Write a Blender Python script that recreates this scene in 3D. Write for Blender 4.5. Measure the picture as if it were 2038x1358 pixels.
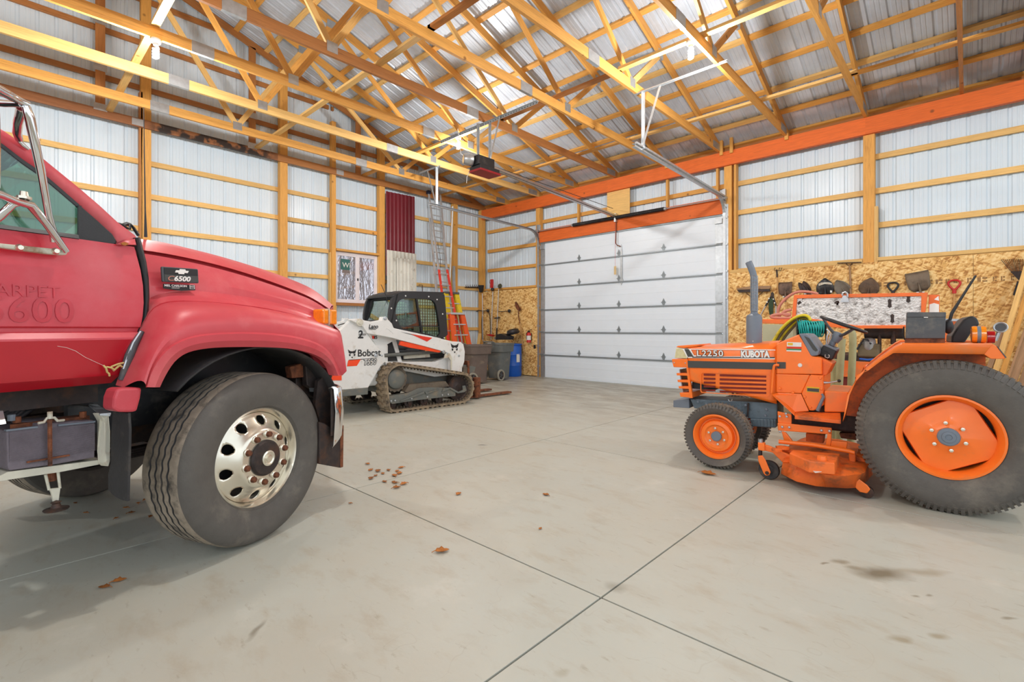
import bpy, math, random
from mathutils import Vector, Matrix, noise
random.seed(7)
S = bpy.context.scene
for o in list(bpy.data.objects): bpy.data.objects.remove(o)
V = Vector
R = math.radians
# ------------------------------------------------------------------ camera
CAMH = 1.315; TH = R(43.2); F = 970.0; CX = 1019.0; CY = 655.0
cd = bpy.data.cameras.new('camera'); cam = bpy.data.objects.new('camera', cd)
S.collection.objects.link(cam); cam.location = (0, 0, CAMH); cam.rotation_euler = (R(90), 0, TH)
cd.sensor_width = 36; cd.lens = F/2038*36; cd.shift_y = -24/2038; cd.clip_start = .05; cd.clip_end = 300
S.camera = cam
# ------------------------------------------------------------------ world, lights, exposure
w = bpy.data.worlds.new('world'); S.world = w; w.use_nodes = True
bg = w.node_tree.nodes['Background']; bg.inputs[0].default_value = (.86, .93, 1, 1); bg.inputs[1].default_value = 1.3
S.view_settings.view_transform = 'Standard'; S.view_settings.look = 'None'; S.view_settings.exposure = .24
S.view_settings.gamma = 1; S.view_settings.use_curve_mapping = False
BULBS = [(-7.31, 6.25, 4.80, 1), (-2.66, 6.25, 4.80, 1), (-7.40, 1.39, 4.74, 1), (-2.66, 1.39, 4.80, 0), (1.9, 6.25, 4.8, 0),
         (1.9, -3.4, 4.8, 0), (-2.66, -3.4, 4.8, 0), (-7.4, -3.4, 4.8, 0)]
for i, (x, y, z, vis) in enumerate(BULBS):
    l = bpy.data.lights.new('bulb_light', 'POINT'); l.energy = 150; l.color = (1, .975, .95); l.shadow_soft_size = .06
    o = bpy.data.objects.new('bulb_light', l); S.collection.objects.link(o); o.location = (x, y, z-.17)
# ------------------------------------------------------------------ projection helpers (pixels measured in the photograph -> metres)
FW = (-math.sin(TH), math.cos(TH)); RT = (math.cos(TH), math.sin(TH))
def ray(px, py):
    t = (px-CX)/F
    return (FW[0]+t*RT[0], FW[1]+t*RT[1], -(py-CY)/F)
def hit(px, py, ax, v):
    d = ray(px, py); o = (0, 0, CAMH); k = (v-o[ax])/d[ax]
    return V(tuple(o[i]+k*d[i] for i in range(3)))
def atY(px, py, y): return hit(px, py, 1, y)
def atX(px, py, x): return hit(px, py, 0, x)
def atZ(px, py, z): return hit(px, py, 2, z)
class Frame:
    """local frame of a vehicle: x forward, y to its left, z up"""
    def __init__(s, theta, px, py, dist, yl, xl=0):
        s.h = math.pi/2+TH-theta; s.c = math.cos(s.h); s.s = math.sin(s.h); s.o = (0, 0)
        d = s.ld(ray(px, py)); k = dist/abs(d[1]); ox, oy = k*d[0]-xl, k*d[1]-yl
        s.o = (ox*s.c-oy*s.s, ox*s.s+oy*s.c)
    def ld(s, d): return (d[0]*s.c+d[1]*s.s, -d[0]*s.s+d[1]*s.c, d[2])
    def lp(s, p):
        x, y = p[0]-s.o[0], p[1]-s.o[1]; return (x*s.c+y*s.s, -x*s.s+y*s.c, p[2])
    def at(s, px, py, ax, v):
        o = s.lp((0, 0, CAMH)); d = s.ld(ray(px, py)); k = (v-o[ax])/d[ax]
        return V(tuple(o[i]+k*d[i] for i in range(3)))
    def y(s, px, py, v): return s.at(px, py, 1, v)
    def x(s, px, py, v): return s.at(px, py, 0, v)
    def z(s, px, py, v): return s.at(px, py, 2, v)
# ------------------------------------------------------------------ materials
def lin(c):
    return tuple(((v/255)/12.92 if v/255 <= .04045 else ((v/255+.055)/1.055)**2.4) for v in c)
MATS = {}
def mat(name, rgb, rough=.5, metal=0., var=.12, scale=6., dirt=None, bump=0., bscale=60., stretch=(1, 1, 1), rnd=0., emit=0, coat=0, spec=.5):
    """procedural: base colour modulated by noise, optional dirt (rgb, amount, scale), bump"""
    m = bpy.data.materials.new(name); m.use_nodes = True; nt = m.node_tree; N = nt.nodes; L = nt.links
    b = N['Principled BSDF']; b.inputs['Roughness'].default_value = rough; b.inputs['Metallic'].default_value = metal
    b.inputs['Specular IOR Level'].default_value = spec
    if coat: b.inputs['Coat Weight'].default_value = coat; b.inputs['Coat Roughness'].default_value = .15
    c = lin(rgb)
    tc = N.new('ShaderNodeTexCoord'); mp = N.new('ShaderNodeMapping'); L.new(tc.outputs['Object'], mp.inputs[0]); mp.inputs['Scale'].default_value = stretch
    vec = mp.outputs[0]
    oi = N.new('ShaderNodeObjectInfo')
    if rnd:
        ad = N.new('ShaderNodeVectorMath'); ad.operation = 'MULTIPLY_ADD'; L.new(oi.outputs['Random'], ad.inputs[0]); ad.inputs[1].default_value = (37, 91, 53); L.new(vec, ad.inputs[2]); vec = ad.outputs[0]
    n = N.new('ShaderNodeTexNoise'); n.inputs['Scale'].default_value = scale; n.inputs['Detail'].default_value = 5; n.inputs['Roughness'].default_value = .6; L.new(vec, n.inputs['Vector'])
    r = N.new('ShaderNodeMapRange'); r.inputs['From Min'].default_value = .3; r.inputs['From Max'].default_value = .7
    r.inputs['To Min'].default_value = 1-var; r.inputs['To Max'].default_value = 1+var; L.new(n.outputs[0], r.inputs[0])
    val = r.outputs[0]
    if rnd:
        r2 = N.new('ShaderNodeMapRange'); r2.inputs['To Min'].default_value = 1-rnd; r2.inputs['To Max'].default_value = 1+rnd*.6; L.new(oi.outputs['Random'], r2.inputs[0])
        mu = N.new('ShaderNodeMath'); mu.operation = 'MULTIPLY'; L.new(val, mu.inputs[0]); L.new(r2.outputs[0], mu.inputs[1]); val = mu.outputs[0]
    vm = N.new('ShaderNodeVectorMath'); vm.operation = 'SCALE'; vm.inputs[0].default_value = c; L.new(val, vm.inputs['Scale'])
    col = vm.outputs[0]
    if dirt:
        n2 = N.new('ShaderNodeTexNoise'); n2.inputs['Scale'].default_value = dirt[2]; n2.inputs['Detail'].default_value = 8; n2.inputs['Roughness'].default_value = .65; L.new(vec, n2.inputs['Vector'])
        r3 = N.new('ShaderNodeMapRange'); r3.inputs['From Min'].default_value = .62-dirt[1]*.35; r3.inputs['From Max'].default_value = .80-dirt[1]*.25; L.new(n2.outputs[0], r3.inputs[0])
        mx = N.new('ShaderNodeMix'); mx.data_type = 'RGBA'; L.new(r3.outputs[0], mx.inputs[0]); L.new(col, mx.inputs[6]); mx.inputs[7].default_value = (*lin(dirt[0]), 1); col = mx.outputs[2]
    L.new(col, b.inputs['Base Color'])
    if bump:
        nb = N.new('ShaderNodeTexNoise'); nb.inputs['Scale'].default_value = bscale; nb.inputs['Detail'].default_value = 4; L.new(vec, nb.inputs['Vector'])
        bu = N.new('ShaderNodeBump'); bu.inputs['Strength'].default_value = bump; bu.inputs['Distance'].default_value = .01; L.new(nb.outputs[0], bu.inputs['Height']); L.new(bu.outputs[0], b.inputs['Normal'])
    if emit:
        b.inputs['Emission Color'].default_value = (*c, 1); b.inputs['Emission Strength'].default_value = emit
    m['vec'] = 1
    MATS[name] = m
    return m
def woodmat(name, rgb, dark, rnd=.18, knots=True, mold=0):
    m = mat(name, rgb, rough=.62, var=.14, scale=3.5, stretch=(1.2, 22, 22), rnd=rnd, dirt=(dark, .12, 2.0), bump=.25, bscale=6)
    if knots:
        nt = m.node_tree; N = nt.nodes; L = nt.links; b = N['Principled BSDF']
        src = b.inputs['Base Color'].links[0].from_socket
        tc = N.new('ShaderNodeTexCoord'); vo = N.new('ShaderNodeTexVoronoi'); vo.inputs['Scale'].default_value = 2.6
        oi = N.new('ShaderNodeObjectInfo'); ad = N.new('ShaderNodeVectorMath'); ad.operation = 'MULTIPLY_ADD'
        L.new(oi.outputs['Random'], ad.inputs[0]); ad.inputs[1].default_value = (17, 31, 13); L.new(tc.outputs['Object'], ad.inputs[2]); L.new(ad.outputs[0], vo.inputs['Vector'])
        r = N.new('ShaderNodeMapRange'); r.inputs['From Min'].default_value = .035; r.inputs['From Max'].default_value = .09; r.inputs['To Min'].default_value = .75; r.inputs['To Max'].default_value = 0; L.new(vo.outputs['Distance'], r.inputs[0])
        mx = N.new('ShaderNodeMix'); mx.data_type = 'RGBA'; L.new(r.outputs[0], mx.inputs[0]); L.new(src, mx.inputs[6]); mx.inputs[7].default_value = (*lin((104, 58, 24)), 1)
        L.new(mx.outputs[2], b.inputs['Base Color'])
    return m
def glassmat(name, tint, gloss=.12, rough=.03):
    m = bpy.data.materials.new(name); m.use_nodes = True; nt = m.node_tree; N = nt.nodes; L = nt.links
    out = N['Material Output']; N.remove(N['Principled BSDF'])
    t = N.new('ShaderNodeBsdfTransparent'); t.inputs[0].default_value = (*lin(tint), 1)
    g = N.new('ShaderNodeBsdfGlossy'); g.inputs['Roughness'].default_value = rough
    no = N.new('ShaderNodeTexNoise'); no.inputs['Scale'].default_value = 3
    lw = N.new('ShaderNodeLayerWeight'); lw.inputs[0].default_value = .35
    mr = N.new('ShaderNodeMapRange'); mr.inputs['To Min'].default_value = gloss*.6; mr.inputs['To Max'].default_value = .6; L.new(lw.outputs['Facing'], mr.inputs[0])
    mx = N.new('ShaderNodeMixShader'); L.new(mr.outputs[0], mx.inputs[0]); L.new(t.outputs[0], mx.inputs[1]); L.new(g.outputs[0], mx.inputs[2]); L.new(mx.outputs[0], out.inputs[0])
    MATS[name] = m; return m
# wood
PINE = woodmat('pine', (220, 162, 80), (166, 102, 42), rnd=.10)
PINE_D = woodmat('pine_dark', (178, 118, 62), (112, 68, 36))
PINE_L = woodmat('pine_light', (228, 186, 114), (190, 140, 78), rnd=.12)
HEADER = woodmat('treated_header', (222, 104, 34), (176, 70, 22), rnd=.05)
OLDWOOD = woodmat('old_board', (168, 132, 96), (96, 70, 52))
HANDLE = woodmat('ash_handle', (196, 150, 92), (120, 84, 50), knots=False)
# metals & coatings
SIDING = mat('white_siding', (212, 227, 238), .32, .0, .03, 1.5, bump=.03, bscale=9, rnd=.025)
SIDING_D = mat('primer_siding', (176, 178, 176), .45, .0, .05, 1.5, rnd=.02)
ROOF = mat('galvalume_roof', (198, 208, 220), .32, .12, .10, 2.2, bump=.05, bscale=7, stretch=(1, 1, 1), rnd=.10)
MAROON = mat('maroon_siding', (112, 28, 42), .35, 0, .06, 3, bump=.05, bscale=9)
STRUTM = mat('strut_steel', (138, 146, 150), .45, .5, .08, 12)
GALV = mat('galvanised_steel', (186, 192, 196), .36, .75, .12, 14, rnd=.05)
STEEL = mat('bright_steel', (200, 202, 204), .28, .9, .06, 10)
CHROME = mat('chrome', (225, 226, 228), .08, 1, .03, 8)
ALU = mat('polished_aluminium', (228, 222, 206), .27, .85, .07, 5, dirt=((150, 138, 112), .12, 7))
ALU_L = mat('ladder_aluminium', (200, 204, 206), .4, .6, .06, 8)
RUST = mat('rusty_iron', (132, 78, 50), .8, .2, .25, 30, dirt=((70, 44, 34), .5, 18), bump=.5)
IRON = mat('dark_iron', (66, 58, 56), .6, .5, .2, 18, dirt=((96, 66, 50), .35, 9), bump=.2)
BLACK = mat('black_plastic', (36, 37, 40), .45, 0, .1, 20, bump=.08, bscale=200)
BLACKM = mat('black_metal', (44, 45, 48), .4, .3, .12, 12, dirt=((92, 86, 80), .2, 6))
DGREY = mat('dark_grey_plastic', (78, 82, 86), .55, 0, .1, 10, dirt=((120, 114, 104), .25, 5))
GREY = mat('grey_paint', (112, 122, 134), .42, 0, .06, 8)
CREAM = mat('cream_paint', (206, 204, 188), .5, 0, .1, 8, dirt=((142, 100, 62), .3, 7))
WHITE = mat('white_paint', (226, 228, 226), .35, 0, .04, 6, dirt=((172, 160, 140), .12, 5))
DOORW = mat('door_white', (224, 234, 243), .38, 0, .015, 3, bump=.03, bscale=30)
RED = mat('red_paint', (196, 34, 32), .35, 0, .08, 8)
YELLOW = mat('yellow_fibreglass', (228, 200, 40), .5, 0, .08, 8, dirt=((150, 128, 50), .2, 8))
ORANGE_L = mat('orange_fibreglass', (232, 92, 34), .5, 0, .08, 8)
REDORANGE_L = mat('red_fibreglass', (214, 58, 42), .5, 0, .08, 8)
BLUE = mat('blue_plastic', (24, 92, 190), .4, 0, .07, 5)
RUBBER = mat('tyre_rubber', (90, 86, 81), .72, 0, .10, 14, dirt=((124, 117, 106), .22, 3), bump=.2, bscale=90)
TREAD = mat('tyre_tread', (148, 136, 120), .85, 0, .18, 20, dirt=((64, 60, 56), .35, 12), bump=.2)
RUBBER_D = mat('black_rubber', (48, 47, 48), .7, 0, .15, 12, dirt=((92, 84, 76), .25, 7), bump=.15)
TRUCKRED = mat('faded_truck_paint', (196, 44, 60), .36, 0, .12, 2.2, dirt=((206, 82, 92), .45, 1.6), spec=.5, coat=.12)
TRUCKRED_T = mat('fender_truck_paint', (202, 70, 80), .40, 0, .08, 2.5, dirt=((214, 104, 108), .42, 2.0), spec=.5)
TRUCKRED_D = mat('glossy_truck_paint', (178, 16, 34), .3, 0, .08, 3, coat=.25)
GHOST = mat('ghost_lettering', (194, 50, 64), .36, 0, .14, 14, coat=.12)
AMBER = mat('amber_lens', (244, 140, 20), .15, 0, .15, 30, coat=.6)
TAILRED = mat('red_lens', (176, 14, 22), .2, 0, .1, 30, coat=.5)
ORANGE = mat('tractor_orange', (250, 122, 38), .34, 0, .06, 4, dirt=((226, 128, 66), .2, 5), coat=.15)
ORANGE_D = mat('worn_orange', (238, 112, 40), .5, 0, .12, 7, dirt=((140, 84, 52), .34, 6), bump=.15)
ORANGE_C = mat('compressor_orange', (236, 112, 44), .45, 0, .08, 4, dirt=((196, 116, 70), .22, 6))
BOBORANGE = mat('bright_orange', (244, 74, 22), .4, 0, .05, 6)
BOBGREY = mat('loader_grey', (104, 108, 104), .5, .1, .1, 8, dirt=((140, 126, 104), .3, 6))
TRACKM = mat('track_rubber', (150, 134, 110), .85, 0, .2, 16, dirt=((72, 64, 58), .4, 8), bump=.4)
MUD = mat('muddy_steel', (112, 102, 88), .75, .1, .2, 14, dirt=((74, 64, 56), .4, 7), bump=.3)
TEAL = mat('teal_cable', (22, 164, 158), .45, 0, .1, 20)
HOSE_P = mat('pink_hose', (196, 128, 110), .6, 0, .1, 10)
HOSE_Y = mat('yellow_hose', (214, 192, 34), .5, 0, .12, 12, dirt=((140, 120, 40), .3, 9))
HOSE_G = mat('grey_green_hose', (168, 164, 120), .6, 0, .1, 10)
HOSE_B = mat('brown_hose', (112, 98, 72), .6, 0, .1, 10)
FOIL = mat('foil_insulation', (214, 214, 212), .35, .5, .12, 18, dirt=((104, 98, 92), .36, 16), bump=1.0, bscale=38)
CONCDARK = mat('joint_dark', (66, 60, 54), .9)
BATT = mat('battery_case', (112, 104, 112), .7, 0, .12, 30, bump=.3, bscale=120)
CLOTH = mat('dark_tarp', (66, 54, 52), .9, 0, .2, 10, bump=.6, bscale=12)
BARK = mat('bark', (164, 148, 140), .9, 0, .2, 20, bump=.4)
LEAF = mat('dry_leaf', (170, 104, 44), .8, 0, .3, 60, rnd=.4)
PAPER = mat('label_paper', (226, 226, 220), .6, 0, .04, 30)
INK = mat('ink_black', (26, 26, 28), .5, 0, .02)
DECALW = mat('decal_white', (236, 236, 232), .4, 0, .02)
DECALR = mat('decal_red', (222, 52, 28), .4, 0, .04)
DECALG = mat('decal_green', (40, 140, 84), .4, 0, .04)
DECALY = mat('decal_yellow', (224, 180, 30), .4, 0, .04)
CHARC = mat('charcoal_strip', (66, 68, 66), .5, 0, .05)
BULBM = mat('bulb_glow', (255, 250, 240), .4, 0, 0, emit=9)
GLASS_T = glassmat('green_cab_glass', (206, 230, 220), .10)
GLASS_W = glassmat('window_glass', (238, 236, 240), .04)
BLUEFILM = glassmat('blue_shade_band', (30, 120, 150), .1)
HEADLAMP = mat('lamp_lens', (222, 214, 168), .15, .1, .12, 30, coat=.6)
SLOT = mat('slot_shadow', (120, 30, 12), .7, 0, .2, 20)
GROUND = mat('outside_ground', (150, 138, 116), .95, 0, .25, 1.5)

def osbmat():
    m = bpy.data.materials.new('osb'); m.use_nodes = True; nt = m.node_tree; N = nt.nodes; L = nt.links; b = N['Principled BSDF']; b.inputs['Roughness'].default_value = .7
    tc = N.new('ShaderNodeTexCoord'); n0 = N.new('ShaderNodeTexNoise'); n0.inputs['Scale'].default_value = 3; L.new(tc.outputs['Object'], n0.inputs['Vector'])
    outs = []
    for k, (rot, sc) in enumerate(((.30, (9, 9, 42)), (-.45, (10, 10, 38)), (1.1, (12, 12, 46)))):
        mp = N.new('ShaderNodeMapping'); mp.inputs['Scale'].default_value = sc; mp.inputs['Location'].default_value = (k*3.1, 0, k*1.7); vr = N.new('ShaderNodeVectorRotate'); vr.rotation_type = 'Y_AXIS'; vr.inputs['Angle'].default_value = rot; L.new(tc.outputs['Object'], vr.inputs['Vector']); L.new(vr.outputs[0], mp.inputs[0])
        v = N.new('ShaderNodeTexVoronoi'); v.inputs['Scale'].default_value = 1.0; L.new(mp.outputs[0], v.inputs['Vector']); outs.append(v.outputs['Color'])
    bw = []
    for c in outs:
        s = N.new('ShaderNodeSeparateColor'); L.new(c, s.inputs[0]); bw.append(s.outputs[0])
    a = N.new('ShaderNodeMath'); a.operation = 'ADD'; L.new(bw[0], a.inputs[0]); L.new(bw[1], a.inputs[1])
    a2 = N.new('ShaderNodeMath'); a2.operation = 'ADD'; L.new(a.outputs[0], a2.inputs[0]); L.new(bw[2], a2.inputs[1])
    cr = N.new('ShaderNodeValToRGB'); e = cr.color_ramp.elements
    e[0].position = .25; e[0].color = (*lin((176, 122, 60)), 1); e[1].position = .8; e[1].color = (*lin((246, 214, 150)), 1)
    x = e.new(.5); x.color = (*lin((228, 180, 106)), 1)
    dv = N.new('ShaderNodeMath'); dv.operation = 'MULTIPLY'; dv.inputs[1].default_value = .36; L.new(a2.outputs[0], dv.inputs[0]); L.new(dv.outputs[0], cr.inputs[0]); L.new(cr.outputs[0], b.inputs['Base Color'])
    bu = N.new('ShaderNodeBump'); bu.inputs['Strength'].default_value = .3; bu.inputs['Distance'].default_value = .004; L.new(a2.outputs[0], bu.inputs['Height']); L.new(bu.outputs[0], b.inputs['Normal'])
    return m
OSB = osbmat()
def moldwood():
    m = woodmat('stained_chord', (150, 96, 56), (88, 54, 34), rnd=.02)
    nt = m.node_tree; N = nt.nodes; L = nt.links; b = N['Principled BSDF']; src = b.inputs['Base Color'].links[0].from_socket
    tc = N.new('ShaderNodeTexCoord'); n = N.new('ShaderNodeTexNoise'); n.inputs['Scale'].default_value = 5; n.inputs['Detail'].default_value = 6; L.new(tc.outputs['Object'], n.inputs['Vector'])
    sx = N.new('ShaderNodeSeparateXYZ'); L.new(tc.outputs['Object'], sx.inputs[0])
    w1 = N.new('ShaderNodeMapRange'); w1.inputs['From Min'].default_value = 1.4; w1.inputs['From Max'].default_value = 1.6; L.new(sx.outputs[0], w1.inputs[0])
    w2 = N.new('ShaderNodeMapRange'); w2.inputs['From Min'].default_value = 3.75; w2.inputs['From Max'].default_value = 3.4; L.new(sx.outputs[0], w2.inputs[0])
    r = N.new('ShaderNodeMapRange'); r.inputs['From Min'].default_value = .42; r.inputs['From Max'].default_value = .52; L.new(n.outputs[0], r.inputs[0])
    m1 = N.new('ShaderNodeMath'); m1.operation = 'MULTIPLY'; L.new(w1.outputs[0], m1.inputs[0]); L.new(w2.outputs[0], m1.inputs[1])
    m2 = N.new('ShaderNodeMath'); m2.operation = 'MULTIPLY'; L.new(m1.outputs[0], m2.inputs[0]); L.new(r.outputs[0], m2.inputs[1])
    mx = N.new('ShaderNodeMix'); mx.data_type = 'RGBA'; L.new(m2.outputs[0], mx.inputs[0]); L.new(src, mx.inputs[6]); mx.inputs[7].default_value = (*lin((44, 32, 26)), 1); L.new(mx.outputs[2], b.inputs['Base Color'])
    return m
MOLD = moldwood()
def floormat():
    m = mat('concrete', (184, 186, 175), .45, 0, .035, 1.3, bump=.06, bscale=45)
    nt = m.node_tree; N = nt.nodes; L = nt.links; b = N['Principled BSDF']; col = b.inputs['Base Color'].links[0].from_socket
    geo = N.new('ShaderNodeNewGeometry'); pos = geo.outputs['Position']
    def mixin(fac, rgb):
        nonlocal col
        mx = N.new('ShaderNodeMix'); mx.data_type = 'RGBA'; L.new(fac, mx.inputs[0]); L.new(col, mx.inputs[6]); mx.inputs[7].default_value = (*lin(rgb), 1); col = mx.outputs[2]
    def nz(sc, lo, hi, amt, stretch=(1, 1, 1), rot=0, detail=6):
        mp = N.new('ShaderNodeMapping'); mp.inputs['Scale'].default_value = stretch; mp.inputs['Rotation'].default_value = (0, 0, rot); L.new(pos, mp.inputs[0])
        n = N.new('ShaderNodeTexNoise'); n.inputs['Scale'].default_value = sc; n.inputs['Detail'].default_value = detail; n.inputs['Roughness'].default_value = .65; L.new(mp.outputs[0], n.inputs['Vector'])
        r = N.new('ShaderNodeMapRange'); r.inputs['From Min'].default_value = lo; r.inputs['From Max'].default_value = hi; r.inputs['To Max'].default_value = amt; L.new(n.outputs[0], r.inputs[0]); return r.outputs[0]
    mixin(nz(.8, .42, .7, .42), (184, 172, 150))
    mixin(nz(3.5, .52, .72, .5, (1, 2.2, 1), .6), (166, 154, 132))
    mixin(nz(9, .61, .72, .5, (1, 3, 1), .9), (146, 134, 114))
    mixin(nz(2.2, .58, .8, .4), (220, 216, 204))
    mixin(nz(42, .72, .76, .55, (1, 1.7, 1), .3), (96, 84, 66))
    # patchy darker brown, stronger towards the overhead door
    sx = N.new('ShaderNodeSeparateXYZ'); L.new(pos, sx.inputs[0])
    r = N.new('ShaderNodeMapRange'); r.inputs['From Min'].default_value = 5.0; r.inputs['From Max'].default_value = 8.5; L.new(sx.outputs[1], r.inputs[0])
    d = nz(1.6, .38, .62, .75, (1, 2.4, 1)); mu = N.new('ShaderNodeMath'); mu.operation = 'MULTIPLY'; L.new(r.outputs[0], mu.inputs[0]); L.new(d, mu.inputs[1]); mixin(mu.outputs[0], (128, 116, 98))
    # oil marks and blotches with a shape of their own
    nd = N.new('ShaderNodeTexNoise'); nd.inputs['Scale'].default_value = 9; L.new(pos, nd.inputs['Vector'])
    for (px, py, a, bb, amt, rgb) in ((1752, 1142, .15, .085, .8, (104, 90, 62)), (1840, 1140, .15, .05, .5, (140, 126, 96)), (1668, 1118, .06, .03, .6, (120, 108, 80)), (1700, 1130, .06, .03, .5, (120, 108, 80)),
                                     (1226, 1170, .055, .055, .45, (122, 112, 94)), (1790, 1272, .05, .03, .6, (140, 124, 90)), (1868, 1266, .05, .03, .6, (140, 124, 90)), (508, 1255, .02, .08, .6, (110, 98, 78)),
                                     (1822, 1186, .022, .014, .6, (118, 108, 84)), (1848, 1184, .02, .012, .6, (118, 108, 84)), (1642, 1122, .03, .015, .7, (110, 100, 76)), (960, 886, .06, .03, .75, (60, 54, 44)), (2008, 1230, .04, .018, .6, (110, 100, 76)), (1121, 1339, .03, .02, .4, (150, 138, 110))):
        p = atZ(px, py, 0)
        ml = N.new('ShaderNodeVectorMath'); ml.operation = 'MULTIPLY_ADD'; L.new(nd.outputs['Color'], ml.inputs[0]); ml.inputs[1].default_value = (.07, .07, 0); L.new(pos, ml.inputs[2])
        mp = N.new('ShaderNodeMapping'); mp.vector_type = 'TEXTURE'; mp.inputs['Location'].default_value = (p.x+.035, p.y+.035, 0); mp.inputs['Rotation'].default_value = (0, 0, TH); mp.inputs['Scale'].default_value = (a, bb, 1); L.new(ml.outputs[0], mp.inputs[0])
        le = N.new('ShaderNodeVectorMath'); le.operation = 'LENGTH'; L.new(mp.outputs[0], le.inputs[0])
        r = N.new('ShaderNodeMapRange'); r.inputs['From Min'].default_value = 1.15; r.inputs['From Max'].default_value = .35; r.inputs['To Max'].default_value = amt; L.new(le.outputs['Value'], r.inputs[0]); mixin(r.outputs[0], rgb)
    # hairline cracks
    nw = N.new('ShaderNodeTexNoise'); nw.inputs['Scale'].default_value = 1.1; nw.inputs['Detail'].default_value = 3; L.new(pos, nw.inputs['Vector'])
    sb = N.new('ShaderNodeMath'); sb.operation = 'SUBTRACT'; sb.inputs[1].default_value = .5; L.new(nw.outputs[0], sb.inputs[0])
    ab = N.new('ShaderNodeMath'); ab.operation = 'ABSOLUTE'; L.new(sb.outputs[0], ab.inputs[0])
    r = N.new('ShaderNodeMapRange'); r.inputs['From Min'].default_value = .0012; r.inputs['From Max'].default_value = .0; r.inputs['To Max'].default_value = .16; L.new(ab.outputs[0], r.inputs[0]); mixin(r.outputs[0], (140, 128, 108))
    L.new(col, b.inputs['Base Color'])
    return m
CONC = floormat()
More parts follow.
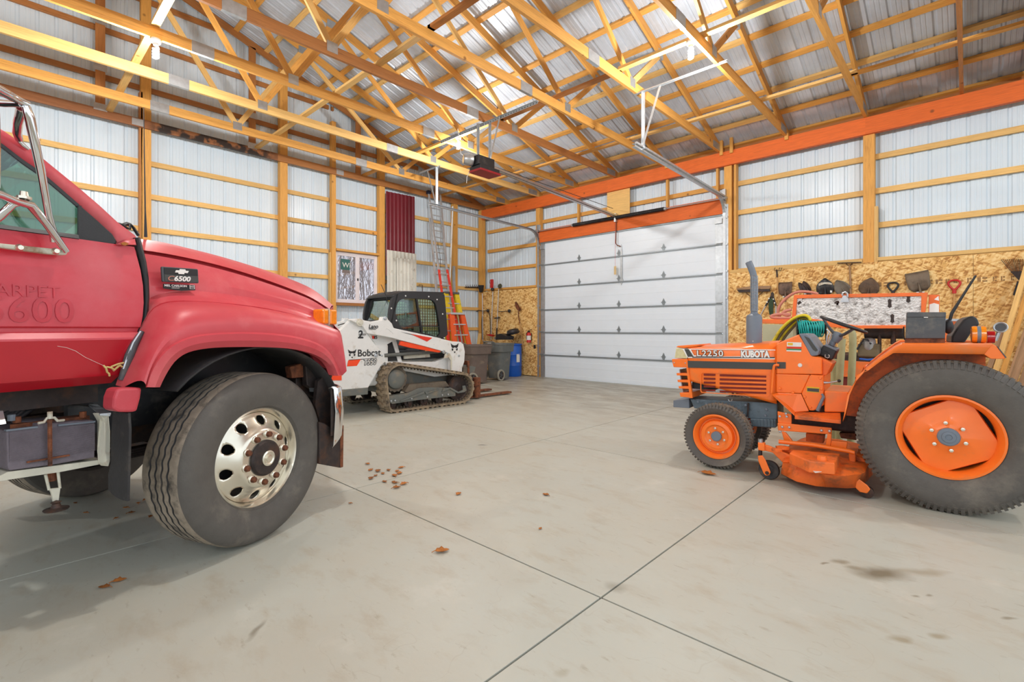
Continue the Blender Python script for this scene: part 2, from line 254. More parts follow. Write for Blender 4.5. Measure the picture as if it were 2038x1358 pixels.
# ------------------------------------------------------------------ mesh helpers
C = S.collection.objects
class M:
    def __init__(s): s.v = []; s.f = []
    def add(s, vs, fs):
        n = len(s.v); s.v += [tuple(p) for p in vs]; s.f += [tuple(i+n for i in f) for f in fs]; return s
    def box(s, x0, x1, y0, y1, z0, z1):
        return s.add([(x, y, z) for z in (z0, z1) for y in (y0, y1) for x in (x0, x1)],
                     [(0, 2, 3, 1), (4, 5, 7, 6), (0, 1, 5, 4), (2, 6, 7, 3), (0, 4, 6, 2), (1, 3, 7, 5)])
    def beam(s, p0, p1, w, h, up=(0, 0, 1)):
        p0 = V(p0); p1 = V(p1); d = (p1-p0).normalized(); u = V(up)
        if abs(d.dot(u)) > .99: u = V((0, 1, 0)) if abs(d.y) < .9 else V((1, 0, 0))
        a = d.cross(u).normalized(); b = a.cross(d).normalized()
        vs = [p+a*(sx*w/2)+b*(sz*h/2) for p in (p0, p1) for sz in (-1, 1) for sx in (-1, 1)]
        return s.add(vs, [(0, 1, 3, 2), (4, 6, 7, 5), (0, 4, 5, 1), (2, 3, 7, 6), (0, 2, 6, 4), (1, 5, 7, 3)])
    def tube(s, pts, r, seg=8, cap=True, closed=False):
        pts = [V(p) for p in pts]; n = len(pts); rr = r if isinstance(r, (list, tuple)) else [r]*n
        rings = []; prev = None
        for i, p in enumerate(pts):
            if closed: t = (pts[(i+1) % n]-pts[i-1])
            else: t = pts[min(i+1, n-1)]-pts[max(i-1, 0)]
            t.normalize()
            if prev is None:
                a = t.cross(V((0, 0, 1)));
                if a.length < .1: a = t.cross(V((1, 0, 0)))
            else: a = prev-t*prev.dot(t)
            a.normalize(); prev = a; b = t.cross(a)
            rings.append([p+(a*math.cos(2*math.pi*k/seg)+b*math.sin(2*math.pi*k/seg))*rr[i] for k in range(seg)])
        vs = [q for rg in rings for q in rg]; fs = []
        for i in range(n if closed else n-1):
            j = (i+1) % n
            for k in range(seg):
                k2 = (k+1) % seg; fs.append((i*seg+k, i*seg+k2, j*seg+k2, j*seg+k))
        if cap and not closed: fs += [tuple(range(seg-1, -1, -1)), tuple((n-1)*seg+k for k in range(seg))]
        return s.add(vs, fs)
    def cyl(s, p0, p1, r0, r1=None, seg=16): return s.tube([p0, p1], [r0, r0 if r1 is None else r1], seg)
    def lathe(s, prof, o, ax, seg=32, fn=None, cap=False):
        """prof: (radius, distance along axis)"""
        o = V(o); ax = V(ax).normalized(); a = ax.cross(V((0, 0, 1)));
        if a.length < .1: a = ax.cross(V((1, 0, 0)))
        a.normalize(); b = ax.cross(a); vs = []; n = len(prof)
        for k in range(seg):
            th = 2*math.pi*k/seg; rd = a*math.cos(th)+b*math.sin(th)
            for i, (r, h) in enumerate(prof):
                if fn: r, h = fn(i, r, h, th)
                vs.append(o+rd*r+ax*h)
        fs = []
        for k in range(seg):
            k2 = (k+1) % seg
            for i in range(n-1): fs.append((k*n+i, k*n+i+1, k2*n+i+1, k2*n+i))
        if cap: fs += [tuple(k*n for k in range(seg)), tuple(k*n+n-1 for k in range(seg-1, -1, -1))]
        return s.add(vs, fs)
    def prism(s, poly, fn, c0, c1):
        """poly 2-D outline; fn(a,b,c)->xyz"""
        n = len(poly); vs = [fn(a, b, c0) for a, b in poly]+[fn(a, b, c1) for a, b in poly]
        return s.add(vs, [tuple(range(n)), tuple(range(2*n-1, n-1, -1))]+[(i, i+n, (i+1) % n+n, (i+1) % n) for i in range(n)])
    def poly3(s, pts, off):
        """outline of 3-D points thickened by the vector off"""
        n = len(pts); off = V(off); vs = [V(p) for p in pts]+[V(p)+off for p in pts]
        return s.add(vs, [tuple(range(n)), tuple(range(2*n-1, n-1, -1))]+[(i, i+n, (i+1) % n+n, (i+1) % n) for i in range(n)])
    def ring(s, outer, inner, off):
        """plate with one hole; outer and inner are equal-length loops of 3-D points"""
        n = len(outer); off = V(off); vs = [V(p) for p in outer]+[V(p) for p in inner]+[V(p)+off for p in outer]+[V(p)+off for p in inner]; fs = []
        for i in range(n):
            j = (i+1) % n; fs += [(i, j, n+j, n+i), (2*n+i, 3*n+i, 3*n+j, 2*n+j), (i, 2*n+i, 2*n+j, j), (n+i, n+j, 3*n+j, 3*n+i)]
        return s.add(vs, fs)
    def grid(s, rows):
        n = len(rows[0]); return s.add([p for r in rows for p in r], [(i*n+j, i*n+j+1, (i+1)*n+j+1, (i+1)*n+j) for i in range(len(rows)-1) for j in range(n-1)])
    def sphere(s, o, r, seg=12, rings=8, sc=(1, 1, 1)):
        vs = []; o = V(o)
        for i in range(rings+1):
            ph = math.pi*i/rings
            for k in range(seg):
                th = 2*math.pi*k/seg; vs.append(o+V((r*sc[0]*math.sin(ph)*math.cos(th), r*sc[1]*math.sin(ph)*math.sin(th), r*sc[2]*math.cos(ph))))
        return s.add(vs, [(i*seg+k, i*seg+(k+1) % seg, (i+1)*seg+(k+1) % seg, (i+1)*seg+k) for i in range(rings) for k in range(seg)])
    def mirrored(s):
        m = M(); m.v = [(x, -y, z) for x, y, z in s.v]; m.f = [tuple(reversed(f)) for f in s.f]; return m
    def both(s):
        m = s.mirrored(); return M().add(s.v, s.f).add(m.v, m.f)
    def build(s, name, mt, parent=None, smooth=0, bevel=0, solid=0, sub=0, fix=True):
        me = bpy.data.meshes.new(name); me.from_pydata(s.v, [], s.f)
        if fix:
            import bmesh
            bm = bmesh.new(); bm.from_mesh(me); bmesh.ops.remove_doubles(bm, verts=bm.verts, dist=1e-5); bmesh.ops.recalc_face_normals(bm, faces=bm.faces); bm.to_mesh(me); bm.free()
        me.materials.append(mt)
        if smooth:
            me.polygons.foreach_set('use_smooth', [True]*len(me.polygons))
            me.set_sharp_from_angle(angle=R(smooth))
        o = bpy.data.objects.new(name, me); C.link(o)
        if parent: o.parent = parent
        if solid: md = o.modifiers.new('solid', 'SOLIDIFY'); md.thickness = solid; md.offset = 0
        if sub: md = o.modifiers.new('sub', 'SUBSURF'); md.levels = sub; md.render_levels = sub
        if bevel: md = o.modifiers.new('bevel', 'BEVEL'); md.width = bevel; md.segments = 2; md.limit_method = 'ANGLE'
        return o
def empty(name, loc=(0, 0, 0), rz=0, parent=None):
    o = bpy.data.objects.new(name, None); C.link(o); o.location = loc; o.rotation_euler = (0, 0, rz); o.empty_display_size = .1
    if parent: o.parent = parent
    return o
def thing(name, label, cat, loc=(0, 0, 0), rz=0, group=None):
    o = empty(name, loc, rz); return tag(o, label, cat, group)
def tag(o, label, cat, group=None):
    o['label'] = label; o['category'] = cat
    if group: o['group'] = group
    return o
def struct(o): o['kind'] = 'structure'; return o
def vehicle(fr, name, label, cat): return thing(name, label, cat, (fr.o[0], fr.o[1], 0), fr.h)
_bc = {}
def board(name, p0, p1, w, h, mt, parent=None, up=(0, 0, 1)):
    """a straight board: own object, local x along its length; meshes of equal size shared"""
    p0 = V(p0); p1 = V(p1); ln = (p1-p0).length; d = (p1-p0).normalized(); u = V(up)
    if abs(d.dot(u)) > .99: u = V((0, 1, 0))
    a = u.cross(d).normalized(); b = d.cross(a).normalized(); key = (round(ln, 2), w, h, mt.name)
    if key not in _bc:
        k = min(.003, w*.1); o = M().box(-key[0]/2, key[0]/2, -w/2, w/2, -h/2, h/2).build(name, mt); _bc[key] = o.data
    else:
        o = bpy.data.objects.new(name, _bc[key]); C.link(o)
    o.matrix_world = Matrix(((d.x, a.x, b.x, (p0.x+p1.x)/2), (d.y, a.y, b.y, (p0.y+p1.y)/2), (d.z, a.z, b.z, (p0.z+p1.z)/2), (0, 0, 0, 1)))
    if parent:
        o.parent = parent
    return o
def inst(src, name, loc, parent=None, rot=(0, 0, 0), scale=None):
    o = src.copy(); o.name = name; C.link(o); o.location = loc; o.rotation_euler = rot
    if scale: o.scale = scale
    o.parent = parent; return o
def tree(o, parent=None):
    c = o.copy(); C.link(c); c.parent = parent
    for ch in list(o.children): tree(ch, c)
    return c
def text(s, size, o, ux, uy, mt, parent, name='lettering', ext=.002, off=0, align='LEFT', sx=1, shear=0, space=1):
    """flat lettering: origin o, reading direction ux, up uy (vectors in the parent's space)"""
    cu = bpy.data.curves.new('t', 'FONT'); cu.body = s; cu.size = size; cu.extrude = ext; cu.offset = off; cu.align_x = align; cu.shear = shear; cu.resolution_u = 3; cu.space_character = space
    t = bpy.data.objects.new('t', cu); C.link(t); dg = bpy.context.evaluated_depsgraph_get(); me = bpy.data.meshes.new_from_object(t.evaluated_get(dg)); bpy.data.objects.remove(t)
    ux = V(ux).normalized(); uy = V(uy); uy = (uy-ux*uy.dot(ux)).normalized(); n = ux.cross(uy); o = V(o)
    me.transform(Matrix(((ux.x*sx, uy.x, n.x, o.x), (ux.y*sx, uy.y, n.y, o.y), (ux.z*sx, uy.z, n.z, o.z), (0, 0, 0, 1))))
    me.materials.clear(); me.materials.append(mt); ob = bpy.data.objects.new(name, me); C.link(ob); ob.parent = parent; return ob
def resample(pts, n, closed=False):
    pts = [V(p) for p in pts]
    if closed: pts = pts+[pts[0]]
    L_ = [0]
    for i in range(1, len(pts)): L_.append(L_[-1]+(pts[i]-pts[i-1]).length)
    out = []; tot = L_[-1]; m = n if closed else n-1; j = 0
    for k in range(n):
        d = tot*k/m
        while j < len(pts)-2 and L_[j+1] < d: j += 1
        sgl = L_[j+1]-L_[j]; out.append(pts[j].lerp(pts[j+1], (d-L_[j])/sgl if sgl > 1e-9 else 0))
    return out
def smoothpts(pts, it=2, closed=False):
    """Chaikin"""
    pts = [V(p) for p in pts]
    for _ in range(it):
        q = [] if closed else [pts[0]]
        n = len(pts)
        for i in range(n if closed else n-1):
            a = pts[i]; b = pts[(i+1) % n]; q += [a.lerp(b, .25), a.lerp(b, .75)]
        if not closed: q.append(pts[-1])
        pts = q
    return pts
def hullpath(circles, n):
    """convex hull of circles (x,z,r) as evenly spaced points"""
    P = []
    for x, z, r in circles:
        for k in range(64):
            a = 2*math.pi*k/64; P.append((x+r*math.cos(a), z+r*math.sin(a)))
    P = sorted(set(P))
    def half(P):
        h = []
        for p in P:
            while len(h) > 1 and (h[-1][0]-h[-2][0])*(p[1]-h[-2][1])-(h[-1][1]-h[-2][1])*(p[0]-h[-2][0]) <= 0: h.pop()
            h.append(p)
        return h
    a = half(P); b = half(P[::-1]); h = a[:-1]+b[:-1]
    return [(p.x, p.y) for p in resample([V((x, y, 0)) for x, y in h], n, True)]
# ================================================================== ROOM
XW = -11.08; YW = 10.46          # outer siding planes
XP = -10.90; YP = 10.27          # inner faces of the posts
XR = 3.2; YB = -7.0              # where the building is left open behind the camera
def roofz(y): return 5.08+.3333*(10.27-y) if y > 1.13 else 5.08+.3333*(10.27-1.13)-.3333*(1.13-y)
_sid = {}
def siding_profile(wd):
    pr = []; x = 0
    while x < wd-1e-6:
        for a, d in ((0, 0), (.018, .019), (.042, .019), (.060, 0), (.105, 0), (.110, .004), (.122, .004), (.127, 0), (.160, 0), (.165, .004), (.177, .004), (.182, 0)):
            if x+a <= wd: pr.append((x+a, d))
        x += .2287
    pr.append((wd, 0)); return pr
def panel(name, mt, parent, wd, place, z0, z1, z1b=None, key=None):
    """corrugated sheet: place(u,v,d) -> xyz, u across, v up, d depth of the rib"""
    if key and key in _sid:
        o = bpy.data.objects.new(name, _sid[key]); C.link(o); o.parent = parent; return o
    pr = siding_profile(wd)
    top = lambda u: z1 if z1b is None else z1+(z1b-z1)*u/wd
    o = M().grid([[place(u, z0, d) for u, d in pr], [place(u, top(u), d) for u, d in pr]]).build(name, mt, parent, fix=False)
    if key: _sid[key] = o.data
    return o
# ---- floor
fl = struct(empty('floor'))
struct(M().box(-14, XR+1, YB-1, 13, -.30, -.012).build('floor_base', CONCDARK, fl)); del fl.children[0]['kind']
xs = [-11.15, -8.50, -6.08, -3.69, -1.315, 1.06, 4.0]; ys = [-7.9, -5.3, -2.85, -.40, 2.037, 4.48, 6.92, 9.36, 10.9]
for i in range(len(xs)-1):
    for j in range(len(ys)-1):
        g = .005
        M().box(xs[i]+g, xs[i+1]-g, ys[j]+g, ys[j+1]-g, -.012, 0).build('slab', CONC, fl, bevel=.0015)
gr = struct(M().box(-60, 40, -40, 60, -.42, -.32).build('ground', GROUND))
# ---- left gable wall
wl = struct(empty('wall_left'))
def lpanels(y0, y1, z0, zt):
    y = y0
    while y > y1+1e-4:
        wd = min(.9148, y-y1); a = y
        t0 = zt if zt else roofz(a)+.06; t1 = zt if zt else roofz(a-wd)+.06
        o = panel('siding_panel', SIDING, wl, wd, lambda u, v, d: (-d, -u, v), z0, t0, t1, key=('L', round(wd, 3), z0, round(t0, 3), round(t1, 3)) if zt else None)
        o.location = (XW, a, 0); y -= wd
WY0, WY1, WZ0, WZ1 = 5.555, 6.69, 1.95, 3.165
lpanels(YW, WY1, 0, 0); lpanels(WY0, YB, 0, 0)
lpanels(WY1, WY0, 0, WZ0); lpanels(WY1, WY0, WZ1, 0)
for y, wd in ((1.905, .15), (4.345, .16), (6.785, .16), (9.22, .15), (-.53, .15), (-2.97, .15), (-5.41, .15)):
    top = roofz(y)-.04 if y < 6.8 else 5.0
    board('post', (XP-.07, y, 0), (XP-.07, y, top), .13, wd, PINE, wl)
board('post', (XP-.07, 1.83, 0), (XP-.07, 1.83, 5.6), .13, .045, PINE_D, wl)
board('post', (XP-.06, 5.49, 0), (XP-.06, 5.49, 6.2), .12, .10, PINE, wl)
board('corner_post', (-10.93, YP+.02, 0), (-10.93, YP+.02, 4.95), .15, .15, PINE, wl)
pys = [YB, -5.41, -2.97, -.53, 1.905, 4.345, 5.49, 6.785, 9.22, 10.34]
for z in (.71, 1.32, 1.93, 2.54, 3.15, 3.76, 4.37):
    for a, b in zip(pys[:-1], pys[1:]):
        if a == 5.49 and z in (1.93, 2.54, 3.15): continue
        board('girt', (XW+.03, a+.06, z), (XW+.03, b-.06, z), .05, .092, PINE_L if (int(z*10)+int(a)) % 3 else PINE, wl)
for z in (5.72, 6.55, 7.35):
    ymax = 10.27-(z+.12-5.08)/.3333
    for a, b in zip(pys[:-1], pys[1:]):
        if a < ymax: board('girt', (XW+.03, a+.06, z), (XW+.03, min(b-.06, ymax), z), .05, .092, PINE_D, wl)
# window framing
board('window_header', (XP-.06, 5.55, WZ1+.035), (XP-.06, 6.72, WZ1+.035), .13, .05, PINE, wl)
board('window_sill', (XP-.06, 5.54, WZ0-.04), (XP-.06, 6.72, WZ0-.04), .13, .065, PINE_D, wl)
board('stud', (XP-.08, 6.715, WZ0), (XP-.08, 6.715, WZ1), .10, .04, PINE_L, wl)
board('stud', (XP-.08, 5.43, 0), (XP-.08, 5.43, 3.12), .10, .035, PINE_L, wl)
board('stud', (XP-.08, 5.555, 0), (XP-.08, 5.555, WZ0-.07), .10, .035, PINE_L, wl)
# gable truss
def gab(p0, p1, w, h, mt, name): board(name, (XP+.02, *p0), (XP+.02, *p1), w, h, mt, wl)
gab((-3.2, 5.02), (4.2, 5.02), .045, .15, MOLD, 'gable_chord'); gab((4.2, 5.02), (10.3, 5.02), .045, .15, PINE_D, 'gable_chord'); gab((-7, 5.02), (-3.2, 5.02), .045, .15, PINE_D, 'gable_chord')
for y in (-1.2, 1.26, 3.69, 6.10, 8.5): gab((y, 5.08), (y, roofz(y)-.1), .04, .13, PINE_D, 'gable_stud')
gab((10.4, roofz(10.4)-.05), (1.13, roofz(1.13)-.05), .04, .14, PINE_D, 'gable_rafter'); gab((-7, roofz(-7)-.05), (1.13, roofz(1.13)-.05), .04, .14, PINE_D, 'gable_rafter')
for y, z in ((1.78, 5.02), (5.62, 5.02), (1.26, 5.80), (1.26, 6.6), (3.69, 5.75), (3.69, 5.12), (1.26, 5.12)):
    M().box(XP+.044, XP+.05, y-.09, y+.09, z-.06, z+.06).build('truss_plate', GALV, wl)
# ---- window in the left wall
wn = struct(empty('window_1'))
wx = XW+.06
def wbar(y0, y1, z0, z1, name='window_frame', x0=None, x1=None, mt=None): M().box(wx-.02 if x0 is None else x0, wx+.035 if x1 is None else x1, y0, y1, z0, z1).build(name, mt or WHITE, wn, bevel=.003)
a, b, c, d = WY0, WY1, WZ0, WZ1
VIN = mat('vinyl_white', (232, 226, 230), .4, 0, .02)
for q in ((a, b, c, c+.05), (a, b, d-.05, d), (a, a+.05, c+.05, d-.05), (b-.05, b, c+.05, d-.05)): wbar(*q, mt=VIN)
ym = (a+b)/2+.03
wbar(ym-.022, ym+.022, c+.05, d-.05, 'meeting_rail', mt=VIN)
for (y0, y1) in ((a+.05, ym-.022), (ym+.022, b-.05)):
    for q in ((y0, y1, c+.05, c+.085), (y0, y1, d-.085, d-.05), (y0, y0+.03, c+.085, d-.085), (y1-.03, y1, c+.085, d-.085)): wbar(*q, 'sash', wx-.012, wx+.022, VIN)
    M().box(wx+.002, wx+.007, y0+.03, y1-.03, c+.085, d-.085).build('pane', GLASS_W, wn)
M().box(wx+.022, wx+.045, ym-.02, ym+.012, 2.50, 2.56).build('sash_lock', BLACKM, wn)
M().box(wx+.008, wx+.011, a+.16, a+.40, d-.42, d-.16).build('sticker', DECALG if 0 else mat('sticker_teal', (46, 104, 98), .5, 0, .05), wn)
M().box(wx+.008, wx+.011, a+.20, a+.40, d-.50, d-.42).build('sticker', mat('sticker_print', (120, 108, 104), .5, 0, .5, 60), wn)
text('WI', .17, (wx+.012, a+.20, d-.36), (0, 1, 0), (0, 0, 1), PAPER, wn)
# ---- overhead-door wall
wb = struct(empty('wall_back'))
DX0, DX1, DZ = -8.575, -3.705, 3.67
def bpanels(x0, x1, z0, z1):
    x = x0
    while x < x1-1e-4:
        wd = min(.9148, x1-x)
        o = panel('siding_panel', SIDING, wb, wd, lambda u, v, d: (u, d, v), z0, z1, None, key=('B', round(wd, 3), z0, z1)); o.location = (x, YW, 0); x += wd
bpanels(XW, DX0, 0, 5.06); bpanels(DX1, XR, 0, 5.06); bpanels(DX0, DX1, DZ+.05, 5.06)
for x, wd in ((-8.67, .14), (-3.60, .15), (-1.26, .16), (1.2, .16), (-3.46, .04)):
    board('post', (x, YP+.07, 0), (x, YP+.07, 4.68), .14, wd, PINE, wb, up=(1, 0, 0))
board('post', (-1.16, YP+.05, 0), (-1.16, YP+.05, 3.4), .12, .05, PINE_L, wb, up=(1, 0, 0))
bxs = [-10.86, -8.67, -3.60, -1.26, 1.2, XR]
for z in (2.50, 3.10, 3.69, 4.28):
    for a, b in zip(bxs[:-1], bxs[1:]):
        if a == -8.67 and z < 4: continue
        board('girt', (a+.07, YW-.04, z), (b-.07, YW-.04, z), .05, .092, PINE if (int(z*7)+int(a)) % 2 else PINE_L, wb)
for a, b in zip(bxs[:-1], bxs[1:]):
    if a == -8.67: continue
    for z in (.7, 1.3, 1.9): board('girt', (a+.07, YW-.04, z), (b-.07, YW-.04, z), .05, .092, PINE, wb)
# header beams: two staggered plies each
for x0, x1 in ((-10.86, -6.4), (-6.4, -1.3), (-1.3, XR)):
    board('header_beam', (x0, YP-.045, 4.785), (x1, YP-.045, 4.785), .045, .285, HEADER, wb)
    board('header_beam', (x0, YP-.001, 4.785), (x1, YP-.001, 4.785), .04, .285, HEADER, wb)
board('header_beam', (XW, YW-.05, 4.9), (XR, YW-.05, 4.9), .04, .285, PINE_D, wb)
for x0, x1 in ((-8.60, -7.3), (-7.3, -5.35), (-5.35, -3.67)):
    board('door_header', (x0, YP+.0, 3.83), (x1, YP+.0, 3.83), .045, .30, HEADER, wb)
board('door_header', (-8.60, YP+.05, 4.0), (-3.67, YP+.05, 4.0), .14, .04, HEADER, wb)
# cripple studs, plywood pad for the spring anchor, blocks on the header
for px in (1150, 1327, 1427):
    x = atY(px, 390, YP).x; board('cripple_stud', (x, YP+.05, 4.02), (x, YP+.05, 4.65), .09, .045, PINE, wb, up=(1, 0, 0))
pa = atY(1208, 400, YP).x; pb = atY(1253, 400, YP).x
M().box(pa, pb, YP+.005, YP+.02, 3.98, 4.64).build('plywood_pad', PINE_L, wb)
for px, h in ((1439, .30), (1459, .34), (1568, .12), (1330, .2)):
    x = atY(px, 300, YP).x; board('block', (x, YP-.09, 4.86), (x, YP-.09, 4.86+h), .045, .06, PINE, wb, up=(1, 0, 0))
# OSB sheets
for x0, x1 in ((-10.86, -9.75), (-9.75, -8.66)):
    M().box(x0+.002, x1-.002, -.006, .006, .02, 2.45).build('osb_sheet', OSB, wb).location = (0, YP-.008, 0)
for x0, x1 in ((-3.58, -2.40), (-2.40, -1.18), (-1.18, .04), (.04, 1.26), (1.26, 2.48)):
    M().box(x0+.002, x1-.002, -.006, .006, .02, 2.455).build('osb_sheet', OSB, wb).location = (0, YP-.008, 0)
board('ledger', (-3.55, YP+.0, 2.48), (-1.35, YP+.0, 2.48), .04, .06, PINE_L, wb); board('ledger', (-1.15, YP+.0, 2.50), (XR, YP+.0, 2.50), .04, .06, PINE_L, wb)
board('ledger', (-10.83, YP+.0, 2.50), (-8.72, YP+.0, 2.50), .04, .05, PINE, wb)
# printed strip on the OSB
for px0, px1 in ((1745, 1772), (1800, 1812), (1850, 1856), (1862, 1876), (1882, 1890), (1898, 1905), (1925, 1934), (1945, 1965), (1976, 1984), (1992, 2000), (2012, 2018)):
    p = atY(px0, 570, YP-.016); q = atY(px1, 550, YP-.016)
    M().box(p.x, p.x+(q.x-p.x)*.35, YP-.0165, YP-.0145, 2.03, 2.10).box(p.x+(q.x-p.x)*.5, q.x, YP-.0165, YP-.0145, 2.03, 2.05).box(p.x+(q.x-p.x)*.5, q.x, YP-.0165, YP-.0145, 2.075, 2.10).build('printed_mark', mat('stamp_ink', (150, 112, 66), .7, 0, .5, 70) if 'stamp_ink' not in MATS else MATS['stamp_ink'], wb)
text('15/32 CAT', .085, (-2.2, YP-.0155, 1.93), (1, 0, 0), (0, 0, 1), MATS['stamp_ink'], wb, ext=.0005) if 0 else None
# ---- roof
ce = struct(empty('ceiling'))
p = .3333; sl = math.sqrt(1+p*p)
def rpt(u, s, d, y0=10.62): return (u, y0-s/sl, roofz(10.62)+s*p/sl+.05+d)
x = XW-.05; ln = (10.62-1.13)*sl
while x < XR+.3:
    o = panel('roof_panel', ROOF, ce, .9148, lambda u, v, d: rpt(u, v, d), 0, ln, key='roofN'); o.location = (x, 0, 0)
    o = panel('roof_panel', ROOF, ce, .9148, lambda u, v, d: (u, 1.13-v/sl, roofz(1.13)+.05-v*p/sl+d), 0, (1.13-YB)*sl, key='roofS'); o.location = (x, 0, 0)
    x += .9148
s = .12; k = 0
up = (0, p/sl, 1/sl)
while s < ln:
    y = 10.50-s/sl
    z = roofz(y)+.022
    xa = XW
    for x0, x1 in ((XW, -7.42), (-7.42, -2.54), (-2.54, XR)):
        board('purlin', (x0+.01, y, z), (x1-.01, y, z), .092, .045, PINE if (k+int(x0)) % 3 else PINE_L, ce, up=up)
    k += 1; s += .615
s = .3
while s < (1.13-YB)*sl:
    y = 1.13-s/sl; board('purlin', (XW, y, roofz(y)+.022), (XR, y, roofz(y)+.022), .092, .045, PINE, ce, up=(0, -p/sl, 1/sl)); s += .615
for y, x0, x1, mt in ((3.77, XP, -4.9, PINE_L), (3.77, -4.95, XR, PINE_D), (6.25, XP, -6.1, PINE), (6.29, -6.2, -3.7, PINE_D), (6.25, -3.72, XR, PINE_L), (8.69, XP, -4.9, PINE), (8.69, -4.9, -1.2, PINE_L), (8.73, -1.35, XR, PINE), (1.38, XP, XR, PINE_L), (-1.0, XP, XR, PINE)):
    board('brace_board', (x0, y, 5.10), (x1, y, 5.10), .09, .04, mt, ce)
# maroon siding of the old gable partition above the eave, right
mp = struct(empty('wall_right'))
y = 10.2
while y > YB:
    o = panel('siding_panel', MAROON, mp, .9148, lambda u, v, d: (-d, -u, v), 4.97, roofz(y)+.03, roofz(y-.9148)+.03); o.location = (.62, y, 0)
    y -= .9148
for z in (5.4, 6.0): board('girt', (.66, -5, z), (.66, 10.27-(z-5.0)*3, z), .05, .09, PINE_D, mp)
# ---- trusses
WEBS = [((3.08, 0), (1.13, 1)), ((3.08, 0), (4.28, 1)), ((6.63, 0), (4.28, 1)), ((6.63, 0), (7.55, 1))]
WEBS = WEBS+[((2.26-a, ta), (2.26-b, tb)) for (a, ta), (b, tb) in WEBS]
ords = ['last', 'eighth', 'seventh', 'sixth', 'fifth', 'fourth', 'third', 'second', 'nearest']
xs_t = [-9.84, -8.62, -7.40, -6.18, -4.96, -3.74, -2.52, -1.30, -.09, 1.13]
labs = ['pine roof truss nearest the left gable wall, lowest yellow chord at the left edge', 'pine roof truss second from the left gable wall, over the truck cab', 'third pine roof truss from the left gable wall, with the bulb above the truck',
        'pine roof truss fourth from the left gable wall, above the truck hood', 'pine roof truss fifth from the left gable wall, left end of the opener hanger', 'pine roof truss sixth from the left gable wall, right end of the opener hanger',
        'pine roof truss seventh from the left gable wall, above the white overhead door', 'pine roof truss landing on the header just left of the triple post', 'pine roof truss seen edge-on as a vertical board at the upper right', 'pine roof truss beyond the maroon partition at the far right']
for i, x in enumerate(xs_t):
    T_ = thing('roof_truss', labs[i], 'roof truss', (x, 0, 4.93), 0, 'pine roof trusses across the shed')
    def tb(name, y0, z0, y1, z1, w_, h_, mt, off=0): board(name, (off, y0, z0-4.93), (off, y1, z1-4.93), w_, h_, mt, T_)
    mt = (PINE, PINE_L, PINE, PINE_D, PINE, PINE, PINE, PINE, PINE_D, PINE)[i]
    for y0, y1 in ((10.25, 5.59), (5.585, 1.905), (1.90, -3.3), (-3.305, -7.9)): tb('bottom_chord', y0, 5.005, y1, 5.005, .045, .145, mt)
    tb('top_chord', 10.5, roofz(10.5)-.075, 1.13, roofz(1.13)-.075, .042, .14, PINE); tb('top_chord', -7.9, roofz(-7.9)-.075, 1.13, roofz(1.13)-.075, .042, .14, PINE)
    for (a, ta), (b, tb_) in WEBS:
        z0 = 5.05; z1 = roofz(b)-.14; tb('web', a, z0, b, z1, .038, .089, PINE_L if (i+int(b*3)) % 3 == 0 else PINE)
    pl = M()
    for y, z in ((1.90, 5.005), (5.585, 5.005)): pl.box(-.026, .026, y-.13, y+.13, z-.075, z+.075)
    for y in (3.08, 6.63, -.82): pl.box(-.026, .026, y-.075, y+.075, 4.98, 5.12)
    for y in (4.28, 7.55, 1.13, -2.02): pl.box(-.025, .025, y-.08, y+.08, roofz(y)-.2, roofz(y)-.06)
    pl.box(-.026, .026, 9.8, 10.15, 4.95, 5.08)
    pl.v = [(a_, b_, c_-4.93) for a_, b_, c_ in pl.v]
    pl.build('truss_plates', GALV, T_)['kind'] = 'stuff'
# ---- light bulbs
blab = ['lit coiled bulb hanging beside the garage door opener, centre of the ceiling', 'lit coiled bulb under the pale brace board above the orange tractor', 'lit coiled bulb under the truss above the red truck hood',
        'lit bulb overhead between truck and tractor', 'lit bulb at the far right of the shed', 'lit bulb behind at the right', 'lit bulb behind in the middle', 'lit bulb behind at the left']
for i, (x, y, z, vis) in enumerate(BULBS):
    if not vis: continue
    zt = 5.08 if y > 5 else 4.93
    B_ = thing('light_bulb', blab[i], 'light bulb', (x, y, zt), 0, 'bare bulbs in porcelain sockets')
    M().lathe([(0, 0), (.055, 0), (.06, -.02), (.05, -.045), (.03, -.055), (.028, -.08), (0, -.08)], (0, 0, 0), (0, 0, 1), 16).build('socket', WHITE, B_, smooth=40)
    m = M(); pts = []
    for k in range(60):
        a_ = k/60*2*math.pi*4; pts.append((.026*math.cos(a_), .026*math.sin(a_), -.10-.14*k/60))
    m.tube(pts, .013, 6)
    m.build('coil', BULBM, B_, smooth=60)
# wire running along the truss to the bulb above the truck
mw = M().tube([(-7.43, -2, 4.97), (-7.43, 1.3, 4.945), (-7.43, 3.5, 4.96), (-7.43, 6, 5.0), (-7.5, 9.5, 4.94)], .008, 5)
tag(mw.build('electric_cable', WHITE, None, smooth=60), 'white electric cable stapled along the truss chord to the bulb above the truck', 'cable')

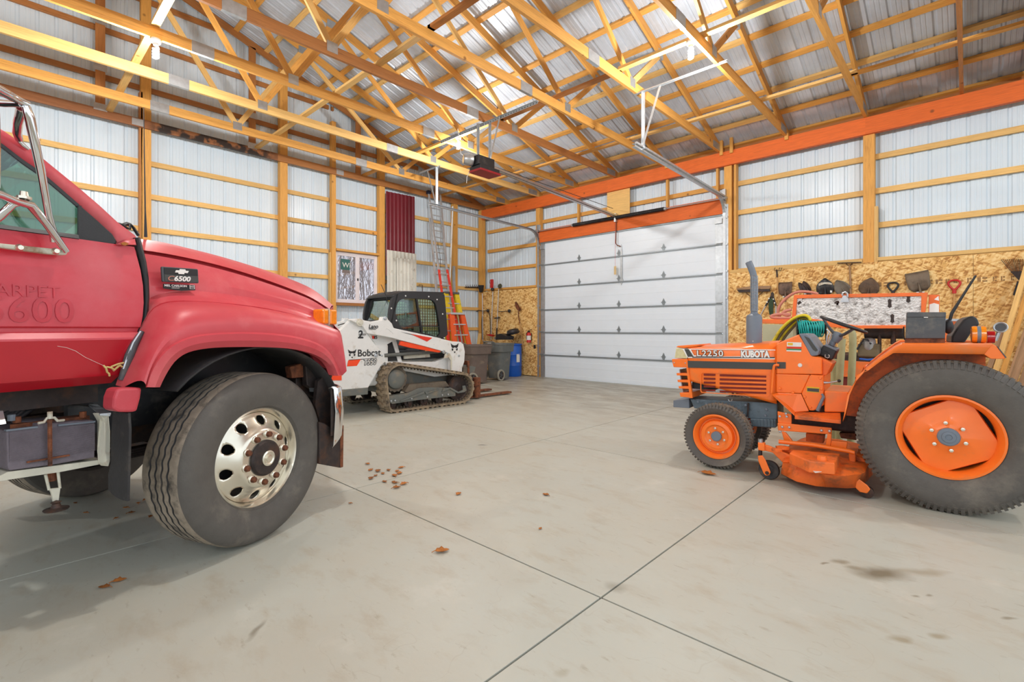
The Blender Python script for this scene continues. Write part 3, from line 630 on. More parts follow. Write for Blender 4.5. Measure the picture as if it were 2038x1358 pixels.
# ================================================================== OVERHEAD DOOR
dr = struct(empty('door_1', ((DX0+DX1)/2, 0, 0)))
ox = (DX0+DX1)/2; hw = (DX1-DX0)/2; yd = YP+.02
sh = DZ/6
sec0 = None
for k in range(6):
    m = M()
    z0 = 0.006 if k == 0 else .004; z1 = sh-.004
    # face with shallow horizontal ribbing
    rows = []
    zs = [z0, .03, .034, .10, .104, .3, .304, .45, .454, sh-.05, sh-.046, z1]; dd = [0, 0, .003, .003, 0, 0, .002, .002, 0, 0, .003, .003]
    for z, d_ in zip(zs, dd): rows.append([(-hw, yd-d_, z), (hw, yd-d_, z)])
    m.grid(rows); m.box(-hw, hw, yd+.004, yd+.045, z0, z1)
    if sec0 is None: sec0 = m.build('door_section', DOORW, dr); sec0.location = (0, 0, 0)
    else: inst(sec0, 'door_section', (0, 0, k*sh), dr)
strut = M()
strut.beam((-hw+.01, yd-.018, 0), (hw-.01, yd-.018, 0), .022, .014).beam((-hw+.01, yd-.028, .010), (hw-.01, yd-.028, .010), .004, .028)
st0 = None
for k in range(1, 7):
    z = k*sh-.012 if k < 6 else DZ-.02
    if st0 is None: st0 = strut.build('strut', STRUTM, dr); st0.location = (0, 0, z)
    else: inst(st0, 'strut', (0, 0, z), dr)
hm = M(); fnv = lambda a, b, c: (a, c, b)
hm.prism([(0, .10), (.035, .025), (.04, .0), (.03, -.03), (0, -.10), (-.03, -.03), (-.04, 0), (-.035, .025)], fnv, yd-.012, yd-.004)
hm.beam((-.055, yd-.016, .01), (.055, yd-.016, .01), .014, .014); hm.prism([(0, .06), (.018, .02), (-.018, .02)], fnv, yd-.02, yd-.01)
h0 = None
for px in (1153, 1232, 1321):
    x = atY(px, 600, yd).x-ox
    for k in range(1, 6):
        if px == 1232 and k == 5: pass
        if h0 is None: h0 = hm.build('hinge', STRUTM, dr); h0.location = (x, 0, k*sh+.07)
        else: inst(h0, 'hinge', (x, 0, k*sh+.07), dr)
for sx in (-1, 1):
    for k in range(6): M().box(sx*hw-(.0 if sx < 0 else .15), sx*hw+(.15 if sx < 0 else 0), yd-.008, yd-.002, k*sh+.01, (k+1)*sh-.01).build('end_stile', GALV, dr)
    for k in range(1, 7):
        m = M(); z = k*sh-.01+.03 if k < 6 else DZ-.13
        m.box(sx*(hw-.14), sx*(hw+.0), yd-.03, yd-.008, z-.012, z+.012); m.cyl((sx*(hw-.12), yd-.035, z), (sx*(hw+.06), yd-.035, z), .007, seg=8); m.cyl((sx*(hw+.03), yd-.035, z), (sx*(hw+.055), yd-.035, z), .024, seg=12)
        if k == 6: m.box(sx*(hw-.15), sx*hw, yd-.05, yd-.01, z-.05, z+.05)
        m.build('roller_bracket', GALV, dr)
# tracks: vertical, curve, horizontal
def track(sx):
    xt = sx*(hw+.045); Rr = .38; pts = [(xt, yd-.035, 0.02), (xt, yd-.035, DZ-.05)]; za = DZ-.05
    for k in range(1, 9):
        a = R(90)*k/8; pts.append((xt, yd-.035-Rr*(1-math.cos(a)), za+Rr*math.sin(a)))
    zz = za+Rr; yend = 6.55
    pts.append((xt, yend, zz+.06))
    m = M()
    # C-profile made of three strips along the path
    for ox_, oz_, w_, h_ in ((0.028*sx, 0, .004, .05), (0, .024, .05, .004), (0, -.024, .05, .004)):
        for i in range(len(pts)-1):
            p0 = V(pts[i]); p1 = V(pts[i+1]); d = (p1-p0).normalized(); n = V((0, -d.z, d.y)) if abs(d.z) > -1 else V((0, 0, 1))
            off = V((ox_, 0, 0))+n*oz_
            m.beam(p0+off, p1+off+d*.004, w_, h_, up=n)
    m.build('track', GALV, dr)
    m = M().beam((sx*(hw+.09), yd+.0, 0), (sx*(hw+.09), yd+.0, DZ+.2), .05, .05).beam((sx*(hw+.09), yd-.02, zz), (sx*(hw+.085), yend, zz+.09), .03, .03)
    m.build('track_angle', GALV, dr)
    M().box(sx*(hw+.05)-.03, sx*(hw+.05)+.03, yd-.09, yd+.01, DZ+.14, DZ+.5).build('track_plate', GALV, dr)
    # hanger: vertical perforated angle, diagonal and cross angle under the trusses
    xo = xt+sx*.03
    for y in ((6.75,)):
        m = M(); ln_ = 4.93-(zz+.06)
        m.beam((xo, y, zz+.05), (xo, y, 4.93), .04, .004, up=(1, 0, 0)).beam((xo+.02, y+.02, zz+.05), (xo+.02, y+.02, 4.93), .004, .04, up=(1, 0, 0))
        m.build('track_hanger', GALV, dr)
        M().beam((xo, y+.0, zz+.06), (xo-sx*.0+(-.33 if sx < 0 else .30), y, 4.93), .035, .004, up=(0, 1, 0)).build('track_hanger', GALV, dr)
        xc = (xo-.62, xo+1.25)
        M().beam((xc[0] if sx < 0 else xo-.12, y, 4.915), ((xo+.12) if sx < 0 else xc[1], y, 4.915), .04, .005).beam((xc[0] if sx < 0 else xo-.12, y+.02, 4.93), ((xo+.12) if sx < 0 else xc[1], y+.02, 4.93), .005, .04).build('hanger_rail', GALV, dr)
    for z in [.3+.55*i for i in range(7)]: M().box(sx*(hw+.02), sx*(hw+.11), yd-.05, yd-.03, z-.02, z+.02).build('track_bracket', GALV, dr)
    return zz
zz = track(-1); track(1)
ysh = yd-.11; zsh = atY(1232, 432, ysh).z
M().cyl((-hw-.12, ysh, zsh), (hw+.12, ysh, zsh), .013, seg=10).build('torsion_shaft', STEEL, dr)
xa = atY(1141, 449, ysh).x-ox; xb = atY(1322, 417, ysh).x-ox; xm = atY(1224, 433, ysh).x-ox
for a, b in ((xa, xm-.03), (xm+.03, xb)):
    m = M(); pts = []
    m.lathe([(.040+.004*math.cos(i*math.pi), (b-a)*i/150) for i in range(151)], (a, ysh, zsh), (1, 0, 0), 14); m.build('torsion_spring', BLACKM, dr, smooth=50)
for x in (xa-.02, xb+.02): M().cyl((x-.03, ysh, zsh), (x+.03, ysh, zsh), .036, seg=14).build('winding_cone', GALV, dr)
for sx in (-1, 1): M().cyl((sx*(hw+.02), ysh, zsh), (sx*(hw+.10), ysh, zsh), .055, seg=18).build('cable_drum', GALV, dr)
M().box(xm-.025, xm+.025, ysh-.01, YP, zsh-.1, zsh+.1).build('spring_anchor', GALV, dr)
# trim post right of the door, door arm
xr = atY(1228, 500, yd-.03).x-ox
m = M().tube([(xr, yd-.06, zsh-.04), (xr-.01, yd-.07, DZ-.30), (xr+.03, yd-.06, DZ-.36), (xr+.10, yd-.04, DZ-.38)], .012, 8); m.build('door_arm', RUST, dr, smooth=50)
m = M().prism([(0, 0), (.03, -.2), (.03, -.80), (.05, -.86), (0, -.98), (-.05, -.86), (-.03, -.80), (-.03, -.2)], lambda a, b, c: (xr+.11+a, c, DZ-.33+b), yd-.02, yd-.008).build('arm_bracket', GALV, dr)
m = M().cyl((xr-.02, yd-.08, zsh-.1), (xr-.02, yd-.08, DZ-.85), .003, seg=5).build('release_cord', RED, dr)
M().box(xr-.05, xr+.01, yd-.085, yd-.08, DZ-1.05, DZ-.85).build('release_tag', mat('manila_tag', (216, 190, 140), .7), dr)
# ---- opener with its rail and hanger
op = thing('door_opener', 'black and red garage door opener hanging from perforated steel angles', 'door opener', (xr+ox, 5.85, 4.15))
zr = 4.17
m = M().beam((0, .15, zr-4.15), (0, ysh-5.85, zsh+.03-4.15), .03, .05).beam((.04, .15, zr-4.15+.01), (.04, ysh-5.85, zsh+.045-4.15), .008, .035).beam((-.03, .15, zr-4.15), (-.03, ysh-5.85, zsh+.03-4.15), .006, .05)
m.build('rail', STEEL, op)
M().tube([(.015, .2, .055), (.015, 4.2, .02)], .006, 6).build('chain', BLACKM, op)
M().box(-.115, .115, -.22, .16, -.03, .13).build('motor_housing', BLACKM, op, bevel=.008)
m = M().lathe([(0, 0), (.09, 0), (.10, .02), (.10, .12), (.085, .16), (0, .16)], (-.03, -.22, .06), (-.55, -1, 0), 20); m.build('motor_cover', GALV, op, smooth=40)
M().lathe([(0, 0), (.07, 0), (.075, .01), (0, .012)], (-.105, -.36, .06), (-.55, -1, 0), 18).build('motor_cap', STEEL, op, smooth=40)
M().box(-.14, .14, -.2, .26, -.10, -.035).build('lower_housing', BLACKM, op, bevel=.006)
M().box(-.15, .15, -.21, .28, -.135, -.098).build('red_base', mat('opener_red', (150, 26, 34), .4), op, bevel=.006)
for dx, dy in ((.09, .22), (.05, .24), (-.1, -.2)): M().box(dx-.012, dx+.012, .1601, .166, .02, .04).build('bolt', STEEL, op)
zt = 4.915-4.15
m = M()
for dx, dy in ((-.10, -.05), (.06, .08)):
    m = M().beam((dx, dy, .1), (dx, dy, zt), .035, .004, up=(1, 0, 0)).beam((dx+.016, dy+.016, .1), (dx+.016, dy+.016, zt), .004, .035, up=(1, 0, 0)); m.build('hanger_strap', GALV, op)
M().beam((.08, .08, .1), (.38, .02, zt), .035, .004, up=(0, 1, 0)).build('hanger_strap', GALV, op)
p = atZ(853, 274, 4.91)-V((op.location.x, op.location.y, 4.15)); q = atZ(1052, 192, 4.91)-V((op.location.x, op.location.y, 4.15))
M().beam((p.x, .02, zt), (q.x, .02, zt), .04, .005).beam((p.x, .04, zt-.018), (q.x, .04, zt-.018), .005, .04).build('cross_angle', GALV, op)
m = M(); mlen = q.x-p.x
for i in range(40): m.box(p.x+mlen*(i+.3)/40, p.x+mlen*(i+.7)/40, .036, .0365, zt-.024, zt-.012)
m.build('slots', INK, op)['kind'] = 'stuff'
M().tube([(-.1, -.25, .1), (-.25, -.3, .2), (-.45, -.2, .72)], .006, 6).build('power_cord', PAPER, op, smooth=60)
M().tube([(-.12, -.2, -.1), (-.16, -.24, -.2), (-.15, -.26, -.32)], .005, 6).build('antenna_wire', PAPER, op, smooth=60)
# ================================================================== RED TRUCK
T = Frame(R(25.18), 516, 910, 2.70, -1.10)
tk = vehicle(T, 'truck', 'faded red medium-duty truck with chrome mirror brackets and dented hood, parked at the left', 'truck')
c1 = lambda x, y: (x/2.716, 150+y/2.716)
c2 = lambda x, y: (x/2.716, 620+y/2.716)
c5 = lambda x, y: (x*.2799, 160+y*.2799)
c6 = lambda x, y: (x*.1988, 760+y*.1988)
c8 = lambda x, y: (540+x*.2651, 600+y*.2651)
def L(f, pts, y): return [T.y(*f(*p), y) for p in pts]
WR = .52; WX = 0.0; WZ = .522
# ---- wheels
def truck_tyre():
    prof = [(.300, -.01), (.315, .018), (.36, .036), (.43, .045), (.48, .036), (.505, .018), (.514, 0)]
    w_ = .27
    n0 = len(prof); ribs = []
    for k in range(5):
        c = -.02-(w_-.04)*(k+.5)/5; ribs += [(WR, c+.018), (WR, c-.014), (WR-.012, c-.0165), (WR-.012, c-.0215)]
    prof = prof+ribs[:-2]+[(.514, -w_+.0), (.50, -w_-.02), (.43, -w_-.04), (.32, -w_-.02), (.30, -w_+.01)]
    def fn(i, r, h, th):
        if n0 <= i < n0+18: h += .0045*math.sin(th*46)*(1 if (i-n0) % 4 in (1, 2, 3) or i > n0 else 0)
        return r, h
    return M().lathe(prof, (0, 0, 0), (0, -1, 0), 276, fn), n0
def make_wheel():
    h = empty('wheel', (0, -1.10, WZ), R(5), tk)
    m, n0 = truck_tyre(); t = m.build('tyre', RUBBER, h, smooth=35)
    t.data.materials.append(TREAD); t.data.materials.append(RUBBER_D)
    for p_ in t.data.polygons:
        c = p_.center; 
        if math.hypot(c.x, c.z) > .511: p_.material_index = 1
        if .5 < math.hypot(c.x, c.z) < .5155 and .01 < c.y < .255: p_.material_index = 2
    # polished disc with ten hand holes
    rim = M().lathe([(.285, -.22), (.262, -.20), (.262, -.07), (.272, -.05), (.285, -.012), (.297, .004), (.304, .0), (.302, -.02)], (0, 0, 0), (0, -1, 0), 64).build('rim', ALU, h, smooth=40)
    nh = 10; sub = 8; seg = nh*sub; rows = []
    # angular / radial grid with elliptical openings
    vs = []; fs = []; rad = [.272, .268, .262, .252, .243, .234, .225, .215, .205, .198, .19, .176, .165, .155, .150, .12, .10, .092]
    dep = {.272: -.042, .268: -.040, .262: -.037, .252: -.030, .243: -.025, .234: -.020, .225: -.014, .215: -.008, .205: -.001, .198: .006, .19: .012, .176: .030, .165: .041, .155: .042, .150: .042, .12: .042, .10: .042, .092: .038}
    seg = 160
    for k in range(seg):
        th = 2*math.pi*k/seg
        for r in rad: vs.append((r*math.cos(th), -dep[r], r*math.sin(th)))
    n = len(rad)
    for k in range(seg):
        thm = 2*math.pi*(k+.5)/seg; k2 = (k+1) % seg
        ph = (thm+.1) % (2*math.pi/nh)-math.pi/nh
        for i in range(n-1):
            rm = (rad[i]+rad[i+1])/2
            if ((ph*.2265)/.030)**2+((rm-.2265)/.0285)**2 < 1: continue
            fs.append((k*n+i, k*n+i+1, k2*n+i+1, k2*n+i))
    m = M().add(vs, fs)
    # snap the opening edges onto true ellipses
    used = {}
    for f in fs:
        for a, b in zip(f, f[1:]+f[:1]): used[(min(a, b), max(a, b))] = used.get((min(a, b), max(a, b)), 0)+1
    edge = {v for e, c in used.items() if c == 1 for v in e}
    for vi in edge:
        x, y, z = m.v[vi]; r = math.hypot(x, z); th = math.atan2(z, x) % (2*math.pi)
        if .20 < r < .26:
            ph = (th+.1) % (2*math.pi/nh)-math.pi/nh; ex, er = ph*.2265/.030, (r-.2265)/.0285; q = math.hypot(ex, er)
            if q > .2:
                ph2 = ph/q; r2 = .2265+(r-.2265)/q; th2 = th+(ph2-ph); m.v[vi] = (r2*math.cos(th2), y, r2*math.sin(th2))
    m.build('wheel_disc', ALU, h, smooth=50, solid=.008)
    M().lathe([(.26, 0), (0, 0)], (0, .10, 0), (0, -1, 0), 32).build('brake_drum', BLACKM, h)
    M().lathe([(.108, .03), (.108, .055), (.098, .066), (.04, .07), (0, .07)], (0, 0, 0), (0, -1, 0), 32).build('hub_cap', IRON, h, smooth=40)
    M().lathe([(.045, .069), (.047, .078), (.038, .082), (.030, .077), (.022, .077), (.020, .086), (0, .088)], (0, 0, 0), (0, -1, 0), 24).build('hub_ring', ALU, h, smooth=30)
    nut = M().lathe([(.0185, .006), (.0175, .03), (.012, .034), (.0, .034)], (0, 0, 0), (0, -1, 0), 6)
    n0_ = None
    for k in range(10):
        a = 2*math.pi*(k+.32)/10; loc = (.144*math.cos(a), -.044, .144*math.sin(a))
        M().lathe([(.024, 0), (.024, .008), (.018, .012)], loc, (0, -1, 0), 14).build('nut_collar', ALU, h, smooth=40)
        if n0_ is None: n0_ = nut.build('lug_nut', RUST, h); n0_.location = loc
        else: inst(n0_, 'lug_nut', loc, h)
    return h
wh = make_wheel()
w2 = tree(wh, tk); w2.location = (0, 1.10, WZ); w2.rotation_euler = (0, 0, math.pi+R(5))
# ---- cab: doors, pillars, roof
gap = [c1(735, 878), c1(750, 940), c1(768, 1010), c1(781, 1100), c1(785, 1200), c1(777, 1300), (281, 655)]
doorfront = [T.y(p[0]-1.5, p[1], -1.0) for p in gap]+[T.y(262, 690, -1.0), T.y(243, 735, -1.0), T.y(232, 764, -1.0)]
belt = T.y(232, 484, -1.0)
def yb(z):   # body side section: bulges below the belt, groove and sill
    if z > 1.70: return -.985-.0*(z-1.7)
    if z > 1.325: return -.985-.025*math.sin((1.70-z)/.375*math.pi*.6)
    if z > 1.30: return -1.008+.014
    if z > 1.27: return -1.0-.028*(1.30-z)/.03-.006
    if z > 1.09: return -1.034+.02*(1.27-z)/.18
    return -1.014+.12*(1.09-z)/.05*.5
zs = [1.738, 1.73, 1.715, 1.69, 1.62, 1.54, 1.45, 1.38, 1.335, 1.326, 1.318, 1.302, 1.297, 1.285, 1.272, 1.262, 1.20, 1.13, 1.10, 1.088, 1.07, 1.055, 1.045]
def xfront(z):
    pts = sorted([(p.z, p.x) for p in doorfront])
    for a, b in zip(pts[:-1], pts[1:]):
        if a[0] <= z <= b[0]: return a[1]+(b[1]-a[1])*(z-a[0])/(b[0]-a[0])
    return pts[0][1] if z < pts[0][0] else pts[-1][1]
rows = []
for z in zs:
    xf = xfront(z); n = 22; rows.append([(-2.35+(xf+2.35)*k/n, yb(z)*(1-.012*max(0, (k-n+3))/3), z) for k in range(n+1)])
dm = M().grid(rows)
dpanel = dm.build('door_panel', TRUCKRED, tk, smooth=28)
lower = M().grid([r for r in rows if r[0][2] < 1.30])
dm.mirrored().build('door_panel', TRUCKRED, tk, smooth=28)
# glossier painted strip of the lower door
M().grid([[(x, y-.0015, z) for x, y, z in r] for r in rows if r[0][2] <= 1.262]).build('lower_door_skin', TRUCKRED_D, tk, smooth=28)
# cowl edge strip behind the gap (dark seam) and hood rear edge
seam = M()
sp = [T.y(p[0]+1.2, p[1], -.97) for p in gap]+[T.y(268, 690, -.97)]
seam.tube(sp, .016, 6); seam.build('door_seal', BLACK, tk, smooth=60)
# upper: red pillar strip between silhouette and window opening
sil = L(c5, [(-160, 250), (25, 365), (132, 437), (240, 510), (400, 640), (560, 770), (700, 890), (830, 1010), (950, 1100), (965, 1118)], -.93)
win = L(c5, [(-160, 335), (25, 462), (160, 566), (300, 660), (430, 772), (560, 885), (680, 1000), (790, 1090), (830, 1150), (822, 1168)], -.95)
bot = L(c5, [(822, 1168), (965, 1130)], -.985)
m = M(); m.grid([sil, win]); a_, b_ = sil[-1], win[-1]
m.add([win[-1], sil[-1], T.y(268.5, 477, -.985), T.y(271, 487, -.99), T.y(232, 487, -.99)], [(0, 1, 2, 3, 4)])
inner = [V((p.x, p.y+.10, p.z-.01)) for p in sil]; m.grid([inner, sil])
m.build('windscreen_pillar', TRUCKRED_T, tk, smooth=30, solid=.006)
m.mirrored().build('windscreen_pillar', TRUCKRED_T, tk, smooth=30, solid=.006)
# black window rubber, glass, vent triangle
top = L(c5, [(-160, 335), (25, 462), (160, 566), (300, 660), (430, 772), (560, 885)], -.952); top2 = L(c5, [(-160, 362), (25, 492), (160, 596), (300, 692), (430, 802), (553, 908)], -.952)
m = M().grid([top, top2]); bl = L(c5, [(-160, 1034), (0, 1058), (300, 1096), (560, 1132)], -.985); bl2 = L(c5, [(-160, 1006), (0, 1030), (300, 1070), (555, 1104)], -.975); m.grid([bl, bl2])
vb = L(c5, [(553, 892), (575, 892), (578, 1135), (553, 1135)], -.965); m.add(vb, [(0, 1, 2, 3)])
m.build('window_rubber', BLACK, tk, solid=.012); m.mirrored().build('window_rubber', BLACK, tk, solid=.012)
tri = L(c5, [(574, 893), (700, 1003), (800, 1095), (826, 1138), (822, 1162), (810, 1166), (578, 1136)], -.968)
M().poly3(tri, (0, .012, 0)).build('vent_cover', BLACK, tk, bevel=.003); t2 = M().poly3(tri, (0, .012, 0)).mirrored().build('vent_cover', BLACK, tk)
gl = L(c5, [(-160, 362), (25, 492), (160, 596), (300, 692), (430, 802), (553, 908), (553, 1110), (300, 1070), (0, 1030), (-160, 1006)], -.955)
M().poly3(gl, (0, .005, 0)).build('side_glass', GLASS_T, tk); M().poly3(gl, (0, .005, 0)).mirrored().build('side_glass', GLASS_T, tk)
# blue shade band of the windscreen + windscreen
wsr = [V((p.x+.012, p.y+.05, p.z)) for p in sil[1:]]; rows = []
for p in wsr: rows.append([V((p.x+.10*(1-(t/.88)**2), t, p.z+.02*(1-(t/.88)**2))) for t in (-.88, -.6, -.3, 0, .3, .6, .88)])
M().grid(rows).build('windscreen', GLASS_T, tk, smooth=60, solid=.006)
M().grid([[q+V((-.012, 0, -.004)) for q in r] for r in rows[:3]]).build('shade_band', BLUEFILM, tk, smooth=60)
# roof, rear cab wall, floor, dash, seat, steering wheel
zt_ = sil[0].z
M().grid([[(sil[0].x, y, zt_+.02*math.cos(y*1.6)) for y in (-.93, -.6, 0, .6, .93)], [(sil[0].x-.12, y*.97, zt_+.08) for y in (-.93, -.6, 0, .6, .93)], [(-2.35, y*.97, zt_+.10) for y in (-.93, -.6, 0, .6, .93)]]).build('cab_roof', TRUCKRED_T, tk, smooth=50, solid=.02)
M().box(-2.37, -2.33, -.97, .97, 1.05, zt_+.1).build('cab_back', TRUCKRED_D, tk)
M().box(-2.33, -.72, -.93, .93, 1.06, 1.10).build('cab_floor', BLACK, tk)
M().box(-.90, -.62, -.90, .90, 1.50, 1.735).build('dashboard', DGREY, tk, bevel=.03)
stw = empty('steering_wheel', (-1.02, .42, 1.80), 0, tk); stw.rotation_euler = (0, R(-58), 0)
ringp = [(.22*math.cos(a), .22*math.sin(a), 0) for a in [2*math.pi*k/28 for k in range(28)]]
M().tube(ringp, .014, 8, closed=True).tube([(-.2, 0, 0), (.2, 0, 0)], .015).build('wheel_rim', BLACK, stw, smooth=60)
M().box(-2.1, -1.6, -.85, .85, 1.3, 1.45).box(-2.2, -2.05, -.85, .85, 1.4, 2.0).build('bench_seat', DGREY, tk, bevel=.04)
# ---- hood: side, crease, top
H0 = L(c1, [(783, 1332), (815, 1262), (870, 1228), (960, 1216), (1100, 1222), (1250, 1234), (1400, 1252), (1550, 1282), (1660, 1312), (1745, 1350)], -1.0)
H1 = L(c1, [(781, 1230), (820, 1195), (900, 1170), (1000, 1160), (1120, 1170), (1280, 1190), (1430, 1215), (1560, 1245), (1670, 1280), (1760, 1325)], -.90)
H2 = L(c1, [(772, 1010), (830, 1020), (920, 1035), (1030, 1056), (1160, 1085), (1300, 1120), (1450, 1165), (1590, 1212), (1690, 1250), (1772, 1298)], -.865)
H3 = L(c1, [(762, 962), (830, 972), (920, 988), (1030, 1010), (1160, 1040), (1300, 1078), (1450, 1126), (1590, 1176), (1690, 1215), (1775, 1272)], -.84)
H3b = L(c1, [(758, 943), (830, 953), (920, 968), (1030, 990), (1160, 1020), (1300, 1059), (1450, 1109), (1590, 1161), (1690, 1203), (1782, 1264)], -.835)
H4 = L(c1, [(738, 882), (830, 893), (920, 911), (1030, 938), (1160, 970), (1300, 1011), (1450, 1058), (1590, 1109), (1700, 1158), (1802, 1245)], -.60)
n = 32
rs = lambda c: resample(smoothpts(c, 2), n)
H0, H1, H2, H3, H3b, H4 = map(rs, (H0, H1, H2, H3, H3b, H4))
H5 = [V((p.x, -.3, p.z+.035)) for p in H4]; H6 = [V((p.x, 0, p.z+.045)) for p in H4]
m = M().grid([[p+V((0, .03, -.05)) for p in H0], H0, [a.lerp(b, .4)+V((0, .018, 0)) for a, b in zip(H0, H1)], [a.lerp(b, .75)+V((0, .012, 0)) for a, b in zip(H0, H1)], H1, [a.lerp(b, .5)+V((0, -.012, 0)) for a, b in zip(H1, H2)], H2, H3, [p+V((0, .05, .002)) for p in H3], [p+V((0, .05, .004)) for p in H3b], H3b, [a.lerp(b, .5)+V((0, 0, .012)) for a, b in zip(H3b, H4)], H4, H5, H6]).both()
m.build('hood', TRUCKRED_T, tk, smooth=24, solid=0)
# hood nose / grille face
fr_ = [H0[-1], H1[-1], H2[-1], H3[-1], H4[-1], H5[-1], H6[-1]]
m = M().grid([fr_, [V((min(p.x+.02, .60+(1.15+p.y)), p.y*.95, 1.40-.02*i)) if i > 2 else V((p.x-.005, p.y*.97, p.z-.1)) for i, p in enumerate(fr_)], [V((min(1.05, .62+(1.15+p.y)), p.y*.92, .95)) for p in fr_]]).both(); m.build('grille_panel', TRUCKRED_T, tk, smooth=30)
# ---- fender with flare around the wheel arch
A0 = L(c2, [(865, 410), (885, 365), (910, 320), (945, 268), (1000, 226), (1080, 204), (1200, 193), (1400, 192), (1560, 199), (1660, 218), (1740, 250), (1790, 295), (1806, 348)], -1.17)
A1 = L(c2, [(795, 410), (812, 350), (838, 292), (880, 232), (940, 182), (1020, 146), (1120, 128), (1280, 120), (1450, 124), (1600, 143), (1710, 175), (1785, 228), (1836, 348)], -1.195)
A2 = L(c2, [(788, 412), (804, 348), (830, 288), (872, 226), (934, 174), (1016, 138), (1118, 119), (1280, 111), (1452, 115), (1604, 134), (1716, 167), (1794, 222), (1846, 346)], -1.18)
A4 = [T.y(*c2(668, 410), -1.06), T.y(*c2(692, 335), -1.05), T.y(*c2(722, 255), -1.04), T.y(*c2(752, 170), -1.02), T.y(*c2(776, 95), -1.01), T.y(*c1(783, 1332), -1.0), T.y(*c1(830, 1250), -1.0), T.y(*c1(960, 1216), -1.0), T.y(*c1(1250, 1234), -1.0), T.y(*c1(1550, 1282), -1.0), T.y(*c1(1700, 1326), -1.0), T.y(*c1(1790, 1362), -1.04), T.y(*c2(1842, 110), -1.09), T.y(*c2(1851, 200), -1.13), T.y(*c2(1853, 280), -1.15), T.y(*c2(1850, 346), -1.16)]
n = 48
A0, A1, A2 = [resample(smoothpts(c, 2), n) for c in (A0, A1, A2)]; A4 = resample(smoothpts(A4, 1), n)
rows = [[p+V((0, .055, .004)) for p in A0], A0, [a.lerp(b, .5)+V((0, -.012, 0)) for a, b in zip(A0, A1)], A1, A2]
for t in (.15, .3, .45, .6, .72, .84, .93, 1):
    rows.append([a.lerp(b, t)+V((0, -.055*math.sin(math.pi*t)**.8*(1-.3*t), .035*math.sin(math.pi*t))) for a, b in zip(A2, A4)])
rows.append([p+V((0, .07, .006)) for p in A4])
m = M().grid(rows); m.build('fender', TRUCKRED_T, tk, smooth=26); m.mirrored().build('fender', TRUCKRED_T, tk, smooth=26)
# rounded front corner of the fender
sm = [T.y(*c2(1800, 70), -1.02), T.y(*c2(1842, 112), -1.09), T.y(*c2(1851, 200), -1.13), T.y(*c2(1853, 280), -1.15), T.y(*c2(1850, 346), -1.16)]
sm = resample(smoothpts(sm, 2), 12)
rows = [sm, [p+V((.012, .004, 0)) for p in sm], [p+V((.055, .05, -.004)) for p in sm], [p+V((.085, .16, -.008)) for p in sm], [p+V((.11, .35, -.01)) for p in sm], [p+V((.14, .9, -.01)) for p in sm]]
m = M().grid(rows); m.build('fender_corner', TRUCKRED_T, tk, smooth=35); m.mirrored().build('fender_corner', TRUCKRED_T, tk, smooth=35)
# lower rear piece of the fender
lp_ = L(c2, [(664, 414), (770, 412), (762, 470), (742, 543), (700, 546), (640, 545), (612, 528), (616, 470), (634, 420)], -1.16)
m = M().poly3(lp_, (0, .10, 0)); m.build('fender_extension', TRUCKRED, tk, bevel=.012); m.mirrored().build('fender_extension', TRUCKRED_D, tk)
# latch strip and hood strap in the rear fender gap
ls = L(c2, [(768, 108), (728, 170), (700, 240), (676, 310), (655, 372)], -1.02)
m = M().tube(ls, [.012, .018, .022, .018, .014], 8); m.build('hood_latch', DGREY, tk, smooth=50)
M().tube([p+V((-.012, -.01, 0)) for p in ls[:4]], .006, 6).build('latch_rod', GALV, tk, smooth=50)
# inner liner, wheel-arch filler
m = M(); rows = []
for y in (-1.12, -1.02, -.6):
    rows.append([(WX+.02+.64*math.cos(R(a)), y, WZ+.16+.52*math.sin(R(a))) for a in range(-8, 152, 8)])
m.grid(rows); m.build('wheel_liner', RUBBER_D, tk, smooth=40, solid=.01); m.mirrored().build('wheel_liner', RUBBER_D, tk, smooth=40, solid=.01)
for a_ in (-.62, .58): M().box(-.75, .62, a_, a_+.04, .75, 1.25).build('inner_panel', BLACKM, tk)
M().box(-3.6, 1.0, -.46, -.38, .62, .86).build('frame_rail', IRON, tk); M().box(-3.6, 1.0, .38, .46, .62, .86).build('frame_rail', IRON, tk)
M().beam((0, -1.0, .47), (0, 1.0, .47), .12, .10).build('front_axle', IRON, tk)
for sy in (-1, 1):
    m = M()
    for k in range(4): m.beam((-.6+.05*k, sy*.42, .58-.014*k), (.6-.05*k, sy*.42, .58-.014*k), .08, .012)
    m.build('leaf_spring', IRON, tk)
M().box(-.55, .55, -.36, .36, .62, 1.35).build('engine', IRON, tk, bevel=.03)
M().box(-2.2, -.7, -.80, .80, .94, 1.05).build('cab_underside', IRON, tk)
# front brackets in the wheel well
M().poly3(L(c2, [(1570, 300), (1650, 275), (1655, 355), (1580, 362)], -.95), (0, .06, 0)).build('spring_hanger', RUST, tk, bevel=.006)
M().poly3(L(c2, [(1590, 210), (1680, 225), (1720, 300), (1720, 440), (1660, 400), (1650, 260)], -.98), (0, .05, 0)).build('tow_plate', IRON, tk, bevel=.006)
M().poly3(L(c2, [(1680, 228), (1760, 262), (1800, 318), (1740, 300), (1712, 290)], -1.06), (0, .02, 0)).build('liner_end', TRUCKRED_T, tk)
M().poly3(L(c2, [(1600, 360), (1745, 330), (1800, 345), (1770, 420), (1700, 470), (1600, 400)], -.9), (0, .05, 0)).build('bumper_bracket', IRON, tk, bevel=.006)
M().poly3(L(c8, [(305, 650), (385, 655), (375, 672), (310, 680)], -1.0), (0, .03, 0)).build('bracket_plate', GALV, tk)
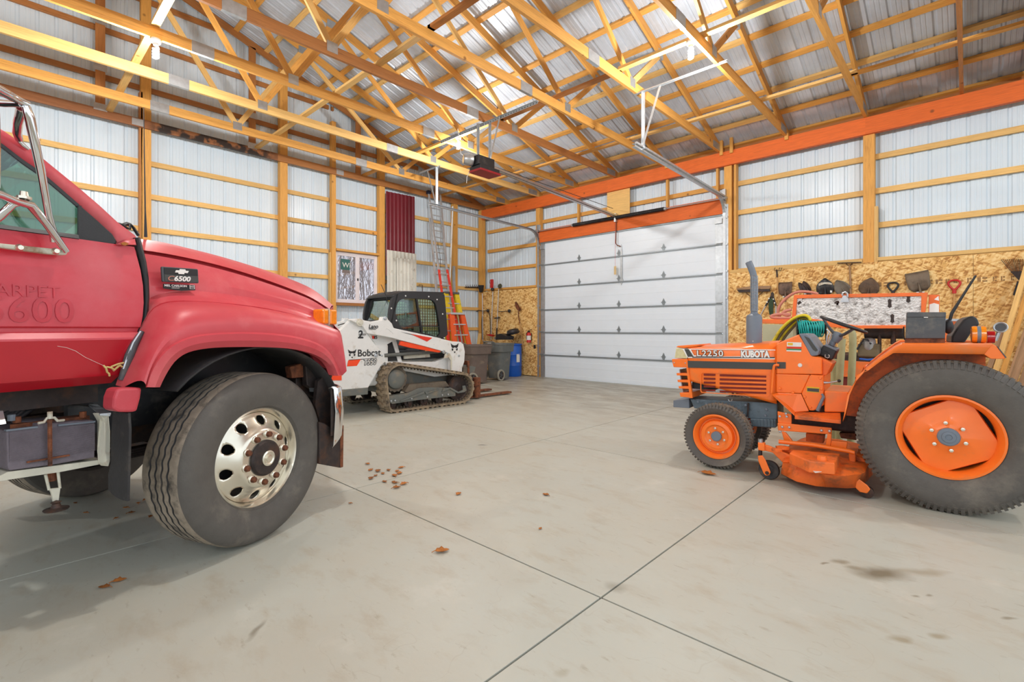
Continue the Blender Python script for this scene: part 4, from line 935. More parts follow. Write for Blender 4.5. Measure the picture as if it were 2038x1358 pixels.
# bumper: chrome wrap-around bar
z0, z1 = .52, .90
b0 = T.y(*c8(470, 640), -1.18)
plan = [(b0.x+.01, -1.165), (b0.x+.06, -1.175), (b0.x+.105, -1.155), (b0.x+.16, -1.05), (b0.x+.24, -.8), (b0.x+.28, -.4), (b0.x+.29, 0)]
pl2 = smoothpts([V((x, y, 0)) for x, y in plan], 2)
rows = []
for k, (zf, ins) in enumerate(((z1-.005, .03), (z1, .012), (z1-.015, 0), (.72, -.012), (z0+.02, 0), (z0, .012))):
    rows.append([V((p.x-ins, p.y+ins*.6, zf-(0.06*max(0, (pl2[0].x+.07-p.x)/.07) if zf < .6 else 0))) for p in pl2])
m = M().grid(rows).both(); m.build('bumper', CHROME, tk, smooth=40, solid=.006)
m = M().grid([[V((p.x-.012, p.y+.014, z)) for p in pl2] for z in (z1-.01, z0+.03)]); m.build('bumper_backing', IRON, tk, smooth=40)
M().poly3([T.y(*c8(*q), -1.12) for q in ((362, 905), (400, 915), (470, 960), (500, 1005), (545, 930), (540, 1240), (525, 1252), (362, 1222))], (0, .03, 0)).build('air_dam', IRON, tk, bevel=.006)
M().poly3([T.y(*c8(*q), -1.125) for q in ((520, 960), (545, 930), (541, 1245), (520, 1250))], (0, .035, 0)).build('air_dam_edge', RUST, tk, bevel=.004)
M().poly3([T.y(*c8(*q), -1.05) for q in ((400, 560), (450, 625), (490, 1000), (450, 950), (365, 910), (330, 780), (350, 600))], (0, .03, 0)).build('splash_shield', IRON, tk)
# signal lamp on the fender
q0 = T.y(*c8(376, 170), -1.0); q1 = T.y(*c8(470, 62), -1.0)
lamp = empty('signal_lamp', q0, 0, tk); dx, dz = q1.x-q0.x, q1.z-q0.z
M().box(0, dx*.45, -.02, .09, 0, dz).build('amber_lens', AMBER, lamp, bevel=.012); M().box(dx*.47, dx*1.05, -.03, .09, -.004, dz*.98).build('amber_lens', AMBER, lamp, bevel=.012)
M().box(dx*.44, dx*.48, -.026, .095, -.006, dz+.004).box(dx*.1, dx, .0, .08, -.03, 0).build('lamp_frame', CREAM, lamp, bevel=.003)
# badges
bb = [T.y(*p, -.925) for p in ((316, 531), (389, 536), (390, 565), (318, 561.5))]
bo = (bb[0]+bb[3])/2; ux = (bb[1]-bb[0]); uy = (bb[0]-bb[3]); bw, bh = ux.length, uy.length; ux = ux.normalized(); uy = uy.normalized()
nn = V((0, -1, 0)); bo = bb[3]+nn*.012
def bp(a, b, off=.0): return bo+ux*a*bw+uy*b*bh+nn*off
bd = empty('model_badge', (0, 0, 0), 0, tk)
M().poly3([bp(.02, 0), bp(.98, 0), bp(1, .06), bp(1, .94), bp(.98, 1), bp(.02, 1), bp(0, .94), bp(0, .06)], nn*.012).build('badge_plate', DGREY, bd, bevel=.003)
M().poly3([bp(.06, .52, .013), bp(.97, .52, .013), bp(.97, .94, .013), bp(.06, .94, .013)], nn*.002).build('badge_panel', INK, bd)
M().poly3([bp(.06, .06, .013), bp(.97, .06, .013), bp(.97, .49, .013), bp(.06, .49, .013)], nn*.002).build('badge_panel', CHARC, bd)
bow = [(-.20, .0), (-.165, .17), (-.07, .17), (-.06, .27), (.10, .27), (.11, .17), (.20, .17), (.165, 0), (.07, 0), (.06, -.10), (-.10, -.10), (-.11, 0)]
M().poly3([bp(.52+a*.95, .66+b*.9, .016) for a, b in bow], nn*.003).build('bow_tie_emblem', DECALW, bd)
text('C', bh*.46, bp(.11, .10, .016), ux, uy, HOSE_P, bd, ext=.0015, shear=.2, sx=1.35)
text('6500', bh*.46, bp(.29, .10, .016), ux, uy, DECALW, bd, ext=.0015, off=.0012, shear=.2, sx=1.15)
b2 = [T.y(*p, -.925) for p in ((323.5, 565), (386.5, 568), (387, 578), (323.5, 574.5))]
M().poly3([p+nn*.004 for p in (b2[0], b2[1], b2[2], (b2[2]+b2[3])/2+V((.01, 0, -.008)), (b2[2]+b2[3])/2+V((-.02, 0, -.006)), b2[3])], nn*.004).build('dealer_plate', INK, bd)
l2 = (b2[0]-b2[3]).length; w2_ = (b2[1]-b2[0]).length
text('MEL CARLSON', l2*.62, b2[3].lerp(b2[0], .45)+ux*w2_*.02+nn*.010, ux, uy, DECALW, bd, ext=.0008, sx=w2_*.74/(l2*.62*6.9), off=.0004)
text('CHEVROLET', l2*.3, b2[3].lerp(b2[0], .08)+ux*w2_*.24+nn*.010, ux, uy, DECALW, bd, ext=.0008)
sq = lambda a, b: b2[3]+ux*w2_*a+uy*l2*b+nn*.009
M().ring([sq(.82, .08), sq(.98, .08), sq(.98, .95), sq(.82, .95)], [sq(.835, .16), sq(.965, .16), sq(.965, .87), sq(.835, .87)], nn*.002).poly3([sq(.84, .45), sq(.96, .45), sq(.95, .62), sq(.85, .62)], nn*.002).build('dealer_emblem', DECALW, bd)
# faded ghost lettering on the door
gu = V((1, 0, 0)); gz = V((0, 0, 1))
for s_, size, px, py, sp_ in (('CARPET', .075, 58, 591, 1.1), ('5600', .155, 28, 641, 1.0)):
    q = T.y(px, py, -1.014); text(s_, size, V((q.x-(.10 if s_ == '5600' else .16), -1.0135, q.z)), gu, gz, GHOST, tk, name='ghost_lettering', ext=0, off=.001 if s_ == '5600' else 0)
for o_ in tk.children:
    if o_.name.startswith('ghost'):
        for v_ in o_.data.vertices: v_.co.y = yb(v_.co.z)-.0035
# scratches with dry grass caught on the lower door
sc_ = [c2(310, 188), c2(360, 196), c2(410, 215), c2(460, 248), c2(530, 280), c2(575, 300)]
M().tube([T.y(*p, -1.034) for p in sc_], .0007, 4).build('scratch', PAPER, tk)
m = M()
for a, b in (((575, 300), (620, 318)), ((600, 300), (668, 278)), ((580, 330), (592, 350)), ((636, 296), (660, 300)), ((560, 292), (580, 330)), ((612, 322), (650, 290))):
    p, q = T.y(*c2(*a), -1.03), T.y(*c2(*b), -1.035); m.tube([p, (p+q)/2+V((0, -.006, .004)), q], .0045, 5)
m.build('dry_grass', mat('straw', (206, 186, 120), .8), tk)
# chrome mirror bracket
mb = empty('mirror_bracket', (0, 0, 0), 0, tk)
def P5(x, y, yy): return T.y(*c5(x, y), yy)
yo = -1.22
N1 = P5(200, 170, yo)
def tb(name, pts, r, mt=CHROME): return M().tube(pts, r, 10).build(name, mt, mb, smooth=50)
tb('upper_arm', [P5(-120, 0, -1.32), P5(20, 80, -1.26), P5(110, 130, yo), P5(205, 178, yo)], [.018, .018, .016, .014])
tb('upper_brace', [P5(-100, 150, -1.1), P5(30, 165, -1.15), P5(150, 168, yo)], [.014, .014, .012])
tb('down_strut', [P5(185, 185, yo), P5(210, 265, yo-.0), P5(290, 640, -1.16), P5(345, 960, -1.09), P5(378, 1080, -1.05), P5(382, 1150, -1.04)], [.014, .017, .015, .014, .015, .012])
tb('pillar_strut', [P5(155, 200, -1.18), P5(128, 300, -1.08), P5(120, 370, -1.0), P5(135, 420, -.97)], [.018, .016, .016, .014])
tb('pillar_foot', [P5(120, 415, -.955), P5(165, 462, -.95), P5(205, 492, -.95)], [.008, .010, .006])
tb('lower_arm', [P5(-120, 770, -1.30), P5(0, 812, -1.26), P5(100, 855, -1.22), P5(215, 885, -1.18), P5(330, 1020, -1.12), P5(470, 1215, -1.05)], [.016, .016, .015, .017, .015, .013])
tb('lower_brace', [P5(-120, 1050, -1.1), P5(0, 970, -1.16), P5(90, 880, -1.2), P5(175, 862, -1.19)], [.015, .015, .014, .014])
M().poly3([P5(*q, -1.045) for q in ((-160, 1135), (0, 1158), (360, 1195), (470, 1208), (485, 1228), (470, 1244), (340, 1236), (0, 1190), (-160, 1168))], (0, .03, 0)).build('base_rail', CREAM, mb, bevel=.006)
for q in ((138, 1190), (395, 1215)): M().cyl(P5(*q, -1.045), P5(*q, -1.045)+V((0, -.014, 0)), .016, .010, 8).build('bolt', ALU, mb)
M().lathe([(0, .03), (.012, .03), (.014, .012), (.024, .010), (.024, 0), (0, 0)], P5(170, 845, -1.2), (0, 0, 1), 12).build('mirror_bolt', ALU, mb)
mh = [P5(-140, 210, -1.40), P5(-5, 190, -1.38), P5(10, 230, -1.38), P5(16, 480, -1.38), P5(14, 760, -1.38), P5(0, 795, -1.38), P5(-140, 780, -1.40)]
M().poly3(mh, (0, .06, 0)).build('mirror_head', CHROME, mb, bevel=.01)
# antenna and wiper hardware by the cowl
M().tube([T.y(290, 472, -.55), T.y(289, 420, -.55), T.y(286, 214, -.55)], [.009, .004, .002], 6).build('antenna', BLACK, tk)
M().tube([T.y(*c5(*q), -.72) for q in ((838, 1020), (870, 1028), (900, 1050), (922, 1055), (930, 1025), (950, 1050), (985, 1105))], .008, 6).build('wiper_arm', BLACK, tk, smooth=50)
M().tube([T.y(*c5(*q), -.6) for q in ((880, 1030), (900, 1020), (925, 1030))], .012, 6).build('wiper_arm', BLACK, tk, smooth=50)
M().poly3(L(c5, [(855, 1158), (880, 1150), (912, 1160), (900, 1172), (885, 1176), (868, 1172)], -.992), (0, -.006, 0)).build('door_leaf', LEAF, tk)
# ---- battery box below the cab
bx = empty('battery_box', (0, 0, 0), 0, tk)
def P6(x, y, yy=-.95): return T.y(*c6(x, y), yy)
M().poly3([P6(-120, 1010), P6(75, 905), P6(1045, 778), P6(1052, 818), P6(600, 905), P6(0, 995), P6(-120, 1040)], (0, .30, 0)).build('battery_tray', CREAM, bx)
M().poly3([P6(1000, 315, -.97), P6(1090, 318, -1.0), P6(1106, 500, -1.0), P6(1104, 800, -1.0), P6(1088, 852, -1.0), P6(1056, 815, -1.0), P6(1054, 700, -1.0), P6(1050, 400, -.97)], (-.01, .05, 0)).build('tray_end_plate', CREAM, bx, bevel=.004)
M().poly3([P6(885, 225, -.72), P6(975, 228, -.75), P6(1112, 312, -1.0), P6(1100, 330, -1.0), P6(1000, 322, -.98)], (0, 0, -.008)).build('tray_end_flange', GALV, bx)
M().poly3([P6(-60, 300, -.95), P6(30, 290, -.95), P6(62, 420, -1.0), P6(-60, 440, -1.0)], (0, .05, -.004)).build('cab_step', GALV, bx)
bt = M().poly3([P6(65, 492), P6(380, 455), P6(380, 420), P6(935, 385), P6(950, 400), P6(950, 760), P6(520, 835), P6(95, 893), P6(78, 860)], (0, .26, 0)).build('battery', BATT, bx, bevel=.005)
m = M()
for k in range(26):
    t = k/26; a, b = P6(90, 520+t*290), P6(945, 425+t*270); m.beam(a+V((0, -.003, 0)), b+V((0, -.003, 0)), .004, .0035)
m.build('battery_ribs', BATT, bx)['kind'] = 'stuff'
M().poly3([P6(60, 482, -.96), P6(380, 445, -.96), P6(380, 462, -.96), P6(64, 500, -.96)], (0, .02, 0)).poly3([P6(585, 430, -.96), P6(955, 392, -.96), P6(955, 408, -.96), P6(585, 446, -.96)], (0, .02, 0)).build('battery_lip', GREY, bx)
M().poly3([P6(100, 430, -.9), P6(300, 410, -.9), P6(900, 340, -.9), P6(800, 330, -.7), P6(150, 400, -.7)], (0, 0, -.02)).build('battery_top', RUST, bx)
m = M().cyl(P6(498, 380, -.975), P6(502, 840, -.975), .0085, seg=8).build('hold_down_rod', RUST, bx)
M().tube([P6(380, 415, -.97), P6(440, 405, -.97), P6(470, 365, -.97), P6(545, 360, -.97), P6(575, 392, -.97), P6(640, 385, -.96)], .006, 6).cyl(P6(500, 370, -.97), P6(500, 300, -.97), .010, seg=8).build('hold_down_clamp', CREAM, bx)
M().poly3([P6(275, 800, -.965), P6(700, 730, -.965), P6(700, 745, -.965), P6(275, 815, -.965)], (0, .01, 0)).build('retaining_strip', RUST, bx)
random.seed(3)
for k in range(5):
    pts = [P6(40+k*30, 330+k*12, -.80), P6(260+40*k, 150+60*random.random(), -.74), P6(560+50*k, 230-40*random.random(), -.72), P6(760+40*k, 190+70*random.random(), -.70)]
    M().tube(smoothpts(pts, 2), .012, 7).build('battery_cable', BLACK, bx, smooth=60)
for q in ((115, 330), (170, 350), (830, 300)): M().cyl(P6(*q, -.9), P6(q[0], q[1]+60, -.9), .014, seg=10).build('terminal', RUST if q[0] != 115 else GREY, bx)
# drop step stirrup
M().tube([P6(455, 930, -.93), P6(490, 1080, -.93), P6(600, 1065, -.93), P6(580, 905, -.93)], .006, 6).poly3([P6(490, 1075, -.935), P6(605, 1062, -.935), P6(582, 1225, -.935), P6(542, 1225, -.935), P6(515, 1110, -.935)], (0, .012, 0)).build('step_stirrup', CREAM, bx)
M().lathe([(0, 0), (.045, .0), (.047, .006), (.02, .012), (.014, .03), (.02, .036), (.0, .045)], P6(562, 1284, -.95), (0, 0, 1), 18).build('step_foot', IRON, bx, smooth=30)
M().cyl(P6(520, 905, -.9), P6(525, 990, -.9), .018, seg=10).build('step_pivot', RUST, bx)
# mud flap behind the wheel
xf_ = -.74
fp = [T.x(*c6(*q), xf_) for q in ((1128, 290), (1200, 300), (1282, 315), (1293, 480), (1285, 800), (1278, 1010), (1272, 1200), (1225, 1190), (1175, 1168), (1120, 1130), (1080, 1080), (1080, 930), (1105, 820), (1110, 500))]
m = M().poly3(fp, (.012, 0, 0)); m.build('mud_flap', RUBBER_D, tk, bevel=.003)
m.mirrored().build('mud_flap', RUBBER_D, tk)
# rear axle wheels and flatbed frame beyond the picture
# ================================================================== COMPACT TRACK LOADER
Bf = Frame(R(46), 775, 824, 6.72, -.84)
bo_ = vehicle(Bf, 'track_loader', 'white compact track loader with black cab and rubber tracks, in front of the window', 'loader')
d3 = lambda x, y: (640+x*.2504, 500+y*.2504)
e3 = lambda x, y: (660+x*.15702, 680+y*.15702)
g3 = lambda x, y: (660+x*.11779, 540+y*.11779)
def BL(f, pts, y): return [Bf.y(*f(*p), y) for p in pts]
# ---- tracks
sp_c = Bf.y(*e3(850, 480), -.80); id_c = Bf.y(*e3(1640, 620), -.80)
BTH = .028
circ = [(sp_c.x, sp_c.z, .215), (id_c.x, id_c.z+.0, .23), (.10, .125, .085), (id_c.x-.05, .14, .10)]
circ = [(x, max(z, r+BTH+.022), r) for x, z, r in circ]
NT = 132
inn = hullpath(circ, NT)
cxm = sum(p[0] for p in inn)/NT; czm = sum(p[1] for p in inn)/NT
def nrm(P, i):
    a, b = P[i-1], P[(i+1) % len(P)]; tx, tz = b[0]-a[0], b[1]-a[1]; l = math.hypot(tx, tz); nx, nz = tz/l, -tx/l
    if nx*(P[i][0]-cxm)+nz*(P[i][1]-czm) < 0: nx, nz = -nx, -nz
    return nx, nz, tx/l, tz/l
def mk_track(y0, y1):
    g = empty('track', (0, 0, 0), 0, bo_); rows = []
    for i in range(NT+1):
        i_ = i % NT; nx, nz, _, _ = nrm(inn, i_); x, z = inn[i_]
        rows.append([(x, y0, z), (x+nx*BTH, y0, z+nz*BTH), (x+nx*BTH, y1, z+nz*BTH), (x, y1, z), (x, y0, z)])
    M().grid(rows).build('belt', TRACKM, g, smooth=30)
    m = M(); P = [(x+nrm(inn, i)[0]*(BTH+.010), z+nrm(inn, i)[1]*(BTH+.010)) for i, (x, z) in enumerate(inn)]
    nl = 44
    for k in range(nl):
        i = int(k*NT/nl); nx, nz, tx, tz = nrm(inn, i); x, z = P[i]
        for j, (a, b) in enumerate(((y0+.0, y0+(y1-y0)*.40), (y0+(y1-y0)*.34, y0+(y1-y0)*.66), (y0+(y1-y0)*.60, y1))):
            sh_ = .030 if j == 1 else 0; m.beam((x+tx*sh_, a+.006, z+tz*sh_), (x+tx*sh_, b-.006, z+tz*sh_), .050, .026, up=(nx, 0, nz))
    m.build('lugs', TRACKM, g, bevel=.004)['kind'] = 'stuff'
    m = M()
    for i in range(0, NT, 2):
        nx, nz, tx, tz = nrm(inn, i); x, z = inn[i]
        m.beam((x-nx*.016, (y0+y1)/2-.05, z-nz*.016), (x-nx*.016, (y0+y1)/2-.02, z-nz*.016), .02, .03, up=(nx, 0, nz)); m.beam((x-nx*.006, y0+.04, z-nz*.006), (x-nx*.006, y0+.08, z-nz*.006), .014, .012, up=(nx, 0, nz))
    m.build('drive_lugs', MUD, g)['kind'] = 'stuff'
    s_ = -1 if y0 < 0 else 1; ym = (y0+y1)/2; yo_ = y0 if s_ < 0 else y1
    # sprocket, idler, rollers, frame
    r = .215; th = M()
    prof = []
    for k in range(34):
        a = 2*math.pi*k/34; rr = r*(1.0 if k % 2 else .90); prof.append((circ[0][0]+rr*math.cos(a), circ[0][1]+rr*math.sin(a)))
    th.prism(prof, lambda a, b, c: (a, c, b), ym-.03, ym+.03); th.build('sprocket', MUD, g)
    M().lathe([(0, .09), (.10, .085), (.15, .06), (.165, .03), (.165, -.08), (0, -.08)], (circ[0][0], ym, circ[0][1]), (0, s_, 0), 28).build('drive_motor', BOBGREY, g, smooth=35)
    M().lathe([(0, .05), (.06, .05), (.08, .035), (.19, .03), (.215, .05), (.225, .05), (.225, -.05), (0, -.05)], (circ[1][0], ym, circ[1][1]), (0, s_, 0), 32).build('idler', IRON, g, smooth=35)
    rx = [.10, .40, .70, 1.0]
    for x in rx: M().lathe([(0, .085), (.028, .085), (.03, .07), (.075, .066), (.078, -.06), (0, -.06)], (x, ym, BTH+.022+.078), (0, s_, 0), 20).build('roller', IRON, g, smooth=35)
    for x in rx+[.03, 1.12]: M().lathe([(0, .012), (.014, .008), (.016, 0)], (x, yo_+s_*-.005, .20), (0, s_, 0), 10).build('roller_bolt', GALV, g, smooth=40)
    def F(pts, yy): return [Bf.y(*e3(*p), -.80) for p in pts]
    def pp(name, pts, mt, yy, t): M().poly3([V((p.x, yy, p.z)) for p in F(pts, 0)], (0, -s_*t, 0)).build(name, mt, g, bevel=.004)
    pp('track_frame', [(720, 690), (960, 650), (1090, 590), (1240, 580), (1480, 585), (1560, 640), (1560, 690), (1400, 705), (1060, 745), (760, 790), (725, 770)], BOBGREY, yo_-s_*.015, .10)
    pp('frame_cover', [(990, 545), (1180, 530), (1450, 505), (1500, 570), (1200, 615), (1000, 660), (930, 640)], MUD, yo_-s_*.05, .12)
    pp('frame_plate', [(845, 752), (880, 755), (1160, 655), (1150, 625), (1120, 640)], BOBGREY, yo_+s_*.008, .02)
    pp('frame_plate', [(1180, 670), (1340, 605), (1350, 592), (1200, 640), (1165, 635)], BOBGREY, yo_+s_*.008, .02)
    pp('frame_plate', [(1380, 640), (1480, 600), (1580, 655), (1660, 640), (1690, 620), (1675, 555), (1640, 560), (1645, 610), (1590, 635), (1490, 580), (1400, 590)], BOBGREY, yo_+s_*.008, .02)
    return g
mk_track(-.84, -.52); mk_track(.52, .84)
# ---- lower body and rear frame
M().box(.05, 1.35, -.50, .50, .28, .80).build('lower_body', BOBGREY, bo_, bevel=.02)
tail = BL(d3, [(-60, 640), (60, 600), (150, 628), (240, 540), (300, 536), (345, 552), (395, 560), (365, 655), (430, 750), (470, 790), (500, 830), (508, 880), (470, 915), (430, 985), (395, 1045), (372, 1086), (190, 1102), (60, 1105), (-60, 1100)], -.66)
for s_ in (1, -1):
    m = M().poly3(tail, (0, .10, 0)); m = m if s_ > 0 else m.mirrored(); m.build('rear_upright', WHITE, bo_, bevel=.01)
xr_ = min(p.x for p in tail)
M().box(xr_-.02, .15, -.56, .56, .42, 1.08).build('engine_cover', WHITE, bo_, bevel=.04)
M().poly3(BL(d3, [(-60, 1100), (190, 1102), (372, 1086), (370, 1140), (200, 1155), (-60, 1165)], -.66), (0, 1.32, 0)).build('rear_bumper', BOBGREY, bo_, bevel=.01)
M().poly3(BL(d3, [(-60, 985), (160, 985), (160, 1028), (-60, 1028)], -.67), (0, .04, 0)).build('orange_band', BOBORANGE, bo_)
# white side body above the track
side = BL(d3, [(505, 880), (600, 880), (900, 880), (985, 850), (1030, 840), (1032, 985), (900, 1000), (700, 960), (520, 930)], -.60)
for s_ in (1, -1):
    m = M().poly3(side, (0, .10, 0)); m = m if s_ > 0 else m.mirrored(); m.build('side_frame', WHITE, bo_, bevel=.006)
M().poly3(BL(d3, [(500, 800), (960, 800), (960, 885), (500, 885)], -.46), (0, .06, 0)).build('dark_recess', BLACKM, bo_)
M().poly3(BL(d3, [(655, 830), (860, 818), (862, 843), (655, 858)], -.50), (0, .02, 0)).build('access_plate', CREAM, bo_)
M().tube([Bf.y(*d3(500, 830), -.56), Bf.y(*d3(700, 815), -.56), Bf.y(*d3(960, 800), -.56)], [.03, .028, .022], 12).build('lift_cylinder', BOBGREY, bo_, smooth=40)
M().poly3(BL(d3, [(560, 700), (590, 700), (640, 880), (610, 885)], -.52), (0, .04, 0)).build('white_link', WHITE, bo_)
M().poly3(BL(d3, [(470, 770), (560, 700), (600, 780), (600, 870), (510, 870), (500, 820)], -.50), (0, .03, 0)).build('radiator_grille', BLACKM, bo_)
M().poly3(BL(d3, [(380, 660), (600, 700), (560, 720), (470, 770), (430, 740)], -.55), (0, .03, 0)).build('white_cowl', WHITE, bo_)
# ---- lift arms
arm = BL(d3, [(228, 548), (300, 536), (345, 552), (400, 562), (480, 548), (486, 522), (520, 524), (530, 545), (560, 575), (575, 612), (850, 672), (1040, 718), (1105, 722), (1128, 740), (1140, 800), (1135, 880), (1118, 930), (1116, 990), (1034, 986), (1032, 850), (1010, 812), (940, 790), (800, 752), (640, 712), (560, 690), (470, 672), (366, 655), (330, 600)], -.72)
for s_ in (1, -1):
    m = M().poly3(arm, (0, .11, 0)); m = m if s_ > 0 else m.mirrored(); m.build('lift_arm', WHITE, bo_, bevel=.008)
def dec(name, f, pts, mt, y, t=.003): return M().poly3(BL(f, pts, y), (0, -t, 0)).build(name, mt, bo_)
M().poly3(BL(d3, [(632, 715), (700, 728), (940, 782), (948, 800), (935, 808), (700, 768), (622, 748)], -.70), (0, .05, 0)).build('orange_guard', BOBORANGE, bo_, bevel=.006)
dec('red_wedge', d3, [(705, 658), (880, 690), (838, 720)], DECALR, -.722); dec('black_wedge', d3, [(630, 643), (705, 658), (740, 672)], INK, -.722)
M().tube(BL(d3, [(500, 640), (515, 615), (530, 620), (570, 655)], -.722), .004, 6).build('arm_crease', WHITE, bo_)
for q, r in (((305, 567), .055), ((505, 535), .03), ((972, 802), .03), ((996, 818), .02), ((1092, 832), .02), ((480, 832), .018), ((432, 833), .03)):
    c = Bf.y(*d3(*q), -.725); M().lathe([(0, .02), (r*.5, .02), (r*.55, .006), (r, .004), (r, -.004), (0, -.004)], c, (0, -1, 0), 18).build('pivot_pin', CREAM if r > .05 else GALV, bo_, smooth=30)
M().poly3(BL(d3, [(985, 815), (1020, 812), (1040, 850), (1034, 985), (1028, 985), (1028, 870), (1010, 845), (975, 850)], -.735), (0, .02, 0)).build('arm_bracket', CREAM, bo_)
# attachment: quick coupler, forks, backrest
q0 = Bf.y(*d3(1125, 1000), -.55)
M().box(q0.x+.0, q0.x+.10, -.55, .55, .10, .62).build('coupler', MUD, bo_, bevel=.01)
M().poly3(BL(d3, [(1120, 900), (1225, 920), (1215, 960), (1120, 985)], -.45), (0, .8, 0)).build('coupler_top', BOBGREY, bo_)
fk = struct  # forks
for yy in (-.42, .18):
    M().box(q0.x+.16, q0.x+.21, yy-.06, yy+.06, .03, .72).box(q0.x+.16, q0.x+1.30, yy-.06, yy+.06, .022, .055).build('fork', RUST, bo_, bevel=.004)
M().box(q0.x+.10, q0.x+.17, -.58, .58, .38, .46).box(q0.x+.10, q0.x+.17, -.58, .58, .06, .14).build('fork_carriage', MUD, bo_)
qe = Bf.y(*d3(1232, 1160), -.50)
M().cyl((qe.x, -.50, .03), (qe.x, -.50, .40), .075, seg=14).build('carriage_end', RUST, bo_, smooth=40)
# ---- cab
yc = -.46
out = BL(d3, [(548, 560), (535, 520), (548, 430), (562, 372), (600, 336), (650, 322), (800, 322), (930, 326), (975, 332), (984, 400), (996, 560), (1006, 700), (860, 670), (700, 636), (590, 612), (570, 600)], yc)
inn_ = BL(d3, [(612, 560), (590, 515), (590, 470), (600, 420), (625, 388), (665, 376), (770, 378), (860, 382), (896, 398), (914, 440), (935, 560), (946, 688), (860, 662), (720, 632), (640, 615), (618, 590)], yc)
out0 = out; out = smoothpts(out, 1, True); inn_ = smoothpts(inn_, 1, True)
cabg = empty('cab', (0, 0, 0), 0, bo_)
for s_ in (1, -1):
    m = M().ring(out, inn_, (0, .06, 0)); m = m if s_ > 0 else m.mirrored(); m.build('side_frame', BLACK, cabg, bevel=.006)
    m = M().poly3([p+V((0, .03, 0)) for p in inn_], (0, .004, 0)); m = m if s_ > 0 else m.mirrored(); m.build('side_glass', GLASS_T, cabg)
    # woven wire guard
    m = M(); xs_ = [p.x for p in inn_]; x0_, x1_ = min(xs_), max(xs_); zz_ = [p.z for p in inn_]; z0_, z1_ = min(zz_), max(zz_)
    def spanx(z):
        r_ = []
        for a, b in zip(inn_, inn_[1:]+inn_[:1]):
            if (a.z-z)*(b.z-z) < 0: r_.append(a.x+(b.x-a.x)*(z-a.z)/(b.z-a.z))
        return sorted(r_)
    def spanz(x):
        r_ = []
        for a, b in zip(inn_, inn_[1:]+inn_[:1]):
            if (a.x-x)*(b.x-x) < 0: r_.append(a.z+(b.z-a.z)*(x-a.x)/(b.x-a.x))
        return sorted(r_)
    k = 1
    while z0_+k*.05 < z1_:
        q = spanx(z0_+k*.05)
        if len(q) > 1: m.beam((q[0], yc+.045, z0_+k*.05), (q[-1], yc+.045, z0_+k*.05), .009, .010)
        k += 1
    k = 1
    while x0_+k*.05 < x1_:
        q = spanz(x0_+k*.05)
        if len(q) > 1: m.beam((x0_+k*.05, yc+.045, q[0]), (x0_+k*.05, yc+.045, q[-1]), .009, .010)
        k += 1
    m = m if s_ > 0 else m.mirrored(); m.build('wire_guard', BLACKM, cabg)['kind'] = 'stuff'
a, b = BL(d3, [(755, 380), (800, 700)], yc+.02); M().beam(a, V((b.x, b.y, a.z-.62)), .02, .03).build('window_post', BLACKM, cabg)
a, b = BL(d3, [(620, 598), (945, 600)], yc+.02); M().beam(a, b, .02, .014).build('window_rail', BLACKM, cabg)
# rear: corner posts, rear window, roof with ribs
rc = BL(d3, [(548, 560), (548, 430), (566, 365), (610, 332), (660, 322)], yc)
rows = []
prof = resample(smoothpts([V((p.x, 0, p.z)) for p in rc]+[V((out0[8].x, 0, out0[8].z+.0))], 2), 22)
for yy, ins in ((-.46, 0.), (-.44, -.008), (-.38, -.014), (-.2, -.02), (0, -.02), (.2, -.02), (.38, -.014), (.44, -.008), (.46, 0)):
    rows.append([V((p.x+ins*(1 if i < 8 else 0), yy, p.z-ins*.6*(1 if i > 6 else .3))) for i, p in enumerate(prof)])
M().grid([r[6:] for r in rows]).build('cab_roof', BLACK, cabg, smooth=40, solid=.02)
for yy in (-.22, 0, .22): M().tube([V((p.x-.01, yy, p.z+.018)) for p in prof[7:]], .012, 6).build('roof_rib', BLACK, cabg, smooth=50)
xb_ = prof[0].x; zb_ = prof[0].z; zt2 = prof[8].z
oR = [V((xb_, -.46, zb_-.05)), V((xb_, .46, zb_-.05)), V((prof[7].x, .46, prof[7].z+.01)), V((prof[7].x, -.46, prof[7].z+.01))]
iR = [V((xb_+.01, -.36, zb_+.03)), V((xb_+.01, .36, zb_+.03)), V((prof[7].x-.005, .33, prof[7].z-.07)), V((prof[7].x-.005, -.33, prof[7].z-.07))]
M().ring(oR, iR, (.03, 0, 0)).build('rear_frame', BLACK, cabg); M().poly3(iR, (.004, 0, 0)).build('rear_glass', GLASS_T, cabg)
M().box(.0+xb_, out0[11].x-.05, -.44, .44, .70, .86).build('cab_base', BLACKM, cabg)
M().box(xb_+.42, xb_+.52, -.20, .20, .95, 1.50).box(xb_+.45, xb_+.85, -.22, .22, .86, .98).build('seat', DGREY, cabg, bevel=.04)
M().box(out0[9].x-.06, out0[9].x, -.44, -.40, .8, 1.82).box(out0[9].x-.06, out0[9].x, .40, .44, .8, 1.82).build('front_post', BLACK, cabg)
for sx in (.45, .75): M().tube([(xb_+sx, -.32, 1.0), (xb_+sx+.03, -.32, 1.28)], .016, 8).build('control_lever', BLACK, cabg)
for q in ((668, 356), (852, 362), (595, 552), (598, 640), (555, 455), (918, 385), (962, 500), (975, 690)): M().lathe([(0, .006), (.012, .004), (.014, 0)], Bf.y(*d3(*q), yc-.001), (0, -1, 0), 8).build('white_cap', WHITE, cabg)
M().tube(BL(g3, [(945, 560), (920, 420), (870, 300), (835, 225)], yc+.2), .005, 6).build('antenna', BLACK, bo_)
M().tube(BL(d3, [(130, 590), (170, 578), (230, 560)], -.5), .008, 6).build('hose', BLACK, bo_)
